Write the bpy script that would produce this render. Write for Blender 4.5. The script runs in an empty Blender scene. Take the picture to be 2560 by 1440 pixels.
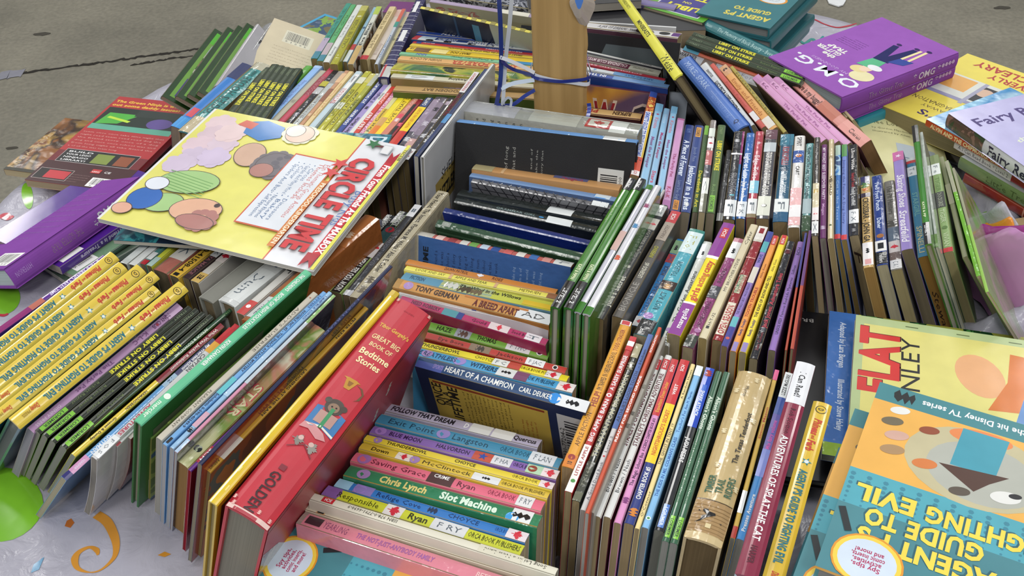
import bpy, bmesh, math, random
from mathutils import Vector, Matrix
random.seed(7)
PI = math.pi
SC = bpy.context.scene
COL = SC.collection

# ---------------------------------------------------------------- camera, world, lamps, exposure
F_PX, PITCH, ROLL, CAM_Z = 2537.0, math.radians(39.3), math.radians(-3.15), 1.514
cam = bpy.data.cameras.new('camera')
cam.sensor_width = 36.0
cam.lens = 36.0 * F_PX / 2560.0
cam.clip_start = 0.02
cam_ob = bpy.data.objects.new('camera', cam)
COL.objects.link(cam_ob)
cam_ob.location = (0, 0, CAM_Z)
cam_ob.rotation_euler = (Matrix.Rotation(PI / 2 - PITCH, 3, 'X') @ Matrix.Rotation(ROLL, 3, 'Z')).to_euler()
SC.camera = cam_ob
SC.view_settings.view_transform = 'Standard'
SC.view_settings.look = 'None'
SC.view_settings.gamma = 1.0
SC.view_settings.use_curve_mapping = False
SC.view_settings.exposure = -0.1

world = bpy.data.worlds.new('hall_light')
SC.world = world
world.use_nodes = True
bgn = world.node_tree.nodes['Background']
bgn.inputs['Color'].default_value = (0.80, 0.86, 0.95, 1)
bgn.inputs['Strength'].default_value = 0.42

def ceiling_lamp(x, y, z, sx, sy, power):
    l = bpy.data.lights.new('ceiling_lamp', 'AREA')
    l.shape = 'RECTANGLE'; l.size = sx; l.size_y = sy; l.energy = power
    l.color = (1.0, 0.985, 0.95)
    o = bpy.data.objects.new('ceiling_lamp', l)
    COL.objects.link(o); o.location = (x, y, z)
    return o
for lx in (-4.2, -1.4, 1.4, 4.2):
    for ly, pw in ((-3.0, 100), (1.0, 32), (4.4, 42), (7.7, 38)):
        ceiling_lamp(lx - 0.4, ly, 5.2, 0.5, 1.3, pw)

# ---------------------------------------------------------------- helpers
SP, CP = math.sin(PITCH), math.cos(PITCH)
SR, CR = math.sin(ROLL), math.cos(ROLL)
TZ = 0.752                                     # top of the cloth on the table
def ray(px, py):
    x, y = px - 1280, py - 720
    a, b = (CR * x + SR * y) / F_PX, (CR * y - SR * x) / F_PX
    return Vector((a, CP - b * SP, -SP - b * CP))
def at(px, py, z):                             # the point at height z that a place in the photograph shows
    d = ray(px, py)
    return Vector((0, 0, CAM_Z)) + d * ((z - CAM_Z) / d.z)
def atY(px, py, y):
    d = ray(px, py)
    return Vector((0, 0, CAM_Z)) + d * (y / d.y)
def proj(p):
    v = Vector(p) - Vector((0, 0, CAM_Z))
    zc = v.y * CP - v.z * SP
    up = v.y * SP + v.z * CP
    x, y = F_PX * v.x / zc, -F_PX * up / zc
    return (1280 + CR * x - SR * y, 720 + SR * x + CR * y)

def lin(c):
    return c / 12.92 if c <= 0.04045 else ((c + 0.055) / 1.055) ** 2.4
def rgb(h):
    h = h.lstrip('#')
    if len(h) == 3: h = ''.join(k * 2 for k in h)
    return tuple(lin(int(h[i:i + 2], 16) / 255) for i in (0, 2, 4)) + (1,)

MATS = {}
def mat(c, style='p'):
    """style: p printed card, w clear-wrapped card, m matt, g glossy laminate, c cloth binding"""
    if not isinstance(c, str): return c
    k = (c, style)
    if k in MATS: return MATS[k]
    m = bpy.data.materials.new('print_' + c.strip('#') + '_' + style); m.use_nodes = True
    nt = m.node_tree; b = nt.nodes['Principled BSDF']
    col = rgb(c)
    tc = nt.nodes.new('ShaderNodeTexCoord')
    nz = nt.nodes.new('ShaderNodeTexNoise'); nz.inputs['Scale'].default_value = 38; nz.inputs['Detail'].default_value = 4
    nt.links.new(tc.outputs['Object'], nz.inputs['Vector'])
    mx = nt.nodes.new('ShaderNodeMix'); mx.data_type = 'RGBA'
    mx.inputs['A'].default_value = tuple(v * 0.86 for v in col[:3]) + (1,)
    mx.inputs['B'].default_value = tuple(min(1, v * 1.1 + 0.004) for v in col[:3]) + (1,)
    nt.links.new(nz.outputs['Fac'], mx.inputs['Factor'])
    nt.links.new(mx.outputs['Result'], b.inputs['Base Color'])
    rough = {'p': 0.34, 'w': 0.16, 'm': 0.8, 'g': 0.2, 'c': 0.75}[style]
    b.inputs['Roughness'].default_value = rough
    b.inputs['Specular IOR Level'].default_value = 0.15 if style == 'm' else 0.45
    if style in 'wg':
        b.inputs['Coat Weight'].default_value = 0.5; b.inputs['Coat Roughness'].default_value = 0.08
    if style in 'wgc':
        n2 = nt.nodes.new('ShaderNodeTexNoise'); n2.inputs['Scale'].default_value = {'w': 45, 'g': 14, 'c': 900}[style]; n2.inputs['Detail'].default_value = 3
        nt.links.new(tc.outputs['Object'], n2.inputs['Vector'])
        bu = nt.nodes.new('ShaderNodeBump'); bu.inputs['Strength'].default_value = {'w': 0.5, 'g': 0.25, 'c': 0.3}[style]; bu.inputs['Distance'].default_value = 0.004 if style != 'c' else 0.0006
        nt.links.new(n2.outputs['Fac'], bu.inputs['Height']); nt.links.new(bu.outputs['Normal'], b.inputs['Normal'])
    MATS[k] = m
    return m

def art(cols, scale=30, seed=0, style='p', stretch=(1, 1, 1), sharp=True):
    """a printed picture: patches of several inks"""
    k = ('art', tuple(cols), scale, seed, style, stretch, sharp)
    if k in MATS: return MATS[k]
    m = bpy.data.materials.new('printed_picture'); m.use_nodes = True
    nt = m.node_tree; b = nt.nodes['Principled BSDF']
    tc = nt.nodes.new('ShaderNodeTexCoord'); mp = nt.nodes.new('ShaderNodeMapping')
    mp.inputs['Location'].default_value = (seed * 1.37, seed * 0.71, seed * 2.3); mp.inputs['Scale'].default_value = stretch
    nz = nt.nodes.new('ShaderNodeTexNoise'); nz.inputs['Scale'].default_value = scale; nz.inputs['Detail'].default_value = 3; nz.inputs['Distortion'].default_value = 0.8
    cr = nt.nodes.new('ShaderNodeValToRGB')
    cr.color_ramp.interpolation = 'CONSTANT' if sharp else 'LINEAR'
    n = len(cols); e = cr.color_ramp.elements
    for i, c in enumerate(cols):
        pos = 0.0 if i == 0 else 0.34 + 0.34 * i / n
        if i < 2: e[i].position = pos; e[i].color = rgb(c)
        else: q = e.new(pos); q.color = rgb(c)
    nt.links.new(tc.outputs['Object'], mp.inputs['Vector']); nt.links.new(mp.outputs['Vector'], nz.inputs['Vector'])
    nt.links.new(nz.outputs['Fac'], cr.inputs['Fac']); nt.links.new(cr.outputs['Color'], b.inputs['Base Color'])
    b.inputs['Roughness'].default_value = {'p': 0.34, 'w': 0.15, 'm': 0.8, 'g': 0.2}[style]
    if style in 'wg':
        b.inputs['Coat Weight'].default_value = 0.5; b.inputs['Coat Roughness'].default_value = 0.08
        n2 = nt.nodes.new('ShaderNodeTexNoise'); n2.inputs['Scale'].default_value = 40
        nt.links.new(tc.outputs['Object'], n2.inputs['Vector'])
        bu = nt.nodes.new('ShaderNodeBump'); bu.inputs['Strength'].default_value = 0.4; bu.inputs['Distance'].default_value = 0.004
        nt.links.new(n2.outputs['Fac'], bu.inputs['Height']); nt.links.new(bu.outputs['Normal'], b.inputs['Normal'])
    MATS[k] = m
    return m

def page_mat(c):
    k = ('page', c)
    if k in MATS: return MATS[k]
    m = bpy.data.materials.new('page_edges_' + c.strip('#')); m.use_nodes = True
    nt = m.node_tree; b = nt.nodes['Principled BSDF']
    tc = nt.nodes.new('ShaderNodeTexCoord'); mp = nt.nodes.new('ShaderNodeMapping')
    mp.inputs['Scale'].default_value = (4, 1500, 4)
    nz = nt.nodes.new('ShaderNodeTexNoise'); nz.inputs['Scale'].default_value = 1.0; nz.inputs['Detail'].default_value = 2
    nt.links.new(tc.outputs['Object'], mp.inputs['Vector']); nt.links.new(mp.outputs['Vector'], nz.inputs['Vector'])
    mx = nt.nodes.new('ShaderNodeMix'); mx.data_type = 'RGBA'; col = rgb(c)
    mx.inputs['A'].default_value = tuple(v * 0.55 for v in col[:3]) + (1,); mx.inputs['B'].default_value = tuple(min(1, v * 1.15) for v in col[:3]) + (1,)
    nt.links.new(nz.outputs['Fac'], mx.inputs['Factor']); nt.links.new(mx.outputs['Result'], b.inputs['Base Color'])
    b.inputs['Roughness'].default_value = 0.85; b.inputs['Specular IOR Level'].default_value = 0.1
    MATS[k] = m
    return m

# ---------------------------------------------------------------- lettering
GLYPH = {}
def load_glyphs():
    chars = ''.join(chr(i) for i in range(33, 127)) + '\u2022'
    tmp = []
    for bold in (0, 1, 2):
        for ch in chars:
            for s in (ch, ch + '.'):
                c = bpy.data.curves.new('glyph', 'FONT'); c.body = s; c.size = 1.0; c.resolution_u = 2 if bold else 1
                c.offset = (0.0, 0.022, 0.042)[bold]
                o = bpy.data.objects.new('glyph', c); COL.objects.link(o); tmp.append((bold, ch, s, o))
        c = bpy.data.curves.new('glyph', 'FONT'); c.body = 'n n'; o = bpy.data.objects.new('glyph', c); COL.objects.link(o); tmp.append((bold, ' ', 'x', o))
    bpy.context.view_layer.update()
    dg = bpy.context.evaluated_depsgraph_get()
    dot = {}
    raw = {}
    for bold, ch, s, o in tmp:
        me = o.evaluated_get(dg).to_mesh()
        vs = [(v.co.x, v.co.y) for v in me.vertices]
        if s == ch: raw[(bold, ch)] = (vs, [tuple(p.vertices) for p in me.polygons])
        mxx = max((v[0] for v in vs), default=0.0)
        if s == '.': dot[bold] = mxx
        elif s != ch: raw[(bold, ch, 'w')] = mxx
        o.evaluated_get(dg).to_mesh_clear()
    for (bold, ch) in [k for k in raw if len(k) == 2]:
        vs, fs = raw[(bold, ch)]
        adv = raw.get((bold, ch, 'w'), 0.5) - dot[bold]
        if ch != ' ': GLYPH[(bold, ch)] = (vs, fs, max(adv, 0.15) + (0.0, 0.015, 0.03)[bold])
    for bold in (0, 1, 2): GLYPH[(bold, ' ')] = ([], [], 0.30)
    for _, _, _, o in tmp:
        c = o.data; bpy.data.objects.remove(o); bpy.data.curves.remove(c)
load_glyphs()
def text_geo(s, bold=1, shear=0.0):
    """glyph outlines laid on a line from x = 0, cap height 0.73; returns verts, faces, width"""
    V, Fc, x = [], [], 0.0
    for ch in s:
        g = GLYPH.get((bold, ch)) or GLYPH[(bold, ' ')]
        n = len(V)
        V += [(a + x + shear * b, b) for a, b in g[0]]
        Fc += [tuple(i + n for i in f) for f in g[1]]
        x += g[2]
    return V, Fc, max(x, 0.01)

LEAF = [(0, 1), (.18, .62), (.38, .72), (.32, .32), (.62, .55), (.68, .38), (1, .42), (.9, .2), (1, .08), (.45, -.32), (.5, -.52), (.08, -.45), (.06, -1),
        (-.06, -1), (-.08, -.45), (-.5, -.52), (-.45, -.32), (-1, .08), (-.9, .2), (-1, .42), (-.68, .38), (-.62, .55), (-.32, .32), (-.38, .72), (-.18, .62)]
STAR = [(math.sin(i * PI / 5) * (1 if i % 2 == 0 else .42), math.cos(i * PI / 5) * (1 if i % 2 == 0 else .42)) for i in range(10)]
SCRIBBLE = [(-1, -.2), (-.8, .7), (-.5, .1), (-.2, .9), (.1, .2), (.45, .8), (.9, .3), (1, -.3), (.6, -.9), (.3, -.2), (-.1, -.9), (-.4, -.3), (-.8, -.8)]

class Mesher:
    """collects polygons with their materials into one mesh"""
    def __init__(s): s.V = []; s.F = []; s.M = []; s.mats = []
    def mi(s, m):
        if m not in s.mats: s.mats.append(m)
        return s.mats.index(m)
    def add(s, vs, fs, m):
        n = len(s.V); k = s.mi(m)
        s.V += [tuple(v) for v in vs]
        for f in fs: s.F.append(tuple(i + n for i in f)); s.M.append(k)
    def box(s, lo, hi, m):
        x0, y0, z0 = lo; x1, y1, z1 = hi
        s.add([(x0, y0, z0), (x1, y0, z0), (x1, y1, z0), (x0, y1, z0), (x0, y0, z1), (x1, y0, z1), (x1, y1, z1), (x0, y1, z1)],
              [(0, 3, 2, 1), (4, 5, 6, 7), (0, 1, 5, 4), (1, 2, 6, 5), (2, 3, 7, 6), (3, 0, 4, 7)], m)
    def obj(s, name, parent=None, fn=None, smooth=False):
        me = bpy.data.meshes.new(name)
        V = [fn(v) for v in s.V] if fn else s.V
        me.from_pydata(V, [], s.F)
        for m in s.mats: me.materials.append(m)
        me.polygons.foreach_set('material_index', s.M)
        if smooth: me.polygons.foreach_set('use_smooth', [True] * len(me.polygons))
        me.update()
        o = bpy.data.objects.new(name, me); COL.objects.link(o)
        if parent is not None: o.parent = parent
        return o

def empty(name, label, cat, group=None, M=None):
    o = bpy.data.objects.new(name, None); COL.objects.link(o)
    o.empty_display_size = 0.02
    if M is not None: o.matrix_world = M
    o['label'] = label; o['category'] = cat
    if group: o['group'] = group
    return o
def tag(o, label, cat, group=None):
    o['label'] = label; o['category'] = cat
    if group: o['group'] = group
    return o
def struct(o):
    o['kind'] = 'structure'; return o

# ---------------------------------------------------------------- books
PAGES = '#a8957a'
LOG = []
class Book:
    """local frame: X runs down the spine from head (0) to foot (L), Y is the thickness with the front cover at +T/2,
    Z the width with the fore edge at 0 and the spine at W"""
    def __init__(s, L, W, T, col, hc=False, style='p', pages=None, bulge=None, bend=0.0, fcol=None, bcol=None, name=None):
        s.L, s.W, s.T = L, W, T
        s.hc, s.style = hc, style
        s.tc = min(0.0024, T * 0.22) if hc else 0.0004
        s.bulge = bulge if bulge is not None else (T * 0.10 if hc else min(0.0010, T * 0.05))
        s.bend = bend
        s.cm, s.pm = Mesher(), Mesher()
        s.parts = []
        s.name = name or ('hardcover_book' if hc else 'paperback')
        M = mat(col, style); MF = mat(fcol or col, style); MB_ = mat(bcol or fcol or col, style)
        s.pages = page_mat(pages or PAGES)
        # outline of the cover across the book: fore edge of back board, up, over the spine, down the front board
        h = T / 2; r = min(0.0016, h * 0.5)
        nz = 7 if bend else 2
        side = [(-h, W * i / (nz - 1) * 0.985) for i in range(nz)]
        ny = 9 if s.bulge > 0.0012 else 5
        top = [(-h + 2 * h * i / (ny - 1), s.sz(-h + 2 * h * i / (ny - 1))) for i in range(ny)]
        out = side[:-1] + [(-h, W - r)] + [(y * (1 - r * .55 / h), z) for y, z in top] + [(h, W - r)] + [(-a, b) for a, b in side[:-1]][::-1]
        inn = []
        for y, z in out:
            yy = max(-h + s.tc, min(h - s.tc, y)); zz = z if z < W - r - 1e-6 else min(z, W - s.tc) - (0 if abs(yy) < h - s.tc - 1e-6 else 0)
            if z > W - r - 1e-6: zz = min(z - s.tc, W - s.tc)
            inn.append((yy, zz))
        n = len(out)
        for seg in range(n - 1):
            a, b = out[seg], out[seg + 1]; c, d = inn[seg], inn[seg + 1]
            mm = M
            if a[1] < W - r + 1e-6 and b[1] < W - r + 1e-6: mm = MB_ if a[0] < 0 else MF
            s.cm.add([(0, *a), (L, *a), (L, *b), (0, *b)], [(0, 1, 2, 3)], mm)
            inside = mat('#cfc8b8', 'm') if not hc else mm
            s.cm.add([(0, *c), (L, *c), (L, *d), (0, *d)], [(3, 2, 1, 0)], inside)
            for x, fl in ((0, 0), (L, 1)):
                q = [(x, *a), (x, *b), (x, *d), (x, *c)]
                s.cm.add(q, [(0, 1, 2, 3) if not fl else (3, 2, 1, 0)], mm)
        for y0, y1, mm in ((-h, -h + s.tc, MB_), (h - s.tc, h, MF)):
            s.cm.add([(0, y0, 0), (L, y0, 0), (L, y1, 0), (0, y1, 0)], [(0, 3, 2, 1)], mm)
        ins = 0.003 if hc else 0.0003
        zt = W - (0.003 if hc else s.tc) - 0.0002
        y = h - s.tc - 0.00005
        nzp = 7 if bend else 2
        zs = [ins + (zt - ins) * i / (nzp - 1) for i in range(nzp)]
        for i in range(nzp - 1):
            z0, z1 = zs[i], zs[i + 1]; x0, x1 = ins, L - ins
            s.pm.add([(x0, -y, z0), (x1, -y, z0), (x1, y, z0), (x0, y, z0), (x0, -y, z1), (x1, -y, z1), (x1, y, z1), (x0, y, z1)],
                     [(0, 1, 5, 4), (1, 2, 6, 5), (2, 3, 7, 6), (3, 0, 4, 7)] + ([(0, 3, 2, 1)] if i == 0 else []) + ([(4, 5, 6, 7)] if i == nzp - 2 else []), s.pages)
        s.lay = 0
    def sz(s, y):
        h = s.T / 2
        return s.W + s.bulge * (math.sqrt(max(0, 1 - (y / h) ** 2 * 0.96)) - 1) if h > 0 else s.W
    # --- spine decoration. a, b run 0..1 from head to foot, v from -1 (back) to +1 (front)
    def sp(s, x, y): return (x, y, s.sz(y) + 0.00010 + s.lay * 0.00003)
    def band(s, a, b, c, v0=-1, v1=1, style=None, tgt=None):
        s.lay += 1; h = s.T / 2 * 0.975; ny = 6 if s.bulge > 0.0008 else 3
        m = mat(c, style or s.style); k = tgt or s.cm
        ys = [h * (v0 + (v1 - v0) * i / (ny - 1)) for i in range(ny)]
        vs = [s.sp(x * s.L, y) for y in ys for x in (a, b)]
        k.add(vs, [(2 * i, 2 * i + 1, 2 * i + 3, 2 * i + 2) if b > a else (2 * i, 2 * i + 2, 2 * i + 3, 2 * i + 1) for i in range(ny - 1)], m)
    def edge(s, c, wdt=0.12):
        s.band(0.003, 0.997, c, -1, -1 + 2 * wdt); s.band(0.003, 0.997, c, 1 - 2 * wdt, 1)
    def shape(s, pts, a, v, ra, c, rv=None, rot=0, tgt=None, style=None):
        """pts in a -1..1 box, ra/rv are half sizes as shares of the thickness"""
        s.lay += 1; rv = rv or ra; k = tgt or s.cm
        vs = []
        for px, py in pts:
            qx, qy = px * ra * s.T, py * rv * s.T
            x = a * s.L + qx * math.cos(rot) - qy * math.sin(rot); y = v * s.T / 2 + qx * math.sin(rot) + qy * math.cos(rot)
            vs.append(s.sp(x, max(-s.T / 2, min(s.T / 2, y))))
        k.add(vs, [tuple(range(len(vs)))], mat(c, style or s.style))
    def dot(s, a, c, r=0.4, v=0, rv=None, tgt=None):
        s.shape([(math.cos(t * PI / 10), math.sin(t * PI / 10)) for t in range(20)], a, v, r, c, rv, tgt=tgt)
    def text(s, st, a, b, c, h=0.55, v=0.0, bold=1, shear=0.0, tgt=None):
        s.lay += 1
        V, Fc, wd = text_geo(st, bold, shear)
        ln = (b - a) * s.L; sx = ln / wd; sgn = 1 if ln > 0 else -1
        sy = h * s.T / 0.73 * sgn
        y0 = v * s.T / 2 - 0.365 * sy
        hh = s.T / 2 * 0.97
        vs = [s.sp(a * s.L + x * sx, max(-hh, min(hh, y0 + y * sy))) for x, y in V]
        (tgt or s.cm).add(vs, Fc, mat(c, 'p'))
    def vtext(s, st, a, c, h, wv, bold=1):
        """a short line lying across the spine, centred at a; h its cap height as a share of the length"""
        s.lay += 1
        V, Fc, wd = text_geo(st, bold)
        sx = wv * s.T / wd; sy = h * s.L / 0.73
        vs = [s.sp(a * s.L - y * sy, -wv * s.T / 2 + x * sx) for x, y in V]
        s.cm.add(vs, Fc, mat(c, 'p'))
    def sticker(s, a, b, c='#e4e6e4', txt=None, tc='#55606a', wrap=0.0, marks=()):
        k = Mesher(); s.band(a, b, c, tgt=k, style='g')
        if txt: s.text(txt, a + (b - a) * .15, a + (b - a) * .85, tc, 0.5, tgt=k, bold=0)
        for q in marks:
            if q[0] == 'leaf': s.shape(LEAF, (a + b) / 2 + q[2], 0, q[1], '#c8283a', tgt=k, rot=-PI / 2)
            if q[0] == 'ink': s.shape(SCRIBBLE, (a + b) / 2 + q[2], 0, q[1], '#0e0e12', q[1] * .55, tgt=k)
        s.parts.append(('sticker', k, None))
    def endtext(s, st, z1, z0, h, c='#33231a', y=0.0):
        """felt-pen letters on the page edges at the foot, reading downward"""
        V, Fc, wd = text_geo(st, 0, .2); sx = (z1 - z0) * s.W / wd; sy = h * s.T / .73
        s.pm.add([(s.L + .0004, y * s.T - .365 * sy + b * sy, z1 * s.W - a * sx) for a, b in V], Fc, mat(c, 'm'))
    # --- cover decoration in reading coordinates: p 0..1 to the reader's right, q 0..1 up
    def fp(s, side, p, q):
        o = 0.00012 + s.lay * 0.000015
        if side > 0: return (s.L - q, s.T / 2 + o, s.W - p)
        return (s.L - q, -s.T / 2 - o, p)
    def fpoly(s, side, pts, c, style=None, tgt=None):
        s.lay += 1
        pp = [(min(1, max(0, p)) * s.W, min(1, max(0, q)) * s.L) for p, q in pts]
        f = tuple(range(len(pp)))
        (tgt or s.cm).add([s.fp(side, *v) for v in pp], [f], mat(c, style or s.style))
    def frect(s, side, p0, q0, p1, q1, c, style=None, n=1, tgt=None):
        if not s.bend: s.fpoly(side, [(p0, q0), (p1, q0), (p1, q1), (p0, q1)], c, style, tgt); return
        s.lay += 1; n = 7; vs = []; p0, p1, q0, q1 = p0 * s.W, p1 * s.W, q0 * s.L, q1 * s.L
        for i in range(n): vs += [s.fp(side, p0 + (p1 - p0) * i / (n - 1), q0), s.fp(side, p0 + (p1 - p0) * i / (n - 1), q1)]
        (tgt or s.cm).add(vs, [(2 * i, 2 * i + 2, 2 * i + 3, 2 * i + 1) for i in range(n - 1)], mat(c, style or s.style))
    def fell(s, side, p, q, rp, rq, c, rot=0, style=None, n=24, tgt=None):
        k = s.W / s.L
        s.fpoly(side, [(p + (rp * math.cos(t) * math.cos(rot) - rq * math.sin(t) * math.sin(rot)), q + (rp * math.cos(t) * math.sin(rot) + rq * math.sin(t) * math.cos(rot)) * k)
                       for t in (2 * PI * i / n for i in range(n))], c, style, tgt)
    def fshape(s, side, pts, p, q, r, c, rot=0, ry=None, tgt=None):
        k = s.W / s.L; ry = ry or r
        s.fpoly(side, [(p + (x * r * math.cos(rot) - y * ry * math.sin(rot)), q + (x * r * math.sin(rot) + y * ry * math.cos(rot)) * k) for x, y in pts], c, None, tgt)
    def ftext(s, side, st, p, q, wd, c, h=None, rot=0.0, bold=1, shear=0.0, center=False, tgt=None, arc=0.0):
        """wd: width of the line as a share of W; h: cap height share of W (natural when None)"""
        s.lay += 1
        V, Fc, w0 = text_geo(st, bold, shear)
        sx = wd * s.W / w0; sy = sx if h is None else h * s.W / 0.73
        cr, sr = math.cos(rot), math.sin(rot)
        px, qy = p * s.W, q * s.L
        if center: px -= cr * wd * s.W / 2; qy -= sr * wd * s.W / 2
        vs = []
        for x, y in V:
            X, Y = x * sx, y * sy
            if arc: Y += arc * s.W * (1 - (2 * x / w0 - 1) ** 2)
            a_, b_ = px + X * cr - Y * sr, qy + X * sr + Y * cr
            vs.append(s.fp(side, min(s.W, max(0, a_)), min(s.L, max(0, b_))))
        (tgt or s.cm).add(vs, Fc, mat(c, 'p'))
    def flines(s, side, p0, q0, p1, q1, n, c, h=0.35, seed=1):
        """a block of small print"""
        rnd = random.Random(seed); dq = (q1 - q0) / n
        words = 'the and of all a team that dog girl time from friend work once was night read long story school take world'.split()
        for i in range(n):
            t = ' '.join(rnd.choice(words) for _ in range(7)); e = p1 if i < n - 1 else p0 + (p1 - p0) * .6
            s.lay -= 1
            V, Fc, w0 = text_geo(t, 0)
            s.lay += 1
            sx = (e - p0) * s.W / w0; sy = dq * s.L * h / .73
            yy = (q1 - dq * (i + .8)) * s.L
            s.cm.add([s.fp(side, p0 * s.W + x * sx, yy + y * sy) for x, y in V], Fc, mat(c, 'p'))
    def barcode(s, side, p0, q0, p1, q1, seed=1, c='#e9e9e6', num='5 1 2 9 5'):
        s.frect(side, p0, q0, p1, q1, c); s.lay += 1
        rnd = random.Random(seed); x = p0 + (p1 - p0) * .07; lay = s.lay
        k = mat('#15151a')
        while x < p1 - (p1 - p0) * .12:
            w = (p1 - p0) * rnd.choice((.008, .014, .022)); q = q0 + (q1 - q0) * .24
            s.cm.add([s.fp(side, a * s.W, b * s.L) for a, b in ((x, q), (x + w, q), (x + w, q1 - (q1 - q0) * .1), (x, q1 - (q1 - q0) * .1))], [(0, 1, 2, 3)], k)
            x += w + (p1 - p0) * rnd.choice((.01, .016, .024))
        s.ftext(side, num, p0 + (p1 - p0) * .1, q0 + (q1 - q0) * .06, (p1 - p0) * .78, '#15151a', h=(q1 - q0) * s.L / s.W * .13, bold=0)
    def make(s, M, label, group, cat='book'):
        root = empty(s.name, label, cat, group, M)
        B, W = s.bend, s.W
        fn = (lambda v: (v[0], v[1] + B * (1 - min(1, max(0, v[2] / W))) ** 2, v[2])) if B else None
        s.cm.obj('cover', root, fn)
        s.pm.obj('page_block', root, fn)
        for nm, k, lb in s.parts:
            o = k.obj(nm, root, fn)
            if lb: o['label'] = lb
        return root

def frame(s3, u, lean):
    """right-handed frame with X along u; the spine leans by `lean` degrees towards the picture's right or the viewer"""
    u = u.normalized(); zh = Vector((0, 0, 1)); z0 = (zh - u * zh.dot(u)).normalized()
    h = u.cross(z0); h.normalize()
    if abs(h.x) > abs(h.y) * 0.45:
        if h.x < 0: h = -h
    elif h.y > 0: h = -h
    a = math.radians(lean)
    Z = (z0 * math.cos(a) + h * math.sin(a)).normalized()
    Y = Z.cross(u).normalized()
    return u, Y, Z
def lean_from(s, e, z, near, b):
    """the lean at which the short edge of the book runs through the place b in the photograph"""
    S, E = at(*s, z), at(*e, z); u = (E - S)
    N = S if near == 's' else E; n = proj(N)
    want = math.atan2(b[1] - n[1], b[0] - n[0]); best = (9, 0)
    for k in range(-160, 161):
        lean = k * 0.5
        _, _, Z = frame(S, u, lean); q = proj(N - Z * 0.08)
        d = abs((math.atan2(q[1] - n[1], q[0] - n[0]) - want + PI) % (2 * PI) - PI)
        if d < best[0]: best = (d, lean)
    return best[1]
def book(s, e, w, col, label, group=None, deco=None, ratio=0.64, lean=0.0, b=None, near=None, lift=0.0, L=None, anchor='s', W=None, dz=(0, 0), T=None, solve=False, **kw):
    """s, e: head and foot of the spine's centre line as the photograph shows them; w: how thick it looks there"""
    if near is None: near = 's' if s[1] > e[1] else 'e'
    T0 = T; z = TZ + 0.11 + lift
    for _ in range(12):
        S, E = at(*s, z + dz[0]), at(*e, z + dz[1])
        LL = (E - S).length if L is None else L
        WW = W or ratio * LL
        if b: lean = lean_from(s, e, z, near, b)
        mid = ((s[0] + e[0]) / 2, (s[1] + e[1]) / 2); dx, dy = e[0] - s[0], e[1] - s[1]; d = math.hypot(dx, dy)
        nx, ny = -dy / d * w / 2, dx / d * w / 2
        u, Y, Z = frame(S, E - S, lean)
        # the thickness that spans w pixels across the spine
        Mid = (S + E) / 2; p0 = proj(Mid); p1 = proj(Mid + Y * 0.01)
        ex, ey = p1[0] - p0[0], p1[1] - p0[1]
        if T0 is None: T = min(.04 if w < 60 else .07, 0.01 * w / max(0.2, abs(ex * -dy / d + ey * dx / d)))
        z = TZ + lift + WW * abs(Z.z) + T / 2 * abs(Y.z)
    if L is not None:
        if anchor == 's': E = S + u * L
        else: S = E - u * L
    if solve: return S, E, u, Y, Z, WW, T
    bk = Book((E - S).length, WW, T, col, **kw)
    if deco: deco(bk)
    M = Matrix((u, Y, Z)).transposed().to_4x4(); M.translation = S - Z * WW
    LOG.append((label[:40], round(bk.L * 1000), round(WW * 1000), round(T * 1000), round(lean, 1), round(z, 3)))
    return bk.make(M, label, group)
def flat(O, R, U, z, T, col, label, group=None, deco=None, up='f', cat='book', **kw):
    """a book lying on its side. O, R, U: the reader's bottom-left, bottom-right and top-left corners of the upper cover"""
    zo, zr, zu = (z, z, z) if not isinstance(z, tuple) else z
    o, r, t = at(*O, zo), at(*R, zr), at(*U, zu)
    ctr = (r + t) / 2
    right = (r - o); W = right.length; right.normalize()
    upv = t - o; L = upv.length; upv.normalize()
    n = right.cross(upv).normalized(); q1 = (right + upv).normalized(); q2 = n.cross(q1)
    right = (q1 - q2).normalized(); upv = (q1 + q2).normalized(); o = ctr - right * W / 2 - upv * L / 2
    X = -upv
    if up == 'f': Z, Y = -right, n; loc = o - X * L - Y * T / 2 - Z * W
    else: Z, Y = right, -n; loc = o - X * L + Y * T / 2
    bk = Book(L, W, T, col, **kw)
    if deco: deco(bk)
    M = Matrix((X, Y, Z)).transposed().to_4x4(); M.translation = loc
    LOG.append(('FLAT ' + label[:34], round(L * 1000), round(W * 1000), round(T * 1000)))
    return bk.make(M, label, group, cat)

def flat2(px, which, toright, toup, W, L, z, T, col, label, group=None, deco=None, up='f', cat='book', tilt=(0, 0), prim='right', **kw):
    """a lying book of known size: one corner of its upper cover, and places its reading-right and reading-up directions point at"""
    P = at(*px, z); r = at(*toright, z) - P; r.normalize(); u = at(*toup, z) - P
    if prim == 'up': u.normalize(); r = (r - u * r.dot(u)).normalized()
    else: u = (u - r * u.dot(r)).normalized()
    r = (r + Vector((0, 0, tilt[0]))).normalized(); u = u + Vector((0, 0, tilt[1])); u = (u - r * u.dot(r)).normalized()
    O = {'O': P, 'R': P - r * W, 'U': P - u * L, 'T': P - r * W - u * L}[which]
    n = r.cross(u)
    if n.z < 0: raise ValueError('mirrored ' + label)
    X = -u
    if up == 'f': Z, Y = -r, n; loc = O - X * L - Y * T / 2 - Z * W
    else: Z, Y = r, -n; loc = O - X * L + Y * T / 2
    bk = Book(L, W, T, col, **kw)
    if deco: deco(bk)
    M = Matrix((X, Y, Z)).transposed().to_4x4(); M.translation = loc
    return bk.make(M, label, group, cat)
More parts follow.
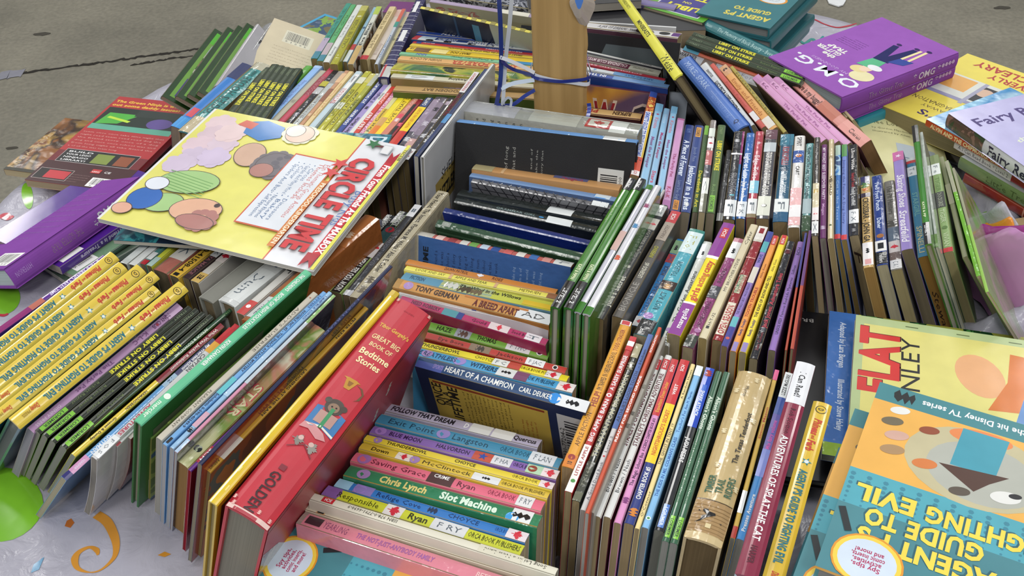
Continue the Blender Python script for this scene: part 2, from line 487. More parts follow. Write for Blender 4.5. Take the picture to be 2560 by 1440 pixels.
# ---------------------------------------------------------------- floor
def floor_mat():
    m = bpy.data.materials.new('worn_concrete'); m.use_nodes = True
    nt = m.node_tree; b = nt.nodes['Principled BSDF']
    tc = nt.nodes.new('ShaderNodeTexCoord')
    n1 = nt.nodes.new('ShaderNodeTexNoise'); n1.inputs['Scale'].default_value = 1.6; n1.inputs['Detail'].default_value = 8; n1.inputs['Roughness'].default_value = 0.62
    n2 = nt.nodes.new('ShaderNodeTexNoise'); n2.inputs['Scale'].default_value = 70; n2.inputs['Detail'].default_value = 6
    cr = nt.nodes.new('ShaderNodeValToRGB'); e = cr.color_ramp.elements
    e[0].position = 0.3; e[0].color = rgb('#5e5b50'); e[1].position = 0.72; e[1].color = rgb('#878273')
    mx = nt.nodes.new('ShaderNodeMix'); mx.data_type = 'RGBA'; mx.blend_type = 'OVERLAY'; mx.inputs['Factor'].default_value = 0.45
    nt.links.new(tc.outputs['Object'], n1.inputs['Vector']); nt.links.new(tc.outputs['Object'], n2.inputs['Vector'])
    nt.links.new(n1.outputs['Fac'], cr.inputs['Fac']); nt.links.new(cr.outputs['Color'], mx.inputs['A']); nt.links.new(n2.outputs['Fac'], mx.inputs['B'])
    nt.links.new(mx.outputs['Result'], b.inputs['Base Color'])
    b.inputs['Roughness'].default_value = 0.42
    bu = nt.nodes.new('ShaderNodeBump'); bu.inputs['Strength'].default_value = 0.25; bu.inputs['Distance'].default_value = 0.003
    nt.links.new(n2.outputs['Fac'], bu.inputs['Height']); nt.links.new(bu.outputs['Normal'], b.inputs['Normal'])
    return m
def strip(mesh, pts, wd, m, z=0.0):
    """a thin irregular strip laid along points"""
    vs = []
    for i, p in enumerate(pts):
        d = (pts[min(i + 1, len(pts) - 1)] - pts[max(i - 1, 0)]); d.z = 0; d.normalize(); n = Vector((-d.y, d.x, 0))
        w = wd[i] if isinstance(wd, (list, tuple)) else wd
        vs += [p + n * w / 2 + Vector((0, 0, z)), p - n * w / 2 + Vector((0, 0, z))]
    mesh.add(vs, [(2 * i, 2 * i + 1, 2 * i + 3, 2 * i + 2) for i in range(len(pts) - 1)], m)
fl = Mesher()
fl.add([(-8, -6, 0), (8, -6, 0), (8, 10, 0), (-8, 10, 0)], [(0, 1, 2, 3)], floor_mat())
crack = mat('#2a2723', 'm')
rnd = random.Random(3)
def wobble(p, q, n, amp):
    P, Q = at(*p, 0.0), at(*q, 0.0); out = []
    for i in range(n + 1):
        v = P.lerp(Q, i / n); v += Vector((rnd.uniform(-amp, amp), rnd.uniform(-amp, amp), 0)); out.append(v)
    return out
c1 = wobble((-60, 193), (60, 182), 10, .003) + wobble((62, 182), (230, 160), 20, .004) + wobble((235, 159), (500, 122), 34, .005) + wobble((505, 121), (900, 70), 20, .004)
strip(fl, c1, [rnd.uniform(.006, .018) for _ in c1], crack, .0012)
c2 = wobble((330, 163), (480, 139), 22, .006)
strip(fl, c2, [rnd.uniform(.002, .016) for _ in c2], crack, .0012)
c3 = wobble((-40, 200), (58, 183), 8, .01)
strip(fl, c3, [rnd.uniform(.03, .07) for _ in c3], mat('#7f7f88', 'm'), .0016)
for x, y, r in ((105, 85, .02), (30, 370, .012), (2505, 20, .018), (2520, 185, .012)):
    c = at(x, y, 0); fl.add([c + Vector((r * math.cos(t) * 1.6, r * math.sin(t) * rnd.uniform(.4, .9), .001)) for t in (i * PI / 7 for i in range(14))], [tuple(range(14))], mat('#45423b', 'm'))
struct(fl.obj('floor'))
for nm, lo, hi in (('wall_back', (-8, 10, 0), (8, 10.2, 5.9)), ('wall_left', (-8.2, -6, 0), (-8, 10.2, 5.9)), ('wall_right', (8, -6, 0), (8.2, 10.2, 5.9))):
    k = Mesher(); k.box(lo, hi, mat('#b9b7b0', 'm')); struct(k.obj(nm))

# ---------------------------------------------------------------- round folding table and its plastic cloth
TC = Vector((0.071, 1.009, 0)); TR = 0.778
def disc(k, r0, r1, z0, z1, m, n=96, c=TC):
    vs = []
    for i in range(n):
        t = 2 * PI * i / n; x, y = math.cos(t), math.sin(t)
        vs += [(c.x + r1 * x, c.y + r1 * y, z0), (c.x + r1 * x, c.y + r1 * y, z1)]
    fs = [(2 * i, (2 * i + 2) % (2 * n), (2 * i + 3) % (2 * n), 2 * i + 1) for i in range(n)]
    k.add(vs, fs + [tuple(2 * i + 1 for i in range(n)), tuple(2 * i for i in range(n))[::-1]], m)
tb = empty('folding_table', 'large round folding table under the white party cloth, on the concrete floor', 'table')
k = Mesher(); disc(k, 0, TR, .715, .742, mat('#6d5a45', 'p')); k.obj('tabletop', tb)
for sx in (-1, 1):
    for sy in (-1, 1):
        k = Mesher(); x, y = TC.x + sx * .42, TC.y + sy * .34
        k.box((x - .014, y - .014, 0), (x + .014, y + .014, .715), mat('#3b3b3d', 'p')); k.obj('leg', tb)
for sx in (-1, 1):
    k = Mesher(); k.box((TC.x + sx * .42 - .006, TC.y - .354, .1), (TC.x + sx * .42 + .006, TC.y + .354, .115), mat('#3b3b3d')); k.obj('crossbar', tb)

def cloth_mat():
    m = bpy.data.materials.new('thin_white_plastic'); m.use_nodes = True
    nt = m.node_tree; b = nt.nodes['Principled BSDF']
    b.inputs['Base Color'].default_value = rgb('#a9a7b3'); b.inputs['Roughness'].default_value = 0.2
    b.inputs['Specular IOR Level'].default_value = 0.5
    tc = nt.nodes.new('ShaderNodeTexCoord'); n = nt.nodes.new('ShaderNodeTexNoise'); n.inputs['Scale'].default_value = 26; n.inputs['Detail'].default_value = 5; n.inputs['Distortion'].default_value = 1.4
    bu = nt.nodes.new('ShaderNodeBump'); bu.inputs['Strength'].default_value = 0.45; bu.inputs['Distance'].default_value = 0.006
    nt.links.new(tc.outputs['Object'], n.inputs['Vector']); nt.links.new(n.outputs['Fac'], bu.inputs['Height']); nt.links.new(bu.outputs['Normal'], b.inputs['Normal'])
    return m
CLOTH = cloth_mat()
def hcl(x, y):
    r = math.hypot(x - TC.x, y - TC.y)
    w = .0012 * math.sin(37 * x + 11 * y) * math.sin(23 * y - 9 * x) + .0011 * math.sin(61 * x * .8 + 50 * y + 3 * math.sin(14 * x))
    return .7465 + w + .0015
k = Mesher(); na, nr = 220, 46; rs = [TR * 1.012 * (i / (nr - 1)) ** .8 for i in range(nr)]
vs = []
for i, r in enumerate(rs):
    for j in range(na):
        t = 2 * PI * j / na; x, y = TC.x + r * math.cos(t), TC.y + r * math.sin(t)
        vs.append((x, y, hcl(x, y)))
drops = [(.006, .012), (.012, .05), (.02, .11), (.03, .18), (.04, .26)]
for out, dn in drops:
    for j in range(na):
        t = 2 * PI * j / na
        w = (math.sin(t * 23) * .5 + math.sin(t * 37 + 1.3) * .35 + math.sin(t * 11) * .4) * .03 * (dn / .26)
        r = TR * 1.012 + out + w + .006
        vs.append((TC.x + r * math.cos(t), TC.y + r * math.sin(t), .748 - dn * (1 + .06 * math.sin(t * 9))))
nr2 = nr + len(drops)
fs = [(i * na + j, (i + 1) * na + j, (i + 1) * na + (j + 1) % na, i * na + (j + 1) % na) for i in range(nr2 - 1) for j in range(na)]
k.add(vs, fs, CLOTH)
# the party print: every figure lies in the plastic itself
def patch(pts, col, rings=7):
    P = [at(x, y, .7475) for x, y in pts]; c = sum(P, Vector()) / len(P); n = len(P)
    vs = [Vector((c.x, c.y, 0))]
    for r in range(1, rings + 1):
        for p in P: vs.append(c.lerp(p, r / rings))
    vs = [(v.x, v.y, hcl(v.x, v.y) + .0005) for v in vs]
    fs = [(0, 1 + j, 1 + (j + 1) % n) for j in range(n)]
    for r in range(rings - 1):
        o = 1 + r * n; fs += [(o + j, o + n + j, o + n + (j + 1) % n, o + (j + 1) % n) for j in range(n)]
    flip = (P[1] - P[0]).cross(P[2] - P[1]).z < 0
    k.add(vs, [f[::-1] for f in fs] if flip else fs, col)
def swirl(pts, wd, col):
    P = [at(x, y, .7475) for x, y in pts]; Q = []
    for i in range(len(P) - 1):
        a, b, c, d = P[max(i - 1, 0)], P[i], P[i + 1], P[min(i + 2, len(P) - 1)]
        for s in range(8):
            t = s / 8; Q.append(.5 * ((2 * b) + (c - a) * t + (2 * a - 5 * b + 4 * c - d) * t * t + (3 * b - a - 3 * c + d) * t ** 3))
    Q.append(P[-1]); n = len(Q); ws = []
    for i in range(n):
        f = i / (n - 1) * (len(wd) - 1); j = min(int(f), len(wd) - 2); ws.append(wd[j] + (wd[j + 1] - wd[j]) * (f - j))
    Q = [Vector((q.x, q.y, hcl(q.x, q.y) + .0007)) for q in Q]
    strip(k, Q, [w / 1000 for w in ws], col)
def ell(cx, cy, rx, ry, rot=0, n=26): return [(cx + rx * math.cos(t) * math.cos(rot) - ry * math.sin(t) * math.sin(rot), cy + rx * math.cos(t) * math.sin(rot) + ry * math.sin(t) * math.cos(rot)) for t in (2 * PI * i / n for i in range(n))]
lime, orange, blue, red, plum, teal = (mat(c, 'g') for c in ('#77b52a', '#c98a2e', '#3d84ab', '#b5283c', '#8a2a7a', '#2f8f8b'))
patch(ell(-12, 1262, 122, 92), lime)
patch(ell(-10, 740, 62, 52, .3), lime); patch(ell(70, 492, 14, 34, -.15), lime)
swirl([(243, 1290), (270, 1310), (288, 1345), (293, 1375), (285, 1400), (255, 1425), (225, 1432), (195, 1422), (188, 1398), (200, 1380), (225, 1370), (243, 1378), (246, 1390)], [9, 9, 8, 6, 4, 2, 1, 4, 7, 5, 3, 5, 2], orange)
patch([(167, 1302), (178, 1296), (186, 1307), (176, 1320), (162, 1316)], mat('#b5651e', 'g'), 3)
patch([(77, 1432), (84, 1412), (100, 1402), (112, 1394), (106, 1408), (98, 1425)], blue, 3)
patch([(395, 1390), (412, 1380), (428, 1386), (412, 1394)], orange, 3)
swirl([(2000, 62), (2012, 50), (2035, 50), (2060, 62), (2090, 70), (2115, 66), (2142, 58)], [3, 5, 4, 3, 4, 5, 2], red)
swirl([(2000, 105), (2012, 112), (2030, 98), (2042, 108), (2058, 92)], [4, 6, 5, 7, 3], teal)
patch([(1950, 102), (1962, 105), (1968, 110), (1955, 108)], red, 2)
swirl([(2405, 150), (2412, 158), (2425, 160)], [4, 4, 2], teal)
patch(ell(2535, 215, 60, 22, .5), mat('#c01f2f', 'g')); patch(ell(2440, 170, 22, 13, .2), mat('#c01f2f', 'g'))
swirl([(0, 545), (12, 540), (22, 546), (34, 541)], [10, 14, 10, 4], red)
swirl([(-5, 790), (12, 792), (22, 788)], [3, 5, 3], red)
tcl = k.obj('tablecloth', smooth=True)
tag(tcl, 'thin white plastic party tablecloth printed with green, purple and orange swirls', 'tablecloth')

# bunched-up folds of the same plastic by the back-cover-up tan book
def crumple(cx, cy, w, h, zz, rot, col, seed, tip=None):
    """a peaked fold of plastic"""
    r = random.Random(seed); kk = Mesher(); nu, nv = 22, 14; vs = []
    C = at(cx, cy, TZ)
    for i in range(nu):
        for j in range(nv):
            u, v = i / (nu - 1) * 2 - 1, j / (nv - 1) * 2 - 1
            x = u * w / 2; y = v * h / 2 * (1 - .55 * (u + 1) / 2)
            z = zz * (1 - abs(v) ** 1.3) * (.35 + .65 * math.cos(u * 1.2) ** 2) + .006 * math.sin(9 * u + seed) * math.cos(7 * v + seed)
            z = max(z, .001)
            X = x * math.cos(rot) - y * math.sin(rot); Y = x * math.sin(rot) + y * math.cos(rot)
            vs.append((C.x + X, C.y + Y, TZ + z - .001))
    kk.add(vs, [(i * nv + j, (i + 1) * nv + j, (i + 1) * nv + j + 1, i * nv + j + 1) for i in range(nu - 1) for j in range(nv - 1)], col)
    o = kk.obj('cloth_fold', tcl, smooth=True); return o
crumple(2460, 540, .10, .06, .075, 1.75, CLOTH, 1)
crumple(2480, 600, .07, .025, .04, 1.9, mat('#79b82e', 'g'), 2)
crumple(2520, 590, .12, .07, .05, .3, CLOTH, 3)
crumple(2522, 775, .20, .06, .11, 1.85, mat('#9a2f86', 'g'), 4)
crumple(2500, 800, .17, .02, .12, 1.8, mat('#c98fc4', 'g'), 5)
crumple(2530, 850, .13, .09, .05, .2, CLOTH, 6)
crumple(2485, 690, .10, .03, .08, 1.8, mat('#d8892c', 'g'), 7)
crumple(2475, 660, .10, .02, .085, 1.8, CLOTH, 9)

# ---------------------------------------------------------------- upright post with its ribbons
PY = 1.12
pb, ptp = atY(1402, 292, PY), atY(1400, 0, PY)
def card_mat():
    m = bpy.data.materials.new('tan_fibreboard'); m.use_nodes = True
    nt = m.node_tree; b = nt.nodes['Principled BSDF']
    tc = nt.nodes.new('ShaderNodeTexCoord'); mp = nt.nodes.new('ShaderNodeMapping'); mp.inputs['Scale'].default_value = (120, 120, 5)
    n = nt.nodes.new('ShaderNodeTexNoise'); n.inputs['Scale'].default_value = 1.0; n.inputs['Detail'].default_value = 5
    cr = nt.nodes.new('ShaderNodeValToRGB'); e = cr.color_ramp.elements; e[0].position = .3; e[0].color = rgb('#a3834f'); e[1].position = .7; e[1].color = rgb('#b8965f')
    nt.links.new(tc.outputs['Object'], mp.inputs['Vector']); nt.links.new(mp.outputs['Vector'], n.inputs['Vector']); nt.links.new(n.outputs['Fac'], cr.inputs['Fac']); nt.links.new(cr.outputs['Color'], b.inputs['Base Color'])
    b.inputs['Roughness'].default_value = .7
    return m
CARD = card_mat()
post = empty('signpost', 'tall tan fibreboard post among the books, tied with blue ribbon', 'post')
x0, x1 = atY(1336, 200, PY).x, atY(1469, 200, PY).x
k = Mesher(); rp = random.Random(5)
n = 60; vs = []
for i in range(n + 1):
    z = TZ + .0 + (1.42 - TZ) * i / n; j = rp.uniform(-.0012, .0008)
    vs += [(x0, PY, z), (x1 - .005 + j * .6, PY, z), (x1 + j, PY + .004, z), (x1 + j, PY + .036, z), (x0, PY + .038, z)]
fs = []
for i in range(n):
    for a in range(5): fs.append((i * 5 + a, i * 5 + (a + 1) % 5, (i + 1) * 5 + (a + 1) % 5, (i + 1) * 5 + a))
fs += [tuple(range(5))[::-1], tuple(n * 5 + a for a in range(5))]
k.add(vs, fs, CARD); k.obj('board', post)
k = Mesher()     # torn, crumpled tape at the upper corner of the board
c = atY(1447, 12, PY - .002); vs = []
for i in range(20):
    t = 2 * PI * i / 20; r = .0115 * (1 + .15 * math.sin(3 * t))
    vs += [(c.x + .4 * r * math.cos(t), PY - .007, c.z + .006 + .7 * r * math.sin(t)), (c.x + .9 * r * math.cos(t), PY - .004, c.z + 1.2 * r * math.sin(t)), (c.x + .006 + 1.1 * r * math.cos(t), PY + .001, c.z - .008 + 1.6 * r * math.sin(t))]
k.add(vs, [(3 * i + a, 3 * i + a + 1, 3 * ((i + 1) % 20) + a + 1, 3 * ((i + 1) % 20) + a) for i in range(20) for a in (0, 1)][::-1], mat('#b5a99c', 'g'))
k.add([vs[3 * i] for i in range(20)], [tuple(range(20))], mat('#4f7fd0', 'g')); o = k.obj('tape', post); o['label'] = 'crumpled clear tape with a blue scrap'

def ribbon(pts, wd, col, name, label, group=None, flat_dir=(1, 0, 0), parent=None):
    P = [Vector(p) for p in pts]; Q = []
    for i in range(len(P) - 1):
        a, b, c, d = P[max(i - 1, 0)], P[i], P[i + 1], P[min(i + 2, len(P) - 1)]
        for s in range(10):
            t = s / 10; Q.append(.5 * ((2 * b) + (c - a) * t + (2 * a - 5 * b + 4 * c - d) * t * t + (3 * b - a - 3 * c + d) * t ** 3))
    Q.append(P[-1]); kk = Mesher(); vs = []; F = Vector(flat_dir)
    for i, q in enumerate(Q):
        d = (Q[min(i + 1, len(Q) - 1)] - Q[max(i - 1, 0)]).normalized()
        w = (F - d * F.dot(d)).normalized() * wd / 2; nn = d.cross(w).normalized() * .00025
        vs += [q + w + nn, q - w + nn, q - w - nn, q + w - nn]
    m = len(Q)
    fs = [(4 * i + a, 4 * i + (a + 1) % 4, 4 * (i + 1) + (a + 1) % 4, 4 * (i + 1) + a) for i in range(m - 1) for a in range(4)]
    kk.add(vs, fs, mat(col, 'g')); o = kk.obj(name, parent)
    if not parent: tag(o, label, 'ribbon', group)
    return o
def A(x, y, dy=0.0): return atY(x, y, PY + dy)
# the band round the post
def around(yl, yr, dz, y_off=.0):
    zl, zr = A(1336, yl).z, A(1469, yr).z
    g = .0016 + y_off
    return [(x0 - g, PY + .02, zl + .003), (x0 - g, PY - g, zl), ((x0 * 2 + x1) / 3, PY - g - .0012, zl * .6 + zr * .4 - dz), ((x0 + 2 * x1) / 3, PY - g - .0012, zl * .35 + zr * .65 - dz), (x1 + g, PY - g, zr), (x1 + g, PY + .02, zr + .006), (x1 + g, PY + .04, zr + .01)]
ribbon(around(183, 208, .002), .0048, '#d9dde6', 'ribbon', 'pale silver ribbon bound round the post just below the blue band', 'ribbons tied on the post', (0, 0, 1))
ribbon(around(188, 190, .005, .0012), .0042, '#1d2f86', 'ribbon', 'dark blue ribbon bound across the front of the post', 'ribbons tied on the post', (0, 0, 1))
ribbon([A(1245, -40, -.02), A(1251, 60, -.02), A(1253, 150, -.02), A(1250, 210, -.02), A(1241, 262, -.02)], .0052, '#26357c', 'ribbon', 'blue ribbon hanging straight down beside the post', 'ribbons tied on the post', (1, .2, 0))
ribbon([A(1282, -40, -.015), A(1274, 60, -.015), A(1264, 150, -.015), A(1257, 262, -.02)], .0050, '#c9cdd4', 'ribbon', 'grey ribbon hanging slantwise behind the blue one', 'ribbons tied on the post', (1, .3, 0))
ribbon([A(1254, 142, -.025), A(1262, 160, -.022), A(1290, 176, -.012), A(1336, 188, -.004)], .004, '#23327e', 'ribbon', 'blue ribbon looping from the hanging strands to the post at its upper tie', 'ribbons tied on the post', (0, 0, 1))
ribbon([A(1250, 143, -.026), A(1275, 152, -.02), A(1310, 168, -.01), A(1336, 182, -.004)], .0045, '#e3e5ea', 'ribbon', 'white ribbon curling from the hanging strands to the upper tie on the post', 'ribbons tied on the post', (0, .3, 1))
ribbon([A(1253, 222, -.02), A(1285, 208, -.014), A(1336, 200, -.004)], .005, '#cfdceb', 'ribbon', 'pale blue ribbon sloping up to the post below the blue loop', 'ribbons tied on the post', (0, .3, 1))
ribbon([A(1241, 262, -.02), A(1280, 262, -.016), A(1312, 240, -.01), A(1337, 225, -.004)], .0045, '#24378c', 'ribbon', 'blue ribbon rising from the foot of the strands to the side of the post', 'ribbons tied on the post', (0, .3, 1))
ribbon([A(1472, 258, -.005), A(1473, 275, -.01), A(1467, 300, -.03), A(1459, 326, -.04)], .0050, '#20338a', 'ribbon', 'short blue ribbon dangling from the foot of the post', 'ribbons tied on the post', (1, 0, 0))
ribbon([A(1254, 262, -.022), A(1268, 245, -.03), A(1278, 250, -.03), A(1276, 268, -.03)], .003, '#b9bec8', 'ribbon', 'curled grey ribbon end at the bottom of the hanging strands', 'ribbons tied on the post', (0, 0, 1))

# white paper tag on the floor beyond the table
k = Mesher(); P = [at(x, y, .002) for x, y in ((2062, -12), (2118, -14), (2114, 4), (2108, 14), (2096, 18), (2072, 10))]
nn = len(P); k.add([p for p in P] + [p + Vector((0, 0, .004)) for p in P], [tuple(range(nn)), tuple(range(nn, 2 * nn))[::-1]] + [(i, (i + 1) % nn, (i + 1) % nn + nn, i + nn) for i in range(nn)], mat('#dfe1e2'))
tag(k.obj('paper_tag'), 'small torn white paper tag lying on the concrete beyond the table', 'paper')

# ---------------------------------------------------------------- shallow white cartons that hold the crosswise books
def wall(k, a, b, h, th, m, z=None, side=1):
    a, b = Vector(a), Vector(b); d = (b - a); d.z = 0; d.normalize(); n = Vector((-d.y, d.x, 0)) * th * side
    z0 = TZ + .0005 if z is None else z
    q = [a, b, b + n, a + n]
    k.add([(p.x, p.y, z0) for p in q] + [(p.x, p.y, z0 + h) for p in q], [(0, 3, 2, 1), (4, 5, 6, 7), (0, 1, 5, 4), (1, 2, 6, 5), (2, 3, 7, 6), (3, 0, 4, 7)], m)
WHITE = mat('#d6d7d6', 'm')
def carton(pts, h, label):
    """pts: four corners of the rim (pixel places) in order back-left, back-right, front-right, front-left"""
    P = [at(x, y, TZ + hh) for (x, y), hh in zip(pts, (h if isinstance(h, tuple) else (h,) * 4))]
    root = empty('carton', label, 'box', 'white cartons holding the crosswise books')
    for i, hh in enumerate((.115, .02, .02, .115)):       # the two near panels are cut down to a lip
        k = Mesher(); wall(k, P[i], P[(i + 1) % 4], hh, .003, WHITE); k.obj('panel', root)
    k = Mesher(); k.add([(p.x, p.y, TZ + .0006) for p in P], [(0, 1, 2, 3)], WHITE); k.obj('bottom', root)
carton([(1040, 28), (1690, 70), (1650, 330), (962, 205)], .115, 'white carton whose slanting rim shows beside the striped navy book at the back')
def D(*items):
    def go(k):
        for it in items:
            kind, a = it[0], it[1:]
            if kind == 't': k.text(*a[:4], **(dict(zip(('h', 'v', 'bold', 'shear'), a[4:]))))
            elif kind == 'b': k.band(*a)
            elif kind == 'd': k.dot(*a)
            elif kind == 's': k.sticker(a[0], a[1], *(a[2:5] if len(a) > 2 else ()), marks=a[5] if len(a) > 5 else ())
            elif kind == 'e': k.edge(*a)
            elif kind == 'v': k.vtext(*a)
            elif kind == 'h': k.shape(*a)
            elif kind == 'f': a[0](k)
    return go
def agent_spine(k, sh=0):
    """the yellow spine shared by the whole series"""
    k.dot(.045, '#2d2a1c', .30); k.dot(.045, '#dcb93e', .255); k.text('D', .038, .052, '#2d2a1c', .3)
    k.text('Phineas', .10, .19, '#c0392b', .42, .05, 2, .2); k.text('and', .195, .215, '#c0392b', .22); k.text('Ferb', .22, .28, '#c0392b', .42, -.05, 2, .2)
    k.shape(STAR, .34, 0, .28, '#1d7f8c'); k.dot(.34, '#dfe8ea', .12)
    k.text("AGENT P'S GUIDE TO FIGHTING EVIL", .385, .84, '#146f80', .42, 0, 2)
    k.text('Disney', .875, .915, '#c0392b', .34, .05, 1, .25); k.text('PRESS', .92, .96, '#a08428', .22)
KR, BL, WH, RD, YE, GD = '#141418', '#16307e', '#e8e8e6', '#c02a32', '#e8cf3a', '#d8b23c'
def rows(group, recs, **dflt):
    """recs: (head, foot, width, colour, label, decoration, extras); the lean runs evenly between the books that state one"""
    known = [(i, r) for i, r in enumerate(recs) if r[6].get('b') or 'lean' in r[6]]
    ls = {}
    for i, r in known:
        if 'lean' in r[6]: ls[i] = r[6]['lean']; continue
        nr = r[6].get('near') or ('s' if r[0][1] > r[1][1] else 'e')
        ls[i] = lean_from(r[0], r[1], TZ + .115, nr, r[6]['b'])
    ks = sorted(ls)
    jobs = []
    for i, r in enumerate(recs):
        if not ks: ln = 0
        else:
            lo = max([k for k in ks if k <= i], default=ks[0]); hi = min([k for k in ks if k >= i], default=ks[-1])
            ln = ls[lo] if lo == hi else ls[lo] + (ls[hi] - ls[lo]) * (i - lo) / (hi - lo)
        kw = dict(dflt); kw.update(r[6]); kw.pop('b', None); kw['lean'] = ln
        jobs.append([r, kw, book(r[0], r[1], r[2], r[3], '', None, None, solve=True, **kw)])
    T = [j[2][6] for j in jobs]; T0 = list(T)
    gaps = []
    for i in range(len(jobs) - 1):              # neighbours touch and do not share space
        A, B = jobs[i][2], jobs[i + 1][2]; Yb = B[3] if A[3].dot(B[3]) > 0 else -B[3]; Y = (A[3] + Yb).normalized()
        ma, mb = (A[0] + A[1]) / 2, (B[0] + B[1]) / 2; sg = 1 if (mb - ma).dot(Y) > 0 else -1
        d = [(P - B[0]).dot(Yb) * -sg for P in (A[0], A[1], A[0] - A[4] * A[5], A[1] - A[4] * A[5])] + [(P - A[0]).dot(A[3]) * sg for P in (B[0], B[1], B[0] - B[4] * B[5], B[1] - B[4] * B[5])]
        top = min((mb - ma).dot(Y) * sg, *(((B[k] - A[k]).dot(Y)) * sg for k in (0, 1)))
        gaps.append(((min(d) if min(d) > top * .75 else top * .92) - .0003, 1))
    for _ in range(12):
        for i in range(len(jobs)):
            f = [g[0] / ((T[j] + T[j + 1]) / 2) for j, g in enumerate(gaps) if j in (i - 1, i) and g[0] > .001]
            if f and 'T' not in jobs[i][1]: T[i] = min(max(T[i] * min(f) ** .5, T0[i] * .85), T0[i] * 1.15)
    for (r, kw, _), t in zip(jobs, T):
        kw['T'] = t
        book(r[0], r[1], r[2], r[3], r[4], group, r[5], **kw)

def schol(a, w=.035):                      # the small red publisher's block
    return [('b', a - w, a + w, RD), ('t', 'SCH', a - w * .6, a + w * .6, WH, .35)]
PGT = '#9c8a68'; PGG = '#8f8c84'; PGW = '#a8a6a0'
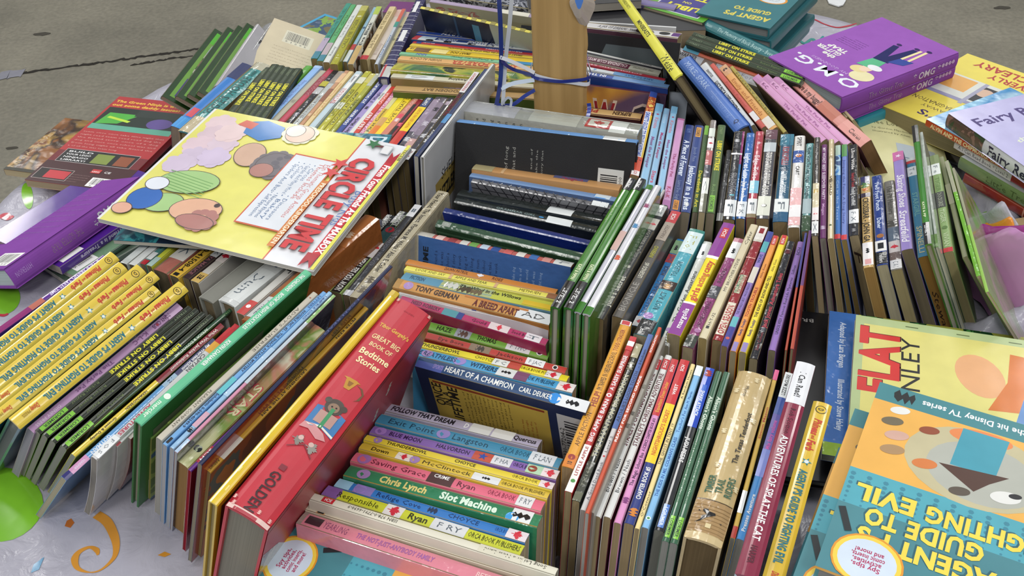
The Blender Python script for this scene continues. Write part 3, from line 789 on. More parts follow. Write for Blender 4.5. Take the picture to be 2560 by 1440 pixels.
# ================================================================= the row of chapter books that fans toward the viewer
G = 'paperbacks standing in the front row beside the crosswise books'
rows(G, [
 ((1419, 1168), (1567, 802), 27, '#d99a2e', 'orange paperback with brown lettering help im trapped, first in the front row', D(('t', 'APPLE FICTION', .13, .34, '#5a3216', .42, 0, 0), ('t', "HELP!", .38, .48, '#8d2a20', .55, 0, 1), ('t', "I'M TRAPPED IN OBEDIENCE SCHOOL", .49, .76, '#3a2212', .5, 0, 0), ('t', 'TODD STRASSER', .77, .93, '#8d2a20', .42, 0, 0), ('b', .965, 1, WH), ('b', .968, .997, RD, -.75, .75), ('b', 0, .075, '#d07b26'), ('d', .06, '#8d1f1a', .3), ('t', '10', .015, .035, KR, .4)), dict(b=(1400, 1440), pages=PGT, ratio=.66)),
 ((1421, 1229), (1584, 842), 20, '#b22a2c', 'red paperback with white lettering big apple barn a sassy surprise', D(('b', 0, .27, '#e4e2de'), ('t', 'LITTLE APPLE', .09, .26, '#a03030', .42), ('t', 'BIG APPLE BARN', .29, .56, WH, .6), ('t', 'A SASSY SURPRISE', .62, .86, WH, .6), ('d', .585, WH, .38), ('d', .585, RD, .2), ('d', .06, '#3c8a38', .3), ('b', .9, 1, RD), ('b', .93, .965, WH)), dict(pages=PGT, ratio=.66)),
 ((1440, 1252), (1598, 860), 21, '#2f322c', 'black and grey paperback with pale lettering the phantom brakeman', D(('t', 'THE PHANTOM BRAKEMAN', .25, .78, '#b9b79c', .62), ('b', 0, .05, '#6d6f5a'), ('b', .05, .22, '#4b4d42'), ('t', 'TX166', .08, .19, '#8e8f7c', .4, 0, 0), ('b', .9, 1, '#bdb795'), ('h', SCRIBBLE, .84, 0, .8, '#8c8a78')), dict(pages=PGT, style='w')),
 ((1458, 1275), (1627, 836), 12, '#c9c9c9', 'thin white and blue paperback lettered arthurs loose tooth', D(('b', .42, 1, '#4a69a8'), ('t', 'A Good Deed Book', .05, .24, '#444a58', .5, 0, 0), ('d', .27, RD, .2), ('t', 'Level 2', .29, .38, '#555', .45, 0, 0), ('t', "ARTHUR'S LOOSE TOOTH", .46, .76, '#1c2c55', .6), ('t', '- Hoban', .78, .9, '#1c2c55', .5)), dict(pages=PGW)),
 ((1468, 1283), (1650, 818), 12, '#bb4a2c', 'thin brick red paperback lettered ready for second grade', D(('t', 'READY FOR SECOND GRADE', .34, .7, WH, .6), ('t', 'SCHOLASTIC', .84, .95, WH, .5)), dict(pages=PGW)),
 ((1480, 1281), (1660, 842), 13, '#9c9a90', 'thin worn grey paperback between the brick red one and the white christmas books', D(('h', SCRIBBLE, .45, 0, .7, '#55534a'), ('h', SCRIBBLE, .52, 0, .6, '#4b4b44'), ('h', SCRIBBLE, .68, 0, .7, '#77766a')), dict(pages=PGG)),
 ((1492, 1290), (1650, 888), 18, '#dcdcda', 'white paperback lettered stanleys christmas adventure, beside the thin worn grey one', D(('t', 'Brown / Nash', .13, .32, '#26262a', .52, 0, 0), ('t', "STANLEY'S CHRISTMAS ADVENTURE", .4, .87, '#5c1522', .58), ('b', .9, .97, RD), ('t', 'SCH', .91, .96, WH, .4)), dict(pages=PGT, bcol='#5c1522')),
 ((1518, 1292), (1672, 888), 18, '#dededc', 'white paperback lettered stanleys christmas adventure, beside the pink and red one', D(('t', 'Brown / Nash', .13, .32, '#26262a', .52, 0, 0), ('t', "STANLEY'S CHRISTMAS ADVENTURE", .4, .87, '#5c1522', .58), ('b', .9, .97, RD), ('t', 'SCH', .91, .96, WH, .4)), dict(pages=PGT, bcol='#5c1522')),
 ((1544, 1307), (1688, 898), 18, '#d58ec0', 'pink and red science chapter book paperback', D(('b', .62, 1, '#bf2a30'), ('t', 'The Magic School Bus', .2, .39, '#4a1b4d', .45), ('t', 'A SCIENCE CHAPTER BOOK #10', .4, .6, '#4a1b4d', .42), ('t', 'Expedition Down Under', .64, .84, '#e0a33c', .5), ('t', 'SCH', .91, .96, WH, .4), ('h', SCRIBBLE, .12, 0, .5, '#7a2d73')), dict(pages=PGT)),
 ((1573, 1309), (1713, 900), 22, '#1d2f78', 'navy, yellow and red paperback marked chapter book 5', D(('b', .335, .7, '#f0c81e'), ('b', .7, 1, '#bf2228'), ('t', 'CHAPTER BOOK #5', .13, .31, WH, .45), ('t', "NIGHTSHROUD'S SECRET", .38, .66, '#c0541a', .42), ('t', 'WEST', .76, .83, WH, .35), ('t', 'SCH', .92, .965, WH, .36), ('h', SCRIBBLE, .06, 0, .5, '#c8781e')), dict(pages=PGT)),
 ((1593, 1321), (1733, 910), 14, '#e3cd8c', 'cream paperback lettered the ghost in tent 19', D(('t', "O'Connor", .06, .2, KR, .55, 0, 0), ('t', 'THE GHOST IN TENT 19', .35, .6, KR, .6, 0, 0), ('t', 'A Random House', .76, .96, KR, .45, 0, 0)), dict(pages=PGT)),
 ((1613, 1319), (1750, 915), 21, '#7db2dc', 'light blue paperback lettered the kids in ms colmans class', D(('t', "THE KIDS IN MS. COLMAN'S CLASS", .17, .52, '#1f5aa0', .42), ('t', "Teacher's Pet", .55, .69, '#1f5aa0', .45, 0, 0), ('t', 'Ann M. Martin', .7, .82, '#1f5aa0', .4, 0, 0), ('d', .05, '#d8e4ea', .32), ('d', .05, '#3f8a4a', .18), ('b', .93, 1, '#dfe5e6')), dict(pages='#8c8a86')),
 ((1776, 920), (1648, 1326), 24, '#17181c', 'black and bright blue paperback lettered shark attack', D(('b', 0, .4, '#2347b4'), ('b', .12, .32, '#3d6ac8', -.45, .45), ('t', 'SHARK ATTACK', .16, .33, WH, .4), ('t', 'JUDI PEERS', .47, .62, WH, .45), ('t', 'LORIMER', .88, .97, '#6d94d8', .4), ('b', .86, .985, '#4f7cc4', -.6, .6), ('t', 'LORIMER', .875, .975, '#dbe4f4', .36), ('h', SCRIBBLE, .04, 0, .5, '#a3331f')), dict(pages='#77776f', style='g')),
 ((1798, 928), (1664, 1353), 18, '#2f5c40', 'dark green paperback lettered alisons ghosts, beside the shark attack one', D(('t', "Alison's Ghosts", .17, .38, '#d8e4d4', .55), ('t', 'Mary Alice Downie & John Downie', .46, .8, '#52805a', .42, 0, 0), ('b', .87, .98, '#7fbf3c', -.62, .62), ('t', 'LORIMER', .885, .97, '#1f3f22', .42)), dict(pages='#8c8c86', style='g')),
 ((1818, 930), (1685, 1358), 18, '#2f5c40', 'dark green paperback lettered alisons ghosts, beside the thick tan western', D(('t', "Alison's Ghosts", .17, .38, '#d8e4d4', .55), ('t', 'Mary Alice Downie & John Downie', .46, .8, '#52805a', .42, 0, 0), ('b', .87, .98, '#7fbf3c', -.62, .62), ('t', 'LORIMER', .885, .97, '#1f3f22', .42)), dict(pages='#8c8c86', style='g')),
 ((1757, 1352), (1889, 932), 92, '#bfa878', 'thick worn tan hardcover lettered timber trail riders with a longhorn skull', lambda k: (
     k.band(.04, .21, '#a5865a'), k.band(.205, .21, '#4a3a22'), k.band(.0, .035, '#c9b487'),
     [k.band(.05 + i * .018, .053 + i * .018, '#8d7048') for i in range(8)],
     k.vtext('', .1, KR, .01, .1) if 0 else None,
     k.shape([(-1, .8), (-.6, .5), (-.2, .45), (0, .2), (.3, .5), (.5, .45), (.55, .2), (.35, .1), (.3, -.3), (.1, -.35), (-.1, -.1), (-.35, .2), (-.75, .45)], .13, .05, .33, '#1b1714', .42),
     k.shape([(-1, -.06), (1, .04), (1, .1), (-1, 0)], .125, 0, .36, '#2a2018', .6, 1.1), k.shape([(-.4, -.5), (.5, -.5), (.5, .4), (-.4, .4)], .075, 0, .16, '#d8c79a'),
     k.text('TIMBER', .24, .34, '#2f5a44', .2, .52), k.text('TRAIL', .25, .33, '#2f5a44', .2, .0), k.text('RIDERS', .24, .35, '#2f5a44', .2, -.52),
     k.text('The Texas Tenderfoot', .43, .74, '#26211a', .15, -.35), k.text('Murray', .9, .83, '#4a4336', .12, .2, 0),
     [k.shape(SCRIBBLE, a, v, .10, '#d9c9a0') for a, v in ((.4, .5), (.6, .7), (.7, -.7), (.86, .75), (.95, -.2), (.3, -.85))]),
     dict(hc=True, pages='#6b5a40', bulge=.004, style='w', ratio=.68)),
 ((1832, 1345), (1943, 925), 13, '#d8b24e', 'thin yellow paperback squeezed beside the thick tan western', D(('t', 'Simon Mason', .55, .75, '#b5452a', .5), ('s', .13, .25, WH), ('b', 0, .06, '#b5382a'), ('b', .93, 1, '#d85a8a')), dict(pages=PGG)),
 ((1851, 1348), (1973, 932), 22, '#3a86c8', 'blue paperback with a fairy picture on its spine', D(('b', .34, .5, '#6a7ac8'), ('b', .5, .72, '#4a3f9a'), ('t', 'Mia fairy volume', .5, .68, '#d05aa8', .5), ('t', 'Presses Aventure', .04, .24, WH, .42), ('b', .72, .83, '#2a4a9a'), ('b', .83, 1, '#dfe2e2'), ('t', 'LIZZIE McGUIRE', .845, .985, KR, .5)), dict(pages=PGG, style='g')),
 ((2016, 907), (1866, 1440), 52, '#822840', 'maroon and white beginner reader hardcover lettered adventures', lambda k: (k.band(0, .225, '#dfe0e4'), k.text('I Can Read!', .055, .19, '#15151a', .33), k.text('Rob Scotton', .25, .38, '#3c1220', .3, 0, 0), k.text('ADVENTURES OF SPLAT THE CAT', .39, .86, WH, .36, -.05), k.text('HARPER', .88, .95, '#4d1a28', .3)), dict(hc=True, pages='#8a8a86', fcol='#b8c8d4', bcol='#b8c8d4', style='g', ratio=.7)),
 ((2058, 1006), (1918, 1502), 46, '#dcb93e', 'thick yellow hardcover at the edge, teal lettering and red script on its spine', lambda k: agent_spine(k, 1), dict(hc=True, pages='#8a8a86', fcol='#2f7d86', bcol='#2f7d86', ratio=.70, style='g')),
], lift=0.0)
# ================================================================= middle row: green readers to the purple mysteries
G = 'books standing in the middle row behind the front row'
def level(n=2): return D(('b', .82, 1, '#101014'), ('t', 'LEVEL %d' % n, .87, .97, WH, .42), ('t', 'KATE & PIPPIN', .70, .81, '#dfe8c0', .4), ('b', 0, .10, '#101014'), ('t', 'Penguin Young', .24, .36, '#9cc07a', .32, 0, 0), ('t', 'VIKING', .02, .08, WH, .4))
GRN = '#35721f'
rows(G, [
 ((1581, 446), (1388, 768), 24, GRN, 'slim glossy green black-banded hardcover reader, the one touching the crosswise books', level(), dict(hc=True, b=(1382, 960), style='g', pages='#b9b4a4', ratio=.70, fcol='#2c5f1c')),
 ((1605, 446), (1421, 770), 24, GRN, 'slim glossy green hardcover reader banded in black, the inner of the pair', level(), dict(hc=True, style='g', pages='#b9b4a4', ratio=.70, fcol='#2c5f1c')),
 ((1626, 462), (1444, 780), 15, '#b7b6c2', 'slim hardcover with a pale lilac spine and green boards, beside the two green readers', D(('b', .93, 1, GRN), ('b', 0, .04, GRN), ('b', .4, .55, '#c8a8a0')), dict(hc=True, style='g', fcol=GRN, ratio=.70, pages='#b9b4a4')),
 ((1645, 463), (1466, 785), 16, '#c6c6cc', 'slim green-boarded hardcover with a white figured spine, by the brown horse book', D(('b', .95, 1, GRN), ('h', SCRIBBLE, .18, 0, .5, '#8a2a5a'), ('h', SCRIBBLE, .35, 0, .5, '#3a7fb0'), ('h', SCRIBBLE, .6, 0, .5, '#c8502a')), dict(hc=True, style='g', fcol=GRN, ratio=.70, pages='#b9b4a4')),
 ((1660, 474), (1488, 800), 9, '#a8a8a8', 'thin picture book whose brown horse cover shows above its neighbour', D(('f', lambda k: (k.frect(1, 0, .0, 1, .25, '#9a9a9c'), k.frect(1, .05, .3, .5, .97, art(['#5b3a20', '#7a5230', '#8f6a42', '#3f6a22'], 22, 3))))), dict(W=.128, style='g', fcol=art(['#5b3a20', '#7a5230', '#8f6a42', '#4b6a2a'], 22, 3), pages='#a89a7c')),
 ((1661, 512), (1499, 796), 24, '#3e3d3c', 'charcoal paperback lettered julies secret', D(('t', "Julie's Secret", .90, .66, '#e4e0d4', .6), ('t', 'CORA TAYLOR', .5, .24, '#b4b0a6', .4, 0, 0), ('s', .01, .11, '#c2c2c0', 'C T'), ('b', .11, .14, '#2a2a2c'), ('s', .14, .24, '#cfcac2', None, None, (('leaf', .34, 0),)), ('h', SCRIBBLE, .58, 0, .25, '#d8d4c8'), ('b', .24, .25, '#6a6a6a')), dict(style='w', pages='#8d7a58')),
 ((1691, 528), (1543, 792), 22, '#5f5a55', 'grey brown paperback lettered legends 5 inferno', D(('b', 0, .12, '#bf3038'), ('t', 'SCH', .03, .09, WH, .4), ('t', 'FARSHTEY', .28, .14, '#4a3830', .4, 0, 0), ('t', 'BIONICLE', .95, .70, '#a8a29a', .6, 0, 0), ('t', 'LEGENDS #5', .66, .52, '#d8d4c4', .42), ('t', 'INFERNO', .47, .36, '#b5b03c', .42), ('b', .12, .3, '#a89a8c'), ('t', 'FARSHTEY', .28, .15, '#4a3830', .38, 0, 0)), dict(pages='#8d7a58')),
 ((1688, 598), (1576, 792), 14, '#2c4468', 'dark blue paperback sunk between the legends book and tough trails', D(('h', SCRIBBLE, .7, 0, .7, '#4d76a8'), ('h', SCRIBBLE, .3, 0, .6, '#8a3040'), ('b', 0, .2, '#3a3a3c')), dict(pages='#8d7a58', style='w', lift=-.0)),
 ((1702, 598), (1590, 815), 20, '#2a7fc4', 'bright blue paperback lettered tough trails with a deer sticker', D(('t', 'TOUGH TRAILS', .86, .5, '#122a52', .5, 0, 0), ('t', 'MORCK', .44, .33, '#122a52', .5), ('s', .19, .29, '#b03a44', 'X', '#1c3c8c'), ('s', .02, .18, '#8fb48a', None, None, (('ink', .5, .01),)), ('b', .9, 1, '#d8d8d8'), ('h', LEAF, .95, 0, .3, '#c02a32')), dict(style='w', pages='#8d7a58')),
 ((1744, 574), (1604, 838), 34, '#4fa3b4', 'thick teal paperback lettered riot act with a white label at its top', D(('b', 0, .03, '#3a8478'), ('s', .03, .24, '#cfe0e2', 'F Tol', '#a8a850'), ('t', 'TOLLESON', .47, .33, '#1b4450', .38, 0, 0), ('b', .52, .6, '#3b2a22'), ('h', SCRIBBLE, .565, 0, .3, '#c8a070'), ('t', 'RIOT ACT', .78, .62, '#1b4450', .38, 0, 0), ('d', .84, '#a07ab4', .3, -.4), ('b', .87, 1, '#2b2b2d'), ('t', 'soundings', .96, .86, '#9a9a9a', .25, .5, 0), ('t', 'orca', .99, .95, WH, .25, -.4)), dict(style='w', pages='#a5a08c')),
 ((1770, 604), (1660, 862), 28, '#d6d8d4', 'white paperback lettered the golden aquarians', D(('t', 'The Golden Aquarians', .8, .31, '#1c2226', .42, 0, 1), ('s', .03, .18, '#dfe2e4', None, None, (('ink', .35, .02),)), ('d', .87, '#a07ab4', .3, -.3), ('t', 'HUGHES', 1, .89, '#14181a', .5)), dict(style='w', pages='#a5a08c')),
 ((1823, 558), (1685, 836), 36, '#e8d818', 'bright yellow and purple paperback lettered girls acting catty', D(('b', 0, .33, '#82258a'), ('b', .32, .345, '#e8e4e8'), ('b', .735, .75, '#e8e4e8'), ('b', .75, 1, '#82258a'), ('b', .05, .15, '#c0282e', -.5, .5), ('t', 'SCH', .135, .065, WH, .3), ('t', 'girls', .72, .61, '#c2362c', .55), ('t', 'acting', .60, .48, '#c8602c', .55), ('t', 'catty', .475, .37, '#c2362c', .55), ('t', 'margolis', .95, .79, WH, .42)), dict(pages='#a39678', bcol='#c4b62a', fcol='#c4b62a')),
 ((1849, 596), (1720, 868), 29, '#8c3d72', 'plum paperback lettered homecoming with a blacked-out white label', D(('b', 0, .04, '#b06a7c'), ('s', .04, .2, '#e0e2e2', None, None, (('ink', .42, .01),)), ('t', 'BAKERS', .44, .3, '#3c1a30', .38, 0, 0), ('b', .47, .58, '#4a4a50'), ('d', .52, '#8a8a90', .25), ('t', 'HOMECOMING', .83, .61, '#3c1a30', .4, 0, 0), ('d', .86, '#b07aa8', .3, .3), ('b', .9, 1, '#3c4038'), ('t', 'orca sounds', .99, .9, '#c0c0b8', .25)), dict(style='w', pages='#a39678')),
 ((1886, 561), (1757, 845), 22, '#cfc4a4', 'cream paperback lettered my brother stevie', D(('t', 'MY BROTHER STEVIE', .62, .33, '#3c3a30', .36, 0, 0), ('t', 'Cyler', .2, .07, '#3a382e', .4, 0, 0), ('t', 'H-T-32', .9, .8, '#3a382e', .35, 0, 0), ('b', .905, .925, KR, -.4, .3)), dict(pages='#a3905f')),
 ((1909, 566), (1793, 850), 25, '#8c1f26', 'dark red and cream paperback lettered open season', D(('b', 0, .13, '#e0dcd4'), ('b', .02, .07, '#8c1f26', -.5, .5), ('b', .13, .15, '#c8c4b4'), ('b', .46, .62, '#c8c4a8', -.6, .6), ('t', 'THE ZORRO WAVE', .61, .47, '#8c1f26', .34, .3), ('t', 'THE ZUMOTH NOTES', .62, .46, '#2f6a44', .34, -.3), ('b', .7, .96, '#d8d0bc', -.8, .8), ('t', 'OPEN SEASON', .95, .72, '#a02a2c', .62, 0, 2), ('b', .3, .31, '#c88a80', -1, 1)), dict(pages='#8d7a58', style='w')),
 ((1927, 579), (1811, 865), 18, '#8a74b8', 'lavender paperback with teal and navy ends beside the open season book', D(('b', 0, .1, '#2a3a8c'), ('b', .1, .2, '#4aa0a8'), ('t', 'WAVE', .3, .22, '#2a3a7c', .5), ('b', .34, .48, '#cfc8bc'), ('t', "THE WORLD'S BEST UNCLE FREDDY", .75, .49, '#3a2c66', .4, 0, 0), ('b', .77, .85, '#58a8b0'), ('b', .85, 1, '#2c2c86'), ('d', .94, '#c04a3a', .3)), dict(pages='#8d7a58')),
 ((1940, 589), (1833, 878), 19, '#e0923c', 'orange paperback lettered tooth trouble', D(('b', 0, .09, '#c0282e', -.7, .7), ('t', 'SCH', .08, .03, WH, .36), ('t', 'Abby Klein', .4, .27, '#7c3a1a', .36, 0, 0), ('t', 'TOOTH TROUBLE', .73, .48, '#a02c1c', .45), ('t', 'Ready, Freddy!', .88, .75, '#4a3a6c', .4), ('b', .93, 1, '#8a7ab4', -.7, .7)), dict(pages='#a39678')),
 ((1962, 588), (1857, 880), 19, '#ead22c', 'yellow paperback lettered the king of show and tell', D(('b', 0, .09, '#c0282e', -.7, .7), ('t', 'SCH', .08, .03, WH, .36), ('t', 'Abby Klein', .34, .23, '#7c6a1a', .36, 0, 0), ('t', 'THE KING OF SHOW-AND-TELL', .73, .38, '#3a2a14', .42), ('t', 'Ready, Freddy!', .88, .75, '#4a3a6c', .4), ('b', .93, 1, '#8a7ab4', -.7, .7)), dict(pages='#a39678')),
 ((1978, 603), (1884, 896), 22, '#18161a', 'black paperback with red title lettering and a shiny worn spine', D(('t', 'Jack Jones: Adventure Tales', .76, .3, '#b0243a', .5), ('t', 'Sam Cohen', .94, .8, '#8a2030', .38, 0, 0), ('h', SCRIBBLE, .1, 0, .5, '#5a1a24'), ('h', SCRIBBLE, .78, 0, .4, '#5c5c62')), dict(pages='#8d8368', style='w')),
 ((2003, 604), (1930, 875), 22, '#8a66b0', 'purple paperback lettered unsolved real-life mysteries', D(('t', 'UNSOLVED!', .87, .73, '#26164a', .4, 0, 1), ('t', 'Famous Real-Life Mysteries', .72, .36, '#26164a', .42, 0, 0), ('t', 'Sullivan', .33, .24, '#26164a', .4, 0, 0), ('t', 'SCH', .14, .06, '#2c1c50', .4)), dict(pages='#8d8368')),
 ((2015, 582), (1965, 875), 7, '#a03c22', 'thin rust red booklet with a navy edge ending the middle row, beside the unsolved mysteries', D(('b', 0, .5, '#2a2c7a')), dict(pages='#8d8368', bcol='#6c2418')),
 ((2026, 576), (1980, 872), 7, '#8a2a4c', 'thin red and purple booklet outermost in the middle row', D(('b', 0, .5, '#5a2a6c'), ('b', .5, 1, '#a83a1e')), dict(b=(1972, 950), pages='#8d8368', bcol='#8a2a1e', fcol='#8a2a1e')),
], lift=0.0)

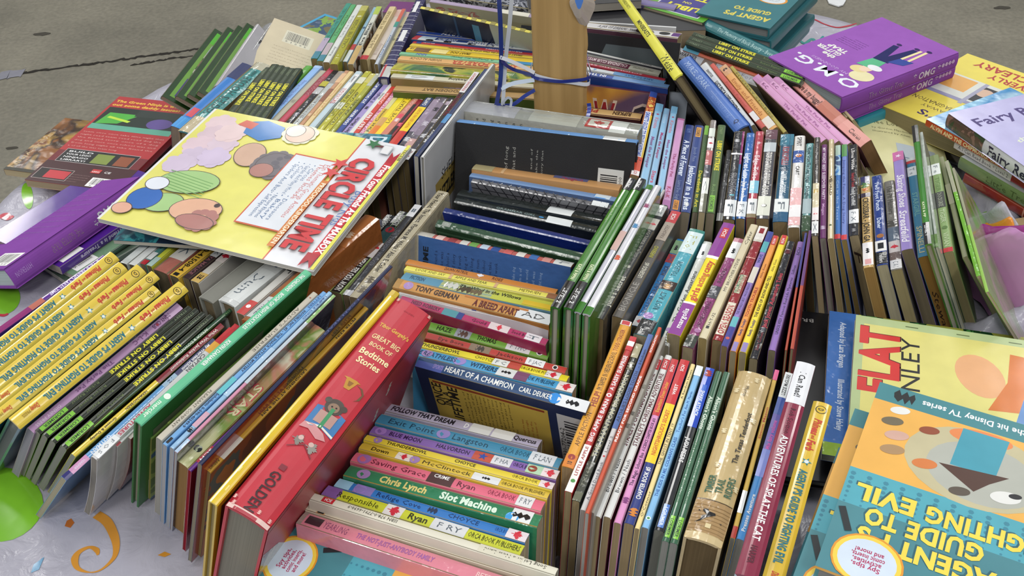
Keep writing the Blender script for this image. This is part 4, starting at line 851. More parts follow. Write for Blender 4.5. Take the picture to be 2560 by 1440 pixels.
# ================================================================= upright row behind it, fanning outward
G = 'books standing in the upright row at the far side of the middle row'
def navy(t, a=.42, b=.9, col='#dfe6f2', extra=()): return D(('t', t, a, b, col, .6), *extra)
LB = '#8fbcdc'
rows(G, [
 ((1635, 230), (1587, 438), 17, '#c86a3c', 'slim orange and white paperback lettered guide to being awesome', D(('b', 0, .07, '#3a55a8'), ('b', .07, .26, art(['#b5542c', '#d88a4a', '#a03a2c', '#e8c86a'], 60, 2)), ('b', .26, .80, '#e4e6ee', -1, .55), ('b', .3, .8, '#d8b83c', .5, 1), ('t', "EMMET'S GUIDE TO BEING AWESOME", .27, .79, '#3c5cb0', .55, -.25, 2), ('b', .80, .95, '#cf4a2c'), ('h', [(-1, -1), (1, -1), (1, .6)], .82, .3, .4, '#1c2430'), ('b', .95, 1, '#e4e0e0'), ('t', 'SCH', .955, .99, '#b02a30', .4)), dict(lean=12, pages='#8d7a58')),
 ((1650, 259), (1606, 470), 18, LB, 'light blue paperback, first of the three beside the orange and white one', D(('b', 0, .1, '#7aaed0'), ('h', STAR, .14, .0, .25, '#b0304a'), ('t', 'Kirstie', .18, .32, '#c48a9c', .5), ('t', 'Meet the Keeper', .42, .78, '#8a5a8c', .4, 0, 1)), dict(lean=10, pages='#8d7a58')),
 ((1668, 271), (1626, 476), 18, LB, 'light blue paperback, middle one of three', D(('t', 'Disney', .08, .2, '#c8dcec', .4, 0, 0), ('t', 'Meet the Keeper', .32, .64, '#a03a6a', .42, 0, 1), ('t', 'Stars', .78, .92, '#c4506c', .5), ('h', STAR, .95, 0, .25, '#b0304a')), dict(pages='#8d7a58')),
 ((1687, 266), (1650, 480), 18, LB, 'light blue paperback, last of the three, beside the pale pink one', D(('b', 0, .09, '#7aaed0'), ('h', STAR, .14, .0, .25, '#b0304a'), ('t', 'Kirstie', .18, .34, '#c48a9c', .5), ('t', 'Meet the Keeper', .42, .76, '#8a5a8c', .4, 0, 1)), dict(pages='#8d7a58', fcol='#c86a90')),
 ((1703, 296), (1664, 520), 20, '#c491bd', 'pale pink paperback lettered the perky pet, in the upright row', D(('b', 0, .02, '#a86a90'), ('t', 'The Perky Pet', .42, .68, '#a04a78', .38, 0, 1), ('b', .92, 1, '#a86aa0'), ('t', 'K-L-K', .78, .9, '#b04a70', .5)), dict(pages='#8f8472')),
 ((1725, 312), (1687, 528), 21, '#1c3370', 'navy paperback lettered a piece of forever', navy('A Piece of Forever', .2, .62, extra=(('t', 'RM', .05, .1, '#6a80b4', .5, 0, 0), ('t', 'Laurel Dee Gugler', .67, .9, '#8a96b4', .36, 0, 0), ('b', .885, .985, '#d8923c', -.55, .55), ('t', 'LORIMER', .895, .975, '#5a3416', .38))), dict(pages='#8f8472')),
 ((1749, 313), (1714, 530), 21, '#1f3a7c', 'navy paperback with a white handwritten title and an orange publisher tab at its far end', navy('Jealousy in a Jeans', .5, .98, extra=(('b', .03, .15, '#d8a04c', -.55, .55), ('t', 'LORIMER', .04, .14, '#5a3416', .38), ('t', 'Jacob Finn', .28, .45, '#8a96b4', .36, 0, 0), ('h', SCRIBBLE, .92, 0, .3, WH))), dict(pages='#8f8472')),
 ((1768, 314), (1738, 530), 17, '#3a5a2c', 'dark green paperback with yellow title and green tab, beside the clear-wrapped maple leaf one', D(('b', .0, .12, '#7ab63c', -.7, .7), ('t', 'Camilla Gryski', .22, .42, '#6a8a5c', .38, 0, 0), ('t', 'Daredevils in Art', .55, .95, '#dccf2c', .58)), dict(pages='#8f8472')),
 ((1784, 300), (1755, 530), 19, '#8c8480', 'clear-wrapped paperback with a red maple leaf label above a rose band', D(('s', .1, .2, '#d5dcd2'), ('s', .22, .33, '#e6e4e2', None, None, (('leaf', .36, 0),)), ('b', .36, .52, '#b86a68'), ('b', .52, .65, '#4a4a52'), ('d', .6, '#c8c8d0', .25), ('s', .66, .82, '#dcded6', 'C'), ('b', .82, 1, '#6a6a58')), dict(style='w', pages='#b0a080')),
 ((1805, 312), (1776, 532), 20, '#3f5c2c', 'dark green paperback with yellow title lettering libby on strike, alone in the upright row', D(('t', 'LIBBY ON STRIKE', .2, .55, '#dccf2c', .55, .1, 2), ('t', 'Robert', .7, .85, '#7a9a5c', .4, 0, 0), ('t', 'STREET', .03, .12, '#8aa070', .35, 0, 0), ('b', .82, .99, '#7ab63c', -.6, .6), ('t', 'LORIMER', .84, .97, '#2a4a1c', .4)), dict(pages='#8f8472')),
 ((1823, 375), (1798, 552), 13, '#5c5a5c', 'thin smoky grey paperback behind the libby on strike one', D(('b', .9, 1, '#c8c8c4'), ('h', SCRIBBLE, .5, 0, .6, '#8a8a8c')), dict(style='w', pages='#8f8472')),
 ((1849, 328), (1822, 548), 30, '#26262a', 'black clear-wrapped paperback with a magenta edge', D(('b', 0, .4, '#8a2a68', .62, 1), ('b', .4, 1, '#2f6a9c', .62, 1), ('t', 'CALENDAR GIRLS', .5, .8, '#74747a', .3, .2), ('t', 'THE WILDER', .5, .8, '#66666c', .25, -.4), ('h', SCRIBBLE, .12, -.2, .3, '#c8c8cc'), ('b', .27, .29, '#d8d8dc'), ('s', .8, .97, '#dfe2e2', 'F'), ('b', .745, .755, '#58c8d8', -.4, .4)), dict(style='w', pages='#8d7a58')),
 ((1877, 332), (1851, 546), 24, '#2a62a8', 'blue paperback lettered light at last in white script', D(('t', 'Light at Last', .26, .56, '#dfe6f0', .6), ('t', 'Jay Book', .6, .78, WH, .45), ('s', .82, .98, '#d8dee2', 'F K')), dict(style='w', pages='#8d7a58')),
 ((1900, 328), (1877, 544), 24, '#a8394a', 'rose red paperback with a light blue band near its near end', D(('t', 'Edge Tribe', .3, .58, '#e0ccd0', .55), ('h', LEAF, .15, 0, .3, '#d8b8bc'), ('b', .6, .74, '#7ab8d0'), ('s', .8, .96, '#e0e2e0', 'F'), ('b', .96, 1, '#8a7a5a')), dict(style='w', pages='#8d7a58')),
 ((1930, 324), (1906, 546), 33, '#4c4b50', 'thick dark grey paperback lettered touching spirit bear', D(('b', 0, .12, '#6a4a54'), ('s', .16, .27, '#b8c0c4'), ('t', 'TOUCHING SPIRIT BEAR', .28, .76, '#c8c6c0', .5, 0, 1), ('s', .77, .97, '#d8dacb', None, None, (('leaf', 0, 0),)), ('d', .87, '#3a3a38', .22), ('d', .87, '#d0d2c4', .16)), dict(style='w', pages='#8d7a58')),
 ((1969, 335), (1950, 554), 31, '#2a5670', 'dark sky blue paperback with a small red title and white capitals', D(('b', 0, .14, '#3f7a90'), ('t', 'KOKOPELLI', .16, .38, '#a03a44', .5), ('t', 'WILL HOBBS', .48, .7, '#dfe6ea', .42), ('h', SCRIBBLE, .42, 0, .4, '#1a3c55'), ('s', .76, .9, '#e0e4e2', 'F'), ('b', .9, 1, '#2a5a7c')), dict(style='w', pages='#8d7a58')),
 ((2000, 339), (1984, 568), 26, '#dcdad6', 'white paperback with pink triangles down its spine', D(('t', 'SPIRIT', .02, .13, KR, .42), ('b', .18, .32, '#3a5a9c'), ('d', .24, '#c8763c', .3), ('t', 'CART', .36, .46, '#2a2a2a', .34), ('b', .6, .98, '#e6b8b8'), *[('h', [(-1, -1), (1, -1), (0, 1)], a, 0, .38, '#c43a54') for a in (.64, .72, .8, .95)], ('s', .78, .9, '#e8e6e6')), dict(style='w', pages='#8d7a58')),
 ((2025, 358), (2014, 577), 21, '#5c9a9c', 'teal paperback lettered the long voyage', D(('t', 'Wayne Grant: The Long Voyage', .05, .48, '#1c3c44', .42, 0, 1), ('t', 'Douglas', .52, .66, '#1c3c44', .4), ('s', .66, .82, '#b8ccd0'), ('b', .84, 1, '#3f5a3c')), dict(style='w', pages='#8d7a58')),
 ((2043, 343), (2037, 589), 19, '#3a3634', 'dark paperback with a cream lower half and pink maple leaf', D(('t', 'Welwyn', .08, .2, '#9a9a98', .36, 0, 0), ('b', .5, .78, '#cfc4a4'), ('h', SCRIBBLE, .58, 0, .5, '#c8a03c'), ('s', .74, .86, '#e4dcdc', None, None, (('leaf', .32, 0),)), ('s', .87, .98, '#dfe0de', 'X')), dict(style='w', pages='#a09070')),
 ((2061, 361), (2057, 595), 19, '#6a1f68', 'purple paperback lettered my worst best sleepover party', D(('t', 'MY WORST BEST SLEEPOVER PARTY', .04, .62, '#e0d0e0', .5, 0, 1), ('t', 'Megan', .66, .78, '#c89ac8', .4), ('h', SCRIBBLE, .9, 0, .5, '#c8b0cc')), dict(pages='#9a948a')),
 ((2078, 348), (2076, 596), 17, '#c3b490', 'cream clear-wrapped paperback between the purple and the bright blue ones', D(('h', SCRIBBLE, .2, 0, .5, '#9a8a60'), ('h', SCRIBBLE, .45, 0, .5, '#6a5a40'), ('t', 'WORLD', .4, .6, '#5a4a30', .4), ('d', .88, '#4a5a30', .25)), dict(style='w', pages='#9a8a62')),
 ((2095, 363), (2094, 597), 16, '#2f6cb4', 'bright blue paperback with a red foot and picture spine', D(('b', 0, .12, '#a8c0b4'), ('b', .12, .35, art(['#2f6cb4', '#5a94cc', '#9ab8cc', '#2c4c7a'], 70, 5)), ('t', 'Cat in the Trees', .4, .82, '#a8c4e8', .45, 0, 0), ('b', .955, 1, RD)), dict(pages='#8d7a4a')),
 ((2111, 361), (2110, 599), 14, '#6a7fc0', 'periwinkle blue paperback with a green top and red foot', D(('b', 0, .14, '#4f8a4c'), ('t', 'Jumping the Fence A Dog Story', .18, .85, '#2c3a80', .45, 0, 0), ('b', .955, 1, RD)), dict(pages='#8d7a4a')),
 ((2132, 361), (2135, 588), 28, '#232225', 'black paperback with red title lettering and a white f label', D(('t', 'Lorna Wilde', .05, .3, '#d8d4d0', .34, 0, 1), ('t', 'Heading for Trouble', .34, .5, '#a03038', .34), ('f', lambda k: k.endtext('F', .85, .70, .7)), ('t', 'Finding Scrufffett', .5, .7, '#c8c8c8', .4), ('s', .74, .88, '#dee0de', 'F X'), ('h', SCRIBBLE, .95, 0, .3, '#8a8a8c')), dict(style='w', pages='#9a8a68')),
 ((2162, 441), (2171, 668), 30, '#c4a468', 'tan paperback lettered crossbar with blacked-out label', D(('b', 0, .1, '#3c3a6c'), ('h', SCRIBBLE, .1, 0, .6, '#4a7a3c'), ('d', .16, '#c8763c', .3), ('b', .2, .25, '#3a3048'), ('t', 'CROSSBAR - JOHN GA', .26, .74, '#26211a', .6, 0, 1), ('s', .75, .98, '#e4e0de', None, None, (('ink', .42, -.03), ('leaf', 0, 0))), ('b', .92, .97, '#d8a0a0', -.6, .6)), dict(style='w', pages='#9c7c48')),
 ((2191, 439), (2205, 662), 32, '#1f3b86', 'dark blue paperback lettered two foot punch', D(('t', 'Two Foot Punch', .08, .42, '#cfdaf0', .38, 0, 1), ('t', 'Daher', .5, .62, '#cfdaf0', .38, 0, 1), ('d', .7, '#a06a3c', .32), ('s', .75, .86, '#e4e4e4'), ('b', .775, .835, KR, -.55, .5), ('b', .87, .99, '#141416'), ('t', 'Fielders', .885, .98, '#c8c8c8', .36)), dict(style='w', pages='#a8a288')),
 ((2222, 452), (2241, 674), 31, '#77746c', 'grey paperback with a stone-like picture spine and faint pink maple leaf', D(('t', 'The Pit Hunters', .06, .4, '#3c3a36', .5, 0, 1), ('h', SCRIBBLE, .5, 0, .6, '#4c4a44'), ('b', .55, .7, '#5a6878'), ('s', .7, .82, '#c8c0bc', None, None, (('leaf', .36, 0),)), ('b', .82, .9, '#6a5a54'), ('s', .9, .99, '#d8d8d8', 'C A I')), dict(style='w', pages='#9c9068')),
 ((2244, 379), (2267, 623), 34, '#9a86cc', 'lilac paperback lettered skating shoes', D(('b', 0, .10, '#c86aa4'), ('h', STAR, .05, 0, .3, '#ecdcec'), ('t', 'Skating Shoes', .26, .6, '#eeeaf6', .62, .1, 1, .2), ('t', 'Streatfeild', .63, .93, '#eeeaf6', .62, 0, 1, .2)), dict(pages='#8e8268')),
 ((2276, 395), (2307, 641), 29, '#26789c', 'teal blue paperback standing beside the lilac skating shoes one', D(('b', 0, .06, '#c8d0d0'), ('b', .03, .06, RD), ('s', .1, .2, '#e0e6e8', 'T e'), ('t', 'STARGIRL', .38, .62, '#6aa8a8', .5, 0, 1), ('t', 'SPINELLI', .72, .97, '#b8b48c', .5, 0, 1), ('f', lambda k: k.endtext('Stewart', .62, .08, .5))), dict(b=(2372, 838), pages='#a07a40')),
 ((2286, 313), (2320, 610), 20, '#357a24', 'slim glossy green hardcover reader, black-ended, outside the teal one', D(('b', 0, .16, '#101014'), ('h', [(-1, -1), (1, -1), (1, 1), (-1, 1)], .08, -.3, .1, '#c8c8cc', .6), ('t', 'KATE & PIP', .68, .8, '#dfe8c0', .34, 0, 1), ('b', .84, 1, '#101014'), ('t', 'LEVEL 1', .86, .94, WH, .42)), dict(hc=True, style='g', pages='#b9b4a4', fcol='#2f5c22', bcol='#2f5c22', ratio=.7)),
 ((2303, 330), (2343, 618), 9, '#a9b0a8', 'thin pale grey green booklet between the green reader and the olive book', D(('b', .9, 1, '#6a8a4a')), dict(style='w', pages='#c4c0ac')),
 ((2334, 388), (2371, 630), 25, '#88a468', 'olive green paperback with a black label band across its spine', D(('b', 0, .1, '#7a8a5a'), ('s', .1, .22, '#dfe4e0', 'F e'), ('t', 'TIGER', .25, .4, '#6c8a50', .5), ('b', .41, .57, '#3a3c3a'), ('t', 'DOCKGREE', .42, .56, '#b8c0a8', .5, 0, 0), ('t', 'TIGER', .59, .72, '#b8c8a0', .5), ('d', .77, '#5c7a40', .3), ('t', 'VIVIAN', .82, .95, '#c0d0a4', .55), ('b', .96, 1, RD)), dict(pages='#9c9068', bcol='#7a8a5a')),
], lift=0.0)
# ================================================================= crosswise books running down the middle
G = 'crosswise paperbacks stacked upright down the middle'
def orca(t1, a1, b1, t2, a2, b2, x1, x2, c='#2a2a20', h=.5):
    return [('t', t1, a1, b1, c, h, 0, 0), ('t', t2, a2, b2, c, h, 0, 0), ('t', 'ORCA BOOK', x1, x2, c, .46, 0, 0)]
rows(G, [
 ((1018, 652), (1392, 728), 16, '#b8742c', 'orange brown paperback lettered dawn patrol, leaning on the blue time book', D(('t', 'DAWN PATROL', .26, .42, '#5a2c14', .5), ('t', 'ROES', .58, .65, '#5a2c14', .5), ('h', LEAF, .5, 0, .4, '#d8d8e0')), dict(lean=-6, pages='#a89a80')),
 ((1014, 668), (1392, 742), 15, '#d8cf5c', 'pale yellow paperback lettered look and say apple and pear', D(('t', 'LOOK AND SAY', .07, .27, '#6a6428', .5, 0, 0), ('t', 'APPLE AND PEAR', .34, .55, '#4a4a20', .5, 0, 0), ('t', 'METHUEN', .76, .9, '#6a5a20', .5, 0, 0), ('b', .3, .32, '#c8a078'), ('b', .6, .62, '#c8a078'), ('b', .94, 1, '#8a5a3a')), dict(pages='#a89a80')),
 ((1008, 688), (1388, 768), 24, '#5b8ea8', 'blue to grass green paperback lettered the wind in the willows', D(('b', .26, 1, '#a9b078'), ('b', .6, 1, '#b8bc44'), ('t', 'FICTION', .05, .15, '#2c4a6a', .4), ('t', 'The Wind in the Willows', .38, .78, '#1f2414', .4, .35), ('h', SCRIBBLE, .42, -.2, .5, '#4a3c28'), ('h', SCRIBBLE, .5, -.3, .4, '#6a5a40'), ('h', SCRIBBLE, .33, 0, .5, '#c8c8c0'), ('b', .8, .98, '#d0b030', -.8, .2)), dict(pages='#a89a80', style='g')),
 ((988, 706), (1378, 800), 28, '#c08a48', 'tan paperback lettered a breed apart with a purple dot at its head', D(('b', 0, .04, '#a07838'), ('d', .09, '#a383b8', .38), ('t', 'TONY GERMAN', .14, .42, '#3c2416', .5, 0, 2), ('t', 'A BREED APART', .52, .8, '#5c1c14', .62, -.1, 2), ('b', .45, .85, '#b8763c', .5, 1), ('s', .79, 1, '#d8dadb', 'AD', '#444')), dict(pages='#a08c68')),
 ((1000, 728), (1375, 812), 12, '#d4d6d8', 'thin white paperback lettered robins party, behind the magenta one', D(('t', 'Robins Party in the Park', .12, .36, '#555', .5, 0, 0), ('b', .5, .53, '#2a4ab0'), ('t', 'Linda Bailey', .58, .72, '#666', .45, 0, 0), ('b', .8, 1, '#3a8ab4')), dict(pages='#a89a80')),
 ((1002, 745), (1368, 855), 21, '#a82a5c', 'magenta paperback lettered need robbery with a maple leaf sticker', D(('t', 'NEED ROBBERY', .08, .28, '#3c1024', .5, 0, 1), ('b', .3, .42, '#4a8a94'), ('b', .4, .44, '#2a3a7c'), ('t', 'Gould', .5, .6, '#3c1024', .45, 0, 0), ('s', .62, .75, '#d8c8c8', None, None, (('leaf', .42, 0),)), ('t', 'Seed Book', .77, .9, '#3c1024', .4, 0, 0), ('s', .86, .96, '#dcd4d8', 'T')), dict(pages='#a89a80')),
 ((1048, 778), (1345, 858), 17, '#c9c4b2', 'cream paperback lettered circle of evil', D(('t', 'EAGLES', .05, .2, '#8a8878', .45, 0, 0), ('t', 'CIRCLE OF EVIL', .38, .62, '#4a483c', .42, 0, 0), ('t', 'Hughes', .68, .8, '#4a483c', .36, 0, 0), ('s', .84, 1, '#dedfdd', 'F KEL')), dict(pages='#7a5a50')),
 ((1052, 808), (1373, 888), 19, '#76ac44', 'apple green paperback lettered haze', D(('t', 'HAZE', .13, .25, '#26361a', .52, 0, 1), ('b', .28, .4, '#a8b0b8'), ('h', SCRIBBLE, .34, 0, .5, '#6a5248'), ('t', 'THOMAS', .45, .6, '#26361a', .5, 0, 1), ('s', .68, .86, '#dcdedd', 'F THO'), ('d', .93, '#e4e4e0', .32), ('d', .93, '#20201c', .22)), dict(pages='#b8b09c')),
 ((1046, 832), (1415, 926), 20, '#b0382e', 'red paperback with a patterned grey band, behind the green haze one', D(('t', 'Eye Bora', .14, .32, '#4a1814', .45, 0, 0), ('b', .36, .5, '#84705c'), ('h', SCRIBBLE, .43, 0, .55, '#3c342c'), ('t', 'Jackson', .55, .72, '#4a1814', .48, 0, 0), ('s', .74, .86, '#dcdcdc', 'F JAC'), ('d', .93, '#e4e4e0', .32), ('d', .93, '#20201c', .22)), dict(pages='#a89a80')),
 ((1040, 856), (1420, 946), 18, '#dfcf2c', 'yellow paperback with a maple leaf near its end, behind the sky blue breathless one', D(('t', 'THUNDERBOWL', .04, .3, '#3a340c', .5, 0, 1), ('t', 'CHOYCE', .4, .52, '#3a340c', .46, 0, 0), ('s', .52, .62, '#dfe0da', 'F C'), ('b', .62, .7, '#b84a3c'), ('t', 'ORCA BOOK PUBL', .7, .88, '#3a340c', .42, 0, 0), ('s', .86, .95, '#e4e0dc', None, None, (('leaf', .42, 0),))), dict(pages='#a89a80')),
 ((1038, 876), (1436, 972), 19, '#4a9ac8', 'sky blue paperback lettered breathless with a lilac dot', D(('t', 'BREATHLESS', .03, .27, '#1c3a66', .5, 0, 1), ('d', .29, '#9a88c8', .45), ('d', .08, '#a383b8', .4), ('t', 'WITHERS', .36, .53, '#16304e', .5, 0, 1), ('s', .53, .64, '#dcdedd', None, None, (('ink', .35, 0),)), ('b', .64, .72, '#7a4a6a'), ('t', 'OK PUBLISHE', .72, .88, '#16304e', .46, 0, 0), ('s', .9, 1, '#e4dcd8', None, None, (('leaf', .4, 0),))), dict(pages='#a89a80')),
 ((1044, 902), (1470, 1018), 26, '#27466e', 'dark blue paperback lettered heart of a champion whose gold back cover faces out', lambda k: (
     k.band(0, .16, '#4a5a9c', -1, .2), k.text('SPORTS', .1, .16, '#8a7ab4', .4, -.1), k.text('HEART OF A CHAMPION', .17, .58, '#dfe0dc', .5, 0, 1), k.text('CARL DEUKER', .61, .8, '#dfe0dc', .42, 0, 1),
     k.dot(.815, '#2f86d0', .45), k.sticker(.83, 1, '#dcdedf', marks=(('ink', .5, 0),)),
     k.frect(-1, .0, 0, 1, 1, '#1f2c50'), k.frect(-1, .03, .22, .9, .93, '#c2a648'), k.frect(-1, .86, .24, .885, .91, '#8a3a20'),
     k.ftext(-1, 'ONCE', .58, .865, .28, '#26221a', h=.075, bold=1), k.ftext(-1, 'IN A', .60, .82, .18, '#26221a', h=.06, bold=1), k.ftext(-1, 'LIFETIME', .4, .765, .46, '#26221a', h=.08, bold=1),
     k.flines(-1, .08, .42, .84, .74, 13, '#4a3c18', .5, 4), k.flines(-1, .12, .27, .7, .4, 5, '#9a3c1c', .5, 5),
     k.frect(-1, .1, .02, .9, .17, '#c4c6c8'), [k.frect(-1, .14 + i * .034, .04, .14 + i * .034 + (.012 if i % 3 else .022), .13, '#1c1c22') for i in range(21)], k.ftext(-1, 'ISBN 0-330-77204-2', .14, .135, .6, '#222', h=.035, bold=0)),
     dict(lean=-11, pages='#8a7c60', W=.13)),
 ((958, 1014), (1350, 1108), 20, '#a7a0b4', 'grey lilac paperback lettered follow that dream', D(('t', 'FOLLOW THAT DREAM', .06, .47, '#1c1a24', .5, 0, 2), ('t', 'D', .53, .56, WH, .5), ('s', .57, .7, '#d0d0cc'), ('s', .71, .84, '#d4d4d0'), ('t', 'Quercus', .84, .98, '#1c1a24', .45, 0, 1)), dict(lean=-16, pages='#8a8478')),
 ((946, 1044), (1402, 1158), 24, '#3a7f9e', 'steel blue paperback lettered exit point', D(('t', 'Exit Point', .06, .32, '#183c50', .5, 0, 0), ('d', .37, '#8a7ab4', .42), ('t', 'Langston', .42, .62, '#183c50', .52, 0, 0), ('t', 'ORCA BOOK', .68, .84, '#215066', .46, 0, 0), ('s', .84, .97, '#ccd0d4', 'F LAN')), dict(lean=-10, pages='#a89a80')),
 ((930, 1072), (1395, 1188), 20, '#7f5fa4', 'violet paperback lettered blue moon', D(('d', .05, '#a07ac0', .45), ('t', 'BLUE MOON', .1, .28, '#2c1a44', .46, 0, 1), ('t', 'HALVORSON', .36, .54, '#2c1a44', .44, 0, 1), ('b', .56, .66, '#b8503c'), ('h', STAR, .61, 0, .4, '#2c4a9c'), ('s', .66, .76, '#d4d4d8', 'F HA'), ('t', 'ORCA B', .77, .84, '#2c1a44', .44, 0, 0), ('b', .84, .92, '#a8c8a8'), ('d', .87, '#8a3a28', .35), ('s', .92, 1, '#e0d4d4', None, None, (('leaf', .42, 0),))), dict(pages='#a89a80')),
 ((914, 1092), (1384, 1216), 20, '#dcc63c', 'yellow paperback lettered thunderbowl, in front of the violet one', D(('d', .07, '#a383b8', .45), ('t', 'THUNDERBOWL', .12, .34, '#3a340c', .46, 0, 1), ('t', 'CHOYCE', .49, .6, '#3a340c', .44, 0, 1), ('t', 'ORCA BOOK', .79, .92, '#5a500c', .44, 0, 0), ('s', .93, 1, '#e0d4d4', None, None, (('leaf', .42, 0),))), dict(pages='#a89a80')),
 ((902, 1113), (1372, 1238), 21, '#d2b43c', 'mustard paperback lettered down with maple leaf and purple dot', D(('t', 'Down', .06, .16, '#3a300c', .5, 0, 1), ('s', .2, .28, '#e4dcd0', None, None, (('leaf', .42, 0),)), ('d', .3, '#a383b8', .5), ('t', 'McClintock', .34, .6, '#3a300c', .5, 0, 0), ('s', .61, .75, '#dcdedf', None, None, (('ink', .4, 0),)), ('t', 'ORCA BOOK PUBLISHERS', .76, .98, '#4a400c', .44, 0, 0)), dict(pages='#a89a80')),
 ((884, 1140), (1358, 1265), 24, '#d8687e', 'rose pink paperback lettered saving grace', D(('d', .06, '#a070b0', .46), ('t', 'Saving Grace', .1, .4, '#5a1c2c', .48, 0, 0), ('b', .41, .54, '#4a2c2c'), ('t', 'CRIME', .435, .515, WH, .34, .4), ('t', 'Ryan', .56, .66, '#5a1c2c', .5, 0, 0), ('t', 'ORCA BOOK', .72, .86, '#8a3048', .46, 0, 0), ('s', .87, .95, '#dcdcdc', 'F RY')), dict(pages='#a89a80')),
 ((868, 1174), (1350, 1302), 33, '#2f7d56', 'thick green paperback lettered slot machine', D(('d', .09, '#a383b8', .38), ('t', 'Chris Lynch', .18, .43, '#d8c878', .52, 0, 2), ('t', 'Slot Machine', .5, .79, '#d8ecd8', .55, 0, 2), ('d', .87, '#3f9ad8', .36, -.5), ('s', .86, .96, '#e0e2e2', None, None, (('ink', .5, 0),)), ('b', 0, 1, '#a8862c', -1, -.93)), dict(pages='#a5957a', style='w')),
 ((842, 1205), (1318, 1345), 24, '#2f74bc', 'blue paperback lettered refuge cove', D(('b', 0, .08, '#9ac8e0'), ('d', .13, '#9a80c8', .5), ('b', .1, .2, '#8a7ab8'), ('t', 'Refuge Cove', .22, .46, '#122c5c', .5, 0, 0), ('h', SCRIBBLE, .52, 0, .4, '#1c2c4c'), ('t', 'CHOYCE', .6, .76, '#122c5c', .44, 0, 0), ('t', 'ORCA BO', .84, .9, '#1c4a8c', .4, 0, 0), ('s', .9, 1, '#e0d4d8', None, None, (('leaf', .46, 0),))), dict(pages='#a89a80')),
 ((812, 1224), (1306, 1375), 25, '#c9cf34', 'lime yellow paperback lettered responsible', D(('d', .05, '#8a62a8', .55), ('b', 0, .08, '#8a62a8'), ('t', 'Responsible', .07, .29, '#33340c', .5, 0, 0), ('s', .32, .41, '#e4e0dc', None, None, (('leaf', .46, 0),)), ('t', 'Ryan', .44, .54, '#33340c', .55, 0, 1), ('s', .56, .73, '#dcdedf', 'F RY'), ('t', 'ORCA BOOK PUBLISHERS', .74, .99, '#33340c', .48, 0, 0)), dict(pages='#a89a80')),
 ((1392, 1428), (778, 1238), 18, '#d6d2c0', 'cream paperback with upside-down isbn and song lettering', D(('t', 'Song Lei in a New Land', .04, .28, '#3a382c', .45, 0, 0), ('b', .13, .3, '#cfcab6'), ('t', 'ISBN 978-0-7791-6690-9', .63, .84, '#3a382c', .42, 0, 0), ('b', .9, .95, RD, -.7, .7), ('t', 'SCH', .91, .94, WH, .4)), dict(pages='#8a8474')),
 ((772, 1262), (1330, 1432), 24, '#cfc4ae', 'cream paperback lettered the lancelot closes at five', D(('b', .05, .09, '#c89a6a'), ('b', .055, .085, KR, -.9, 0), ('t', 'THE LANCELOT CLOSES AT FIVE', .2, .64, '#191713', .46, 0, 1), ('t', 'Sharmat', .7, .82, '#191713', .44, 0, 1), ('t', '0-590-32020-1', .92, .99, '#3a382c', .3, 0, 0)), dict(pages='#8a7c64')),
 ((752, 1292), (1325, 1478), 32, '#d3808f', 'pink paperback lettered the not just anybody family', D(('b', 0, .02, '#9a8a80'), ('b', .03, .1, '#3c2a30', -.6, .6), ('t', 'YEARLING', .11, .22, '#8a4a6a', .5, 0, 0), ('t', 'THE NOT-JUST-ANYBODY FAMILY', .26, .6, '#9a5a98', .36, 0, 1), ('t', 'BETSY BYARS', .78, .94, '#e4b8b8', .34, 0, 1), ('s', .93, 1, '#d8c8b8')), dict(lean=-10, pages='#8a7c64', style='w')),
], lift=.001)

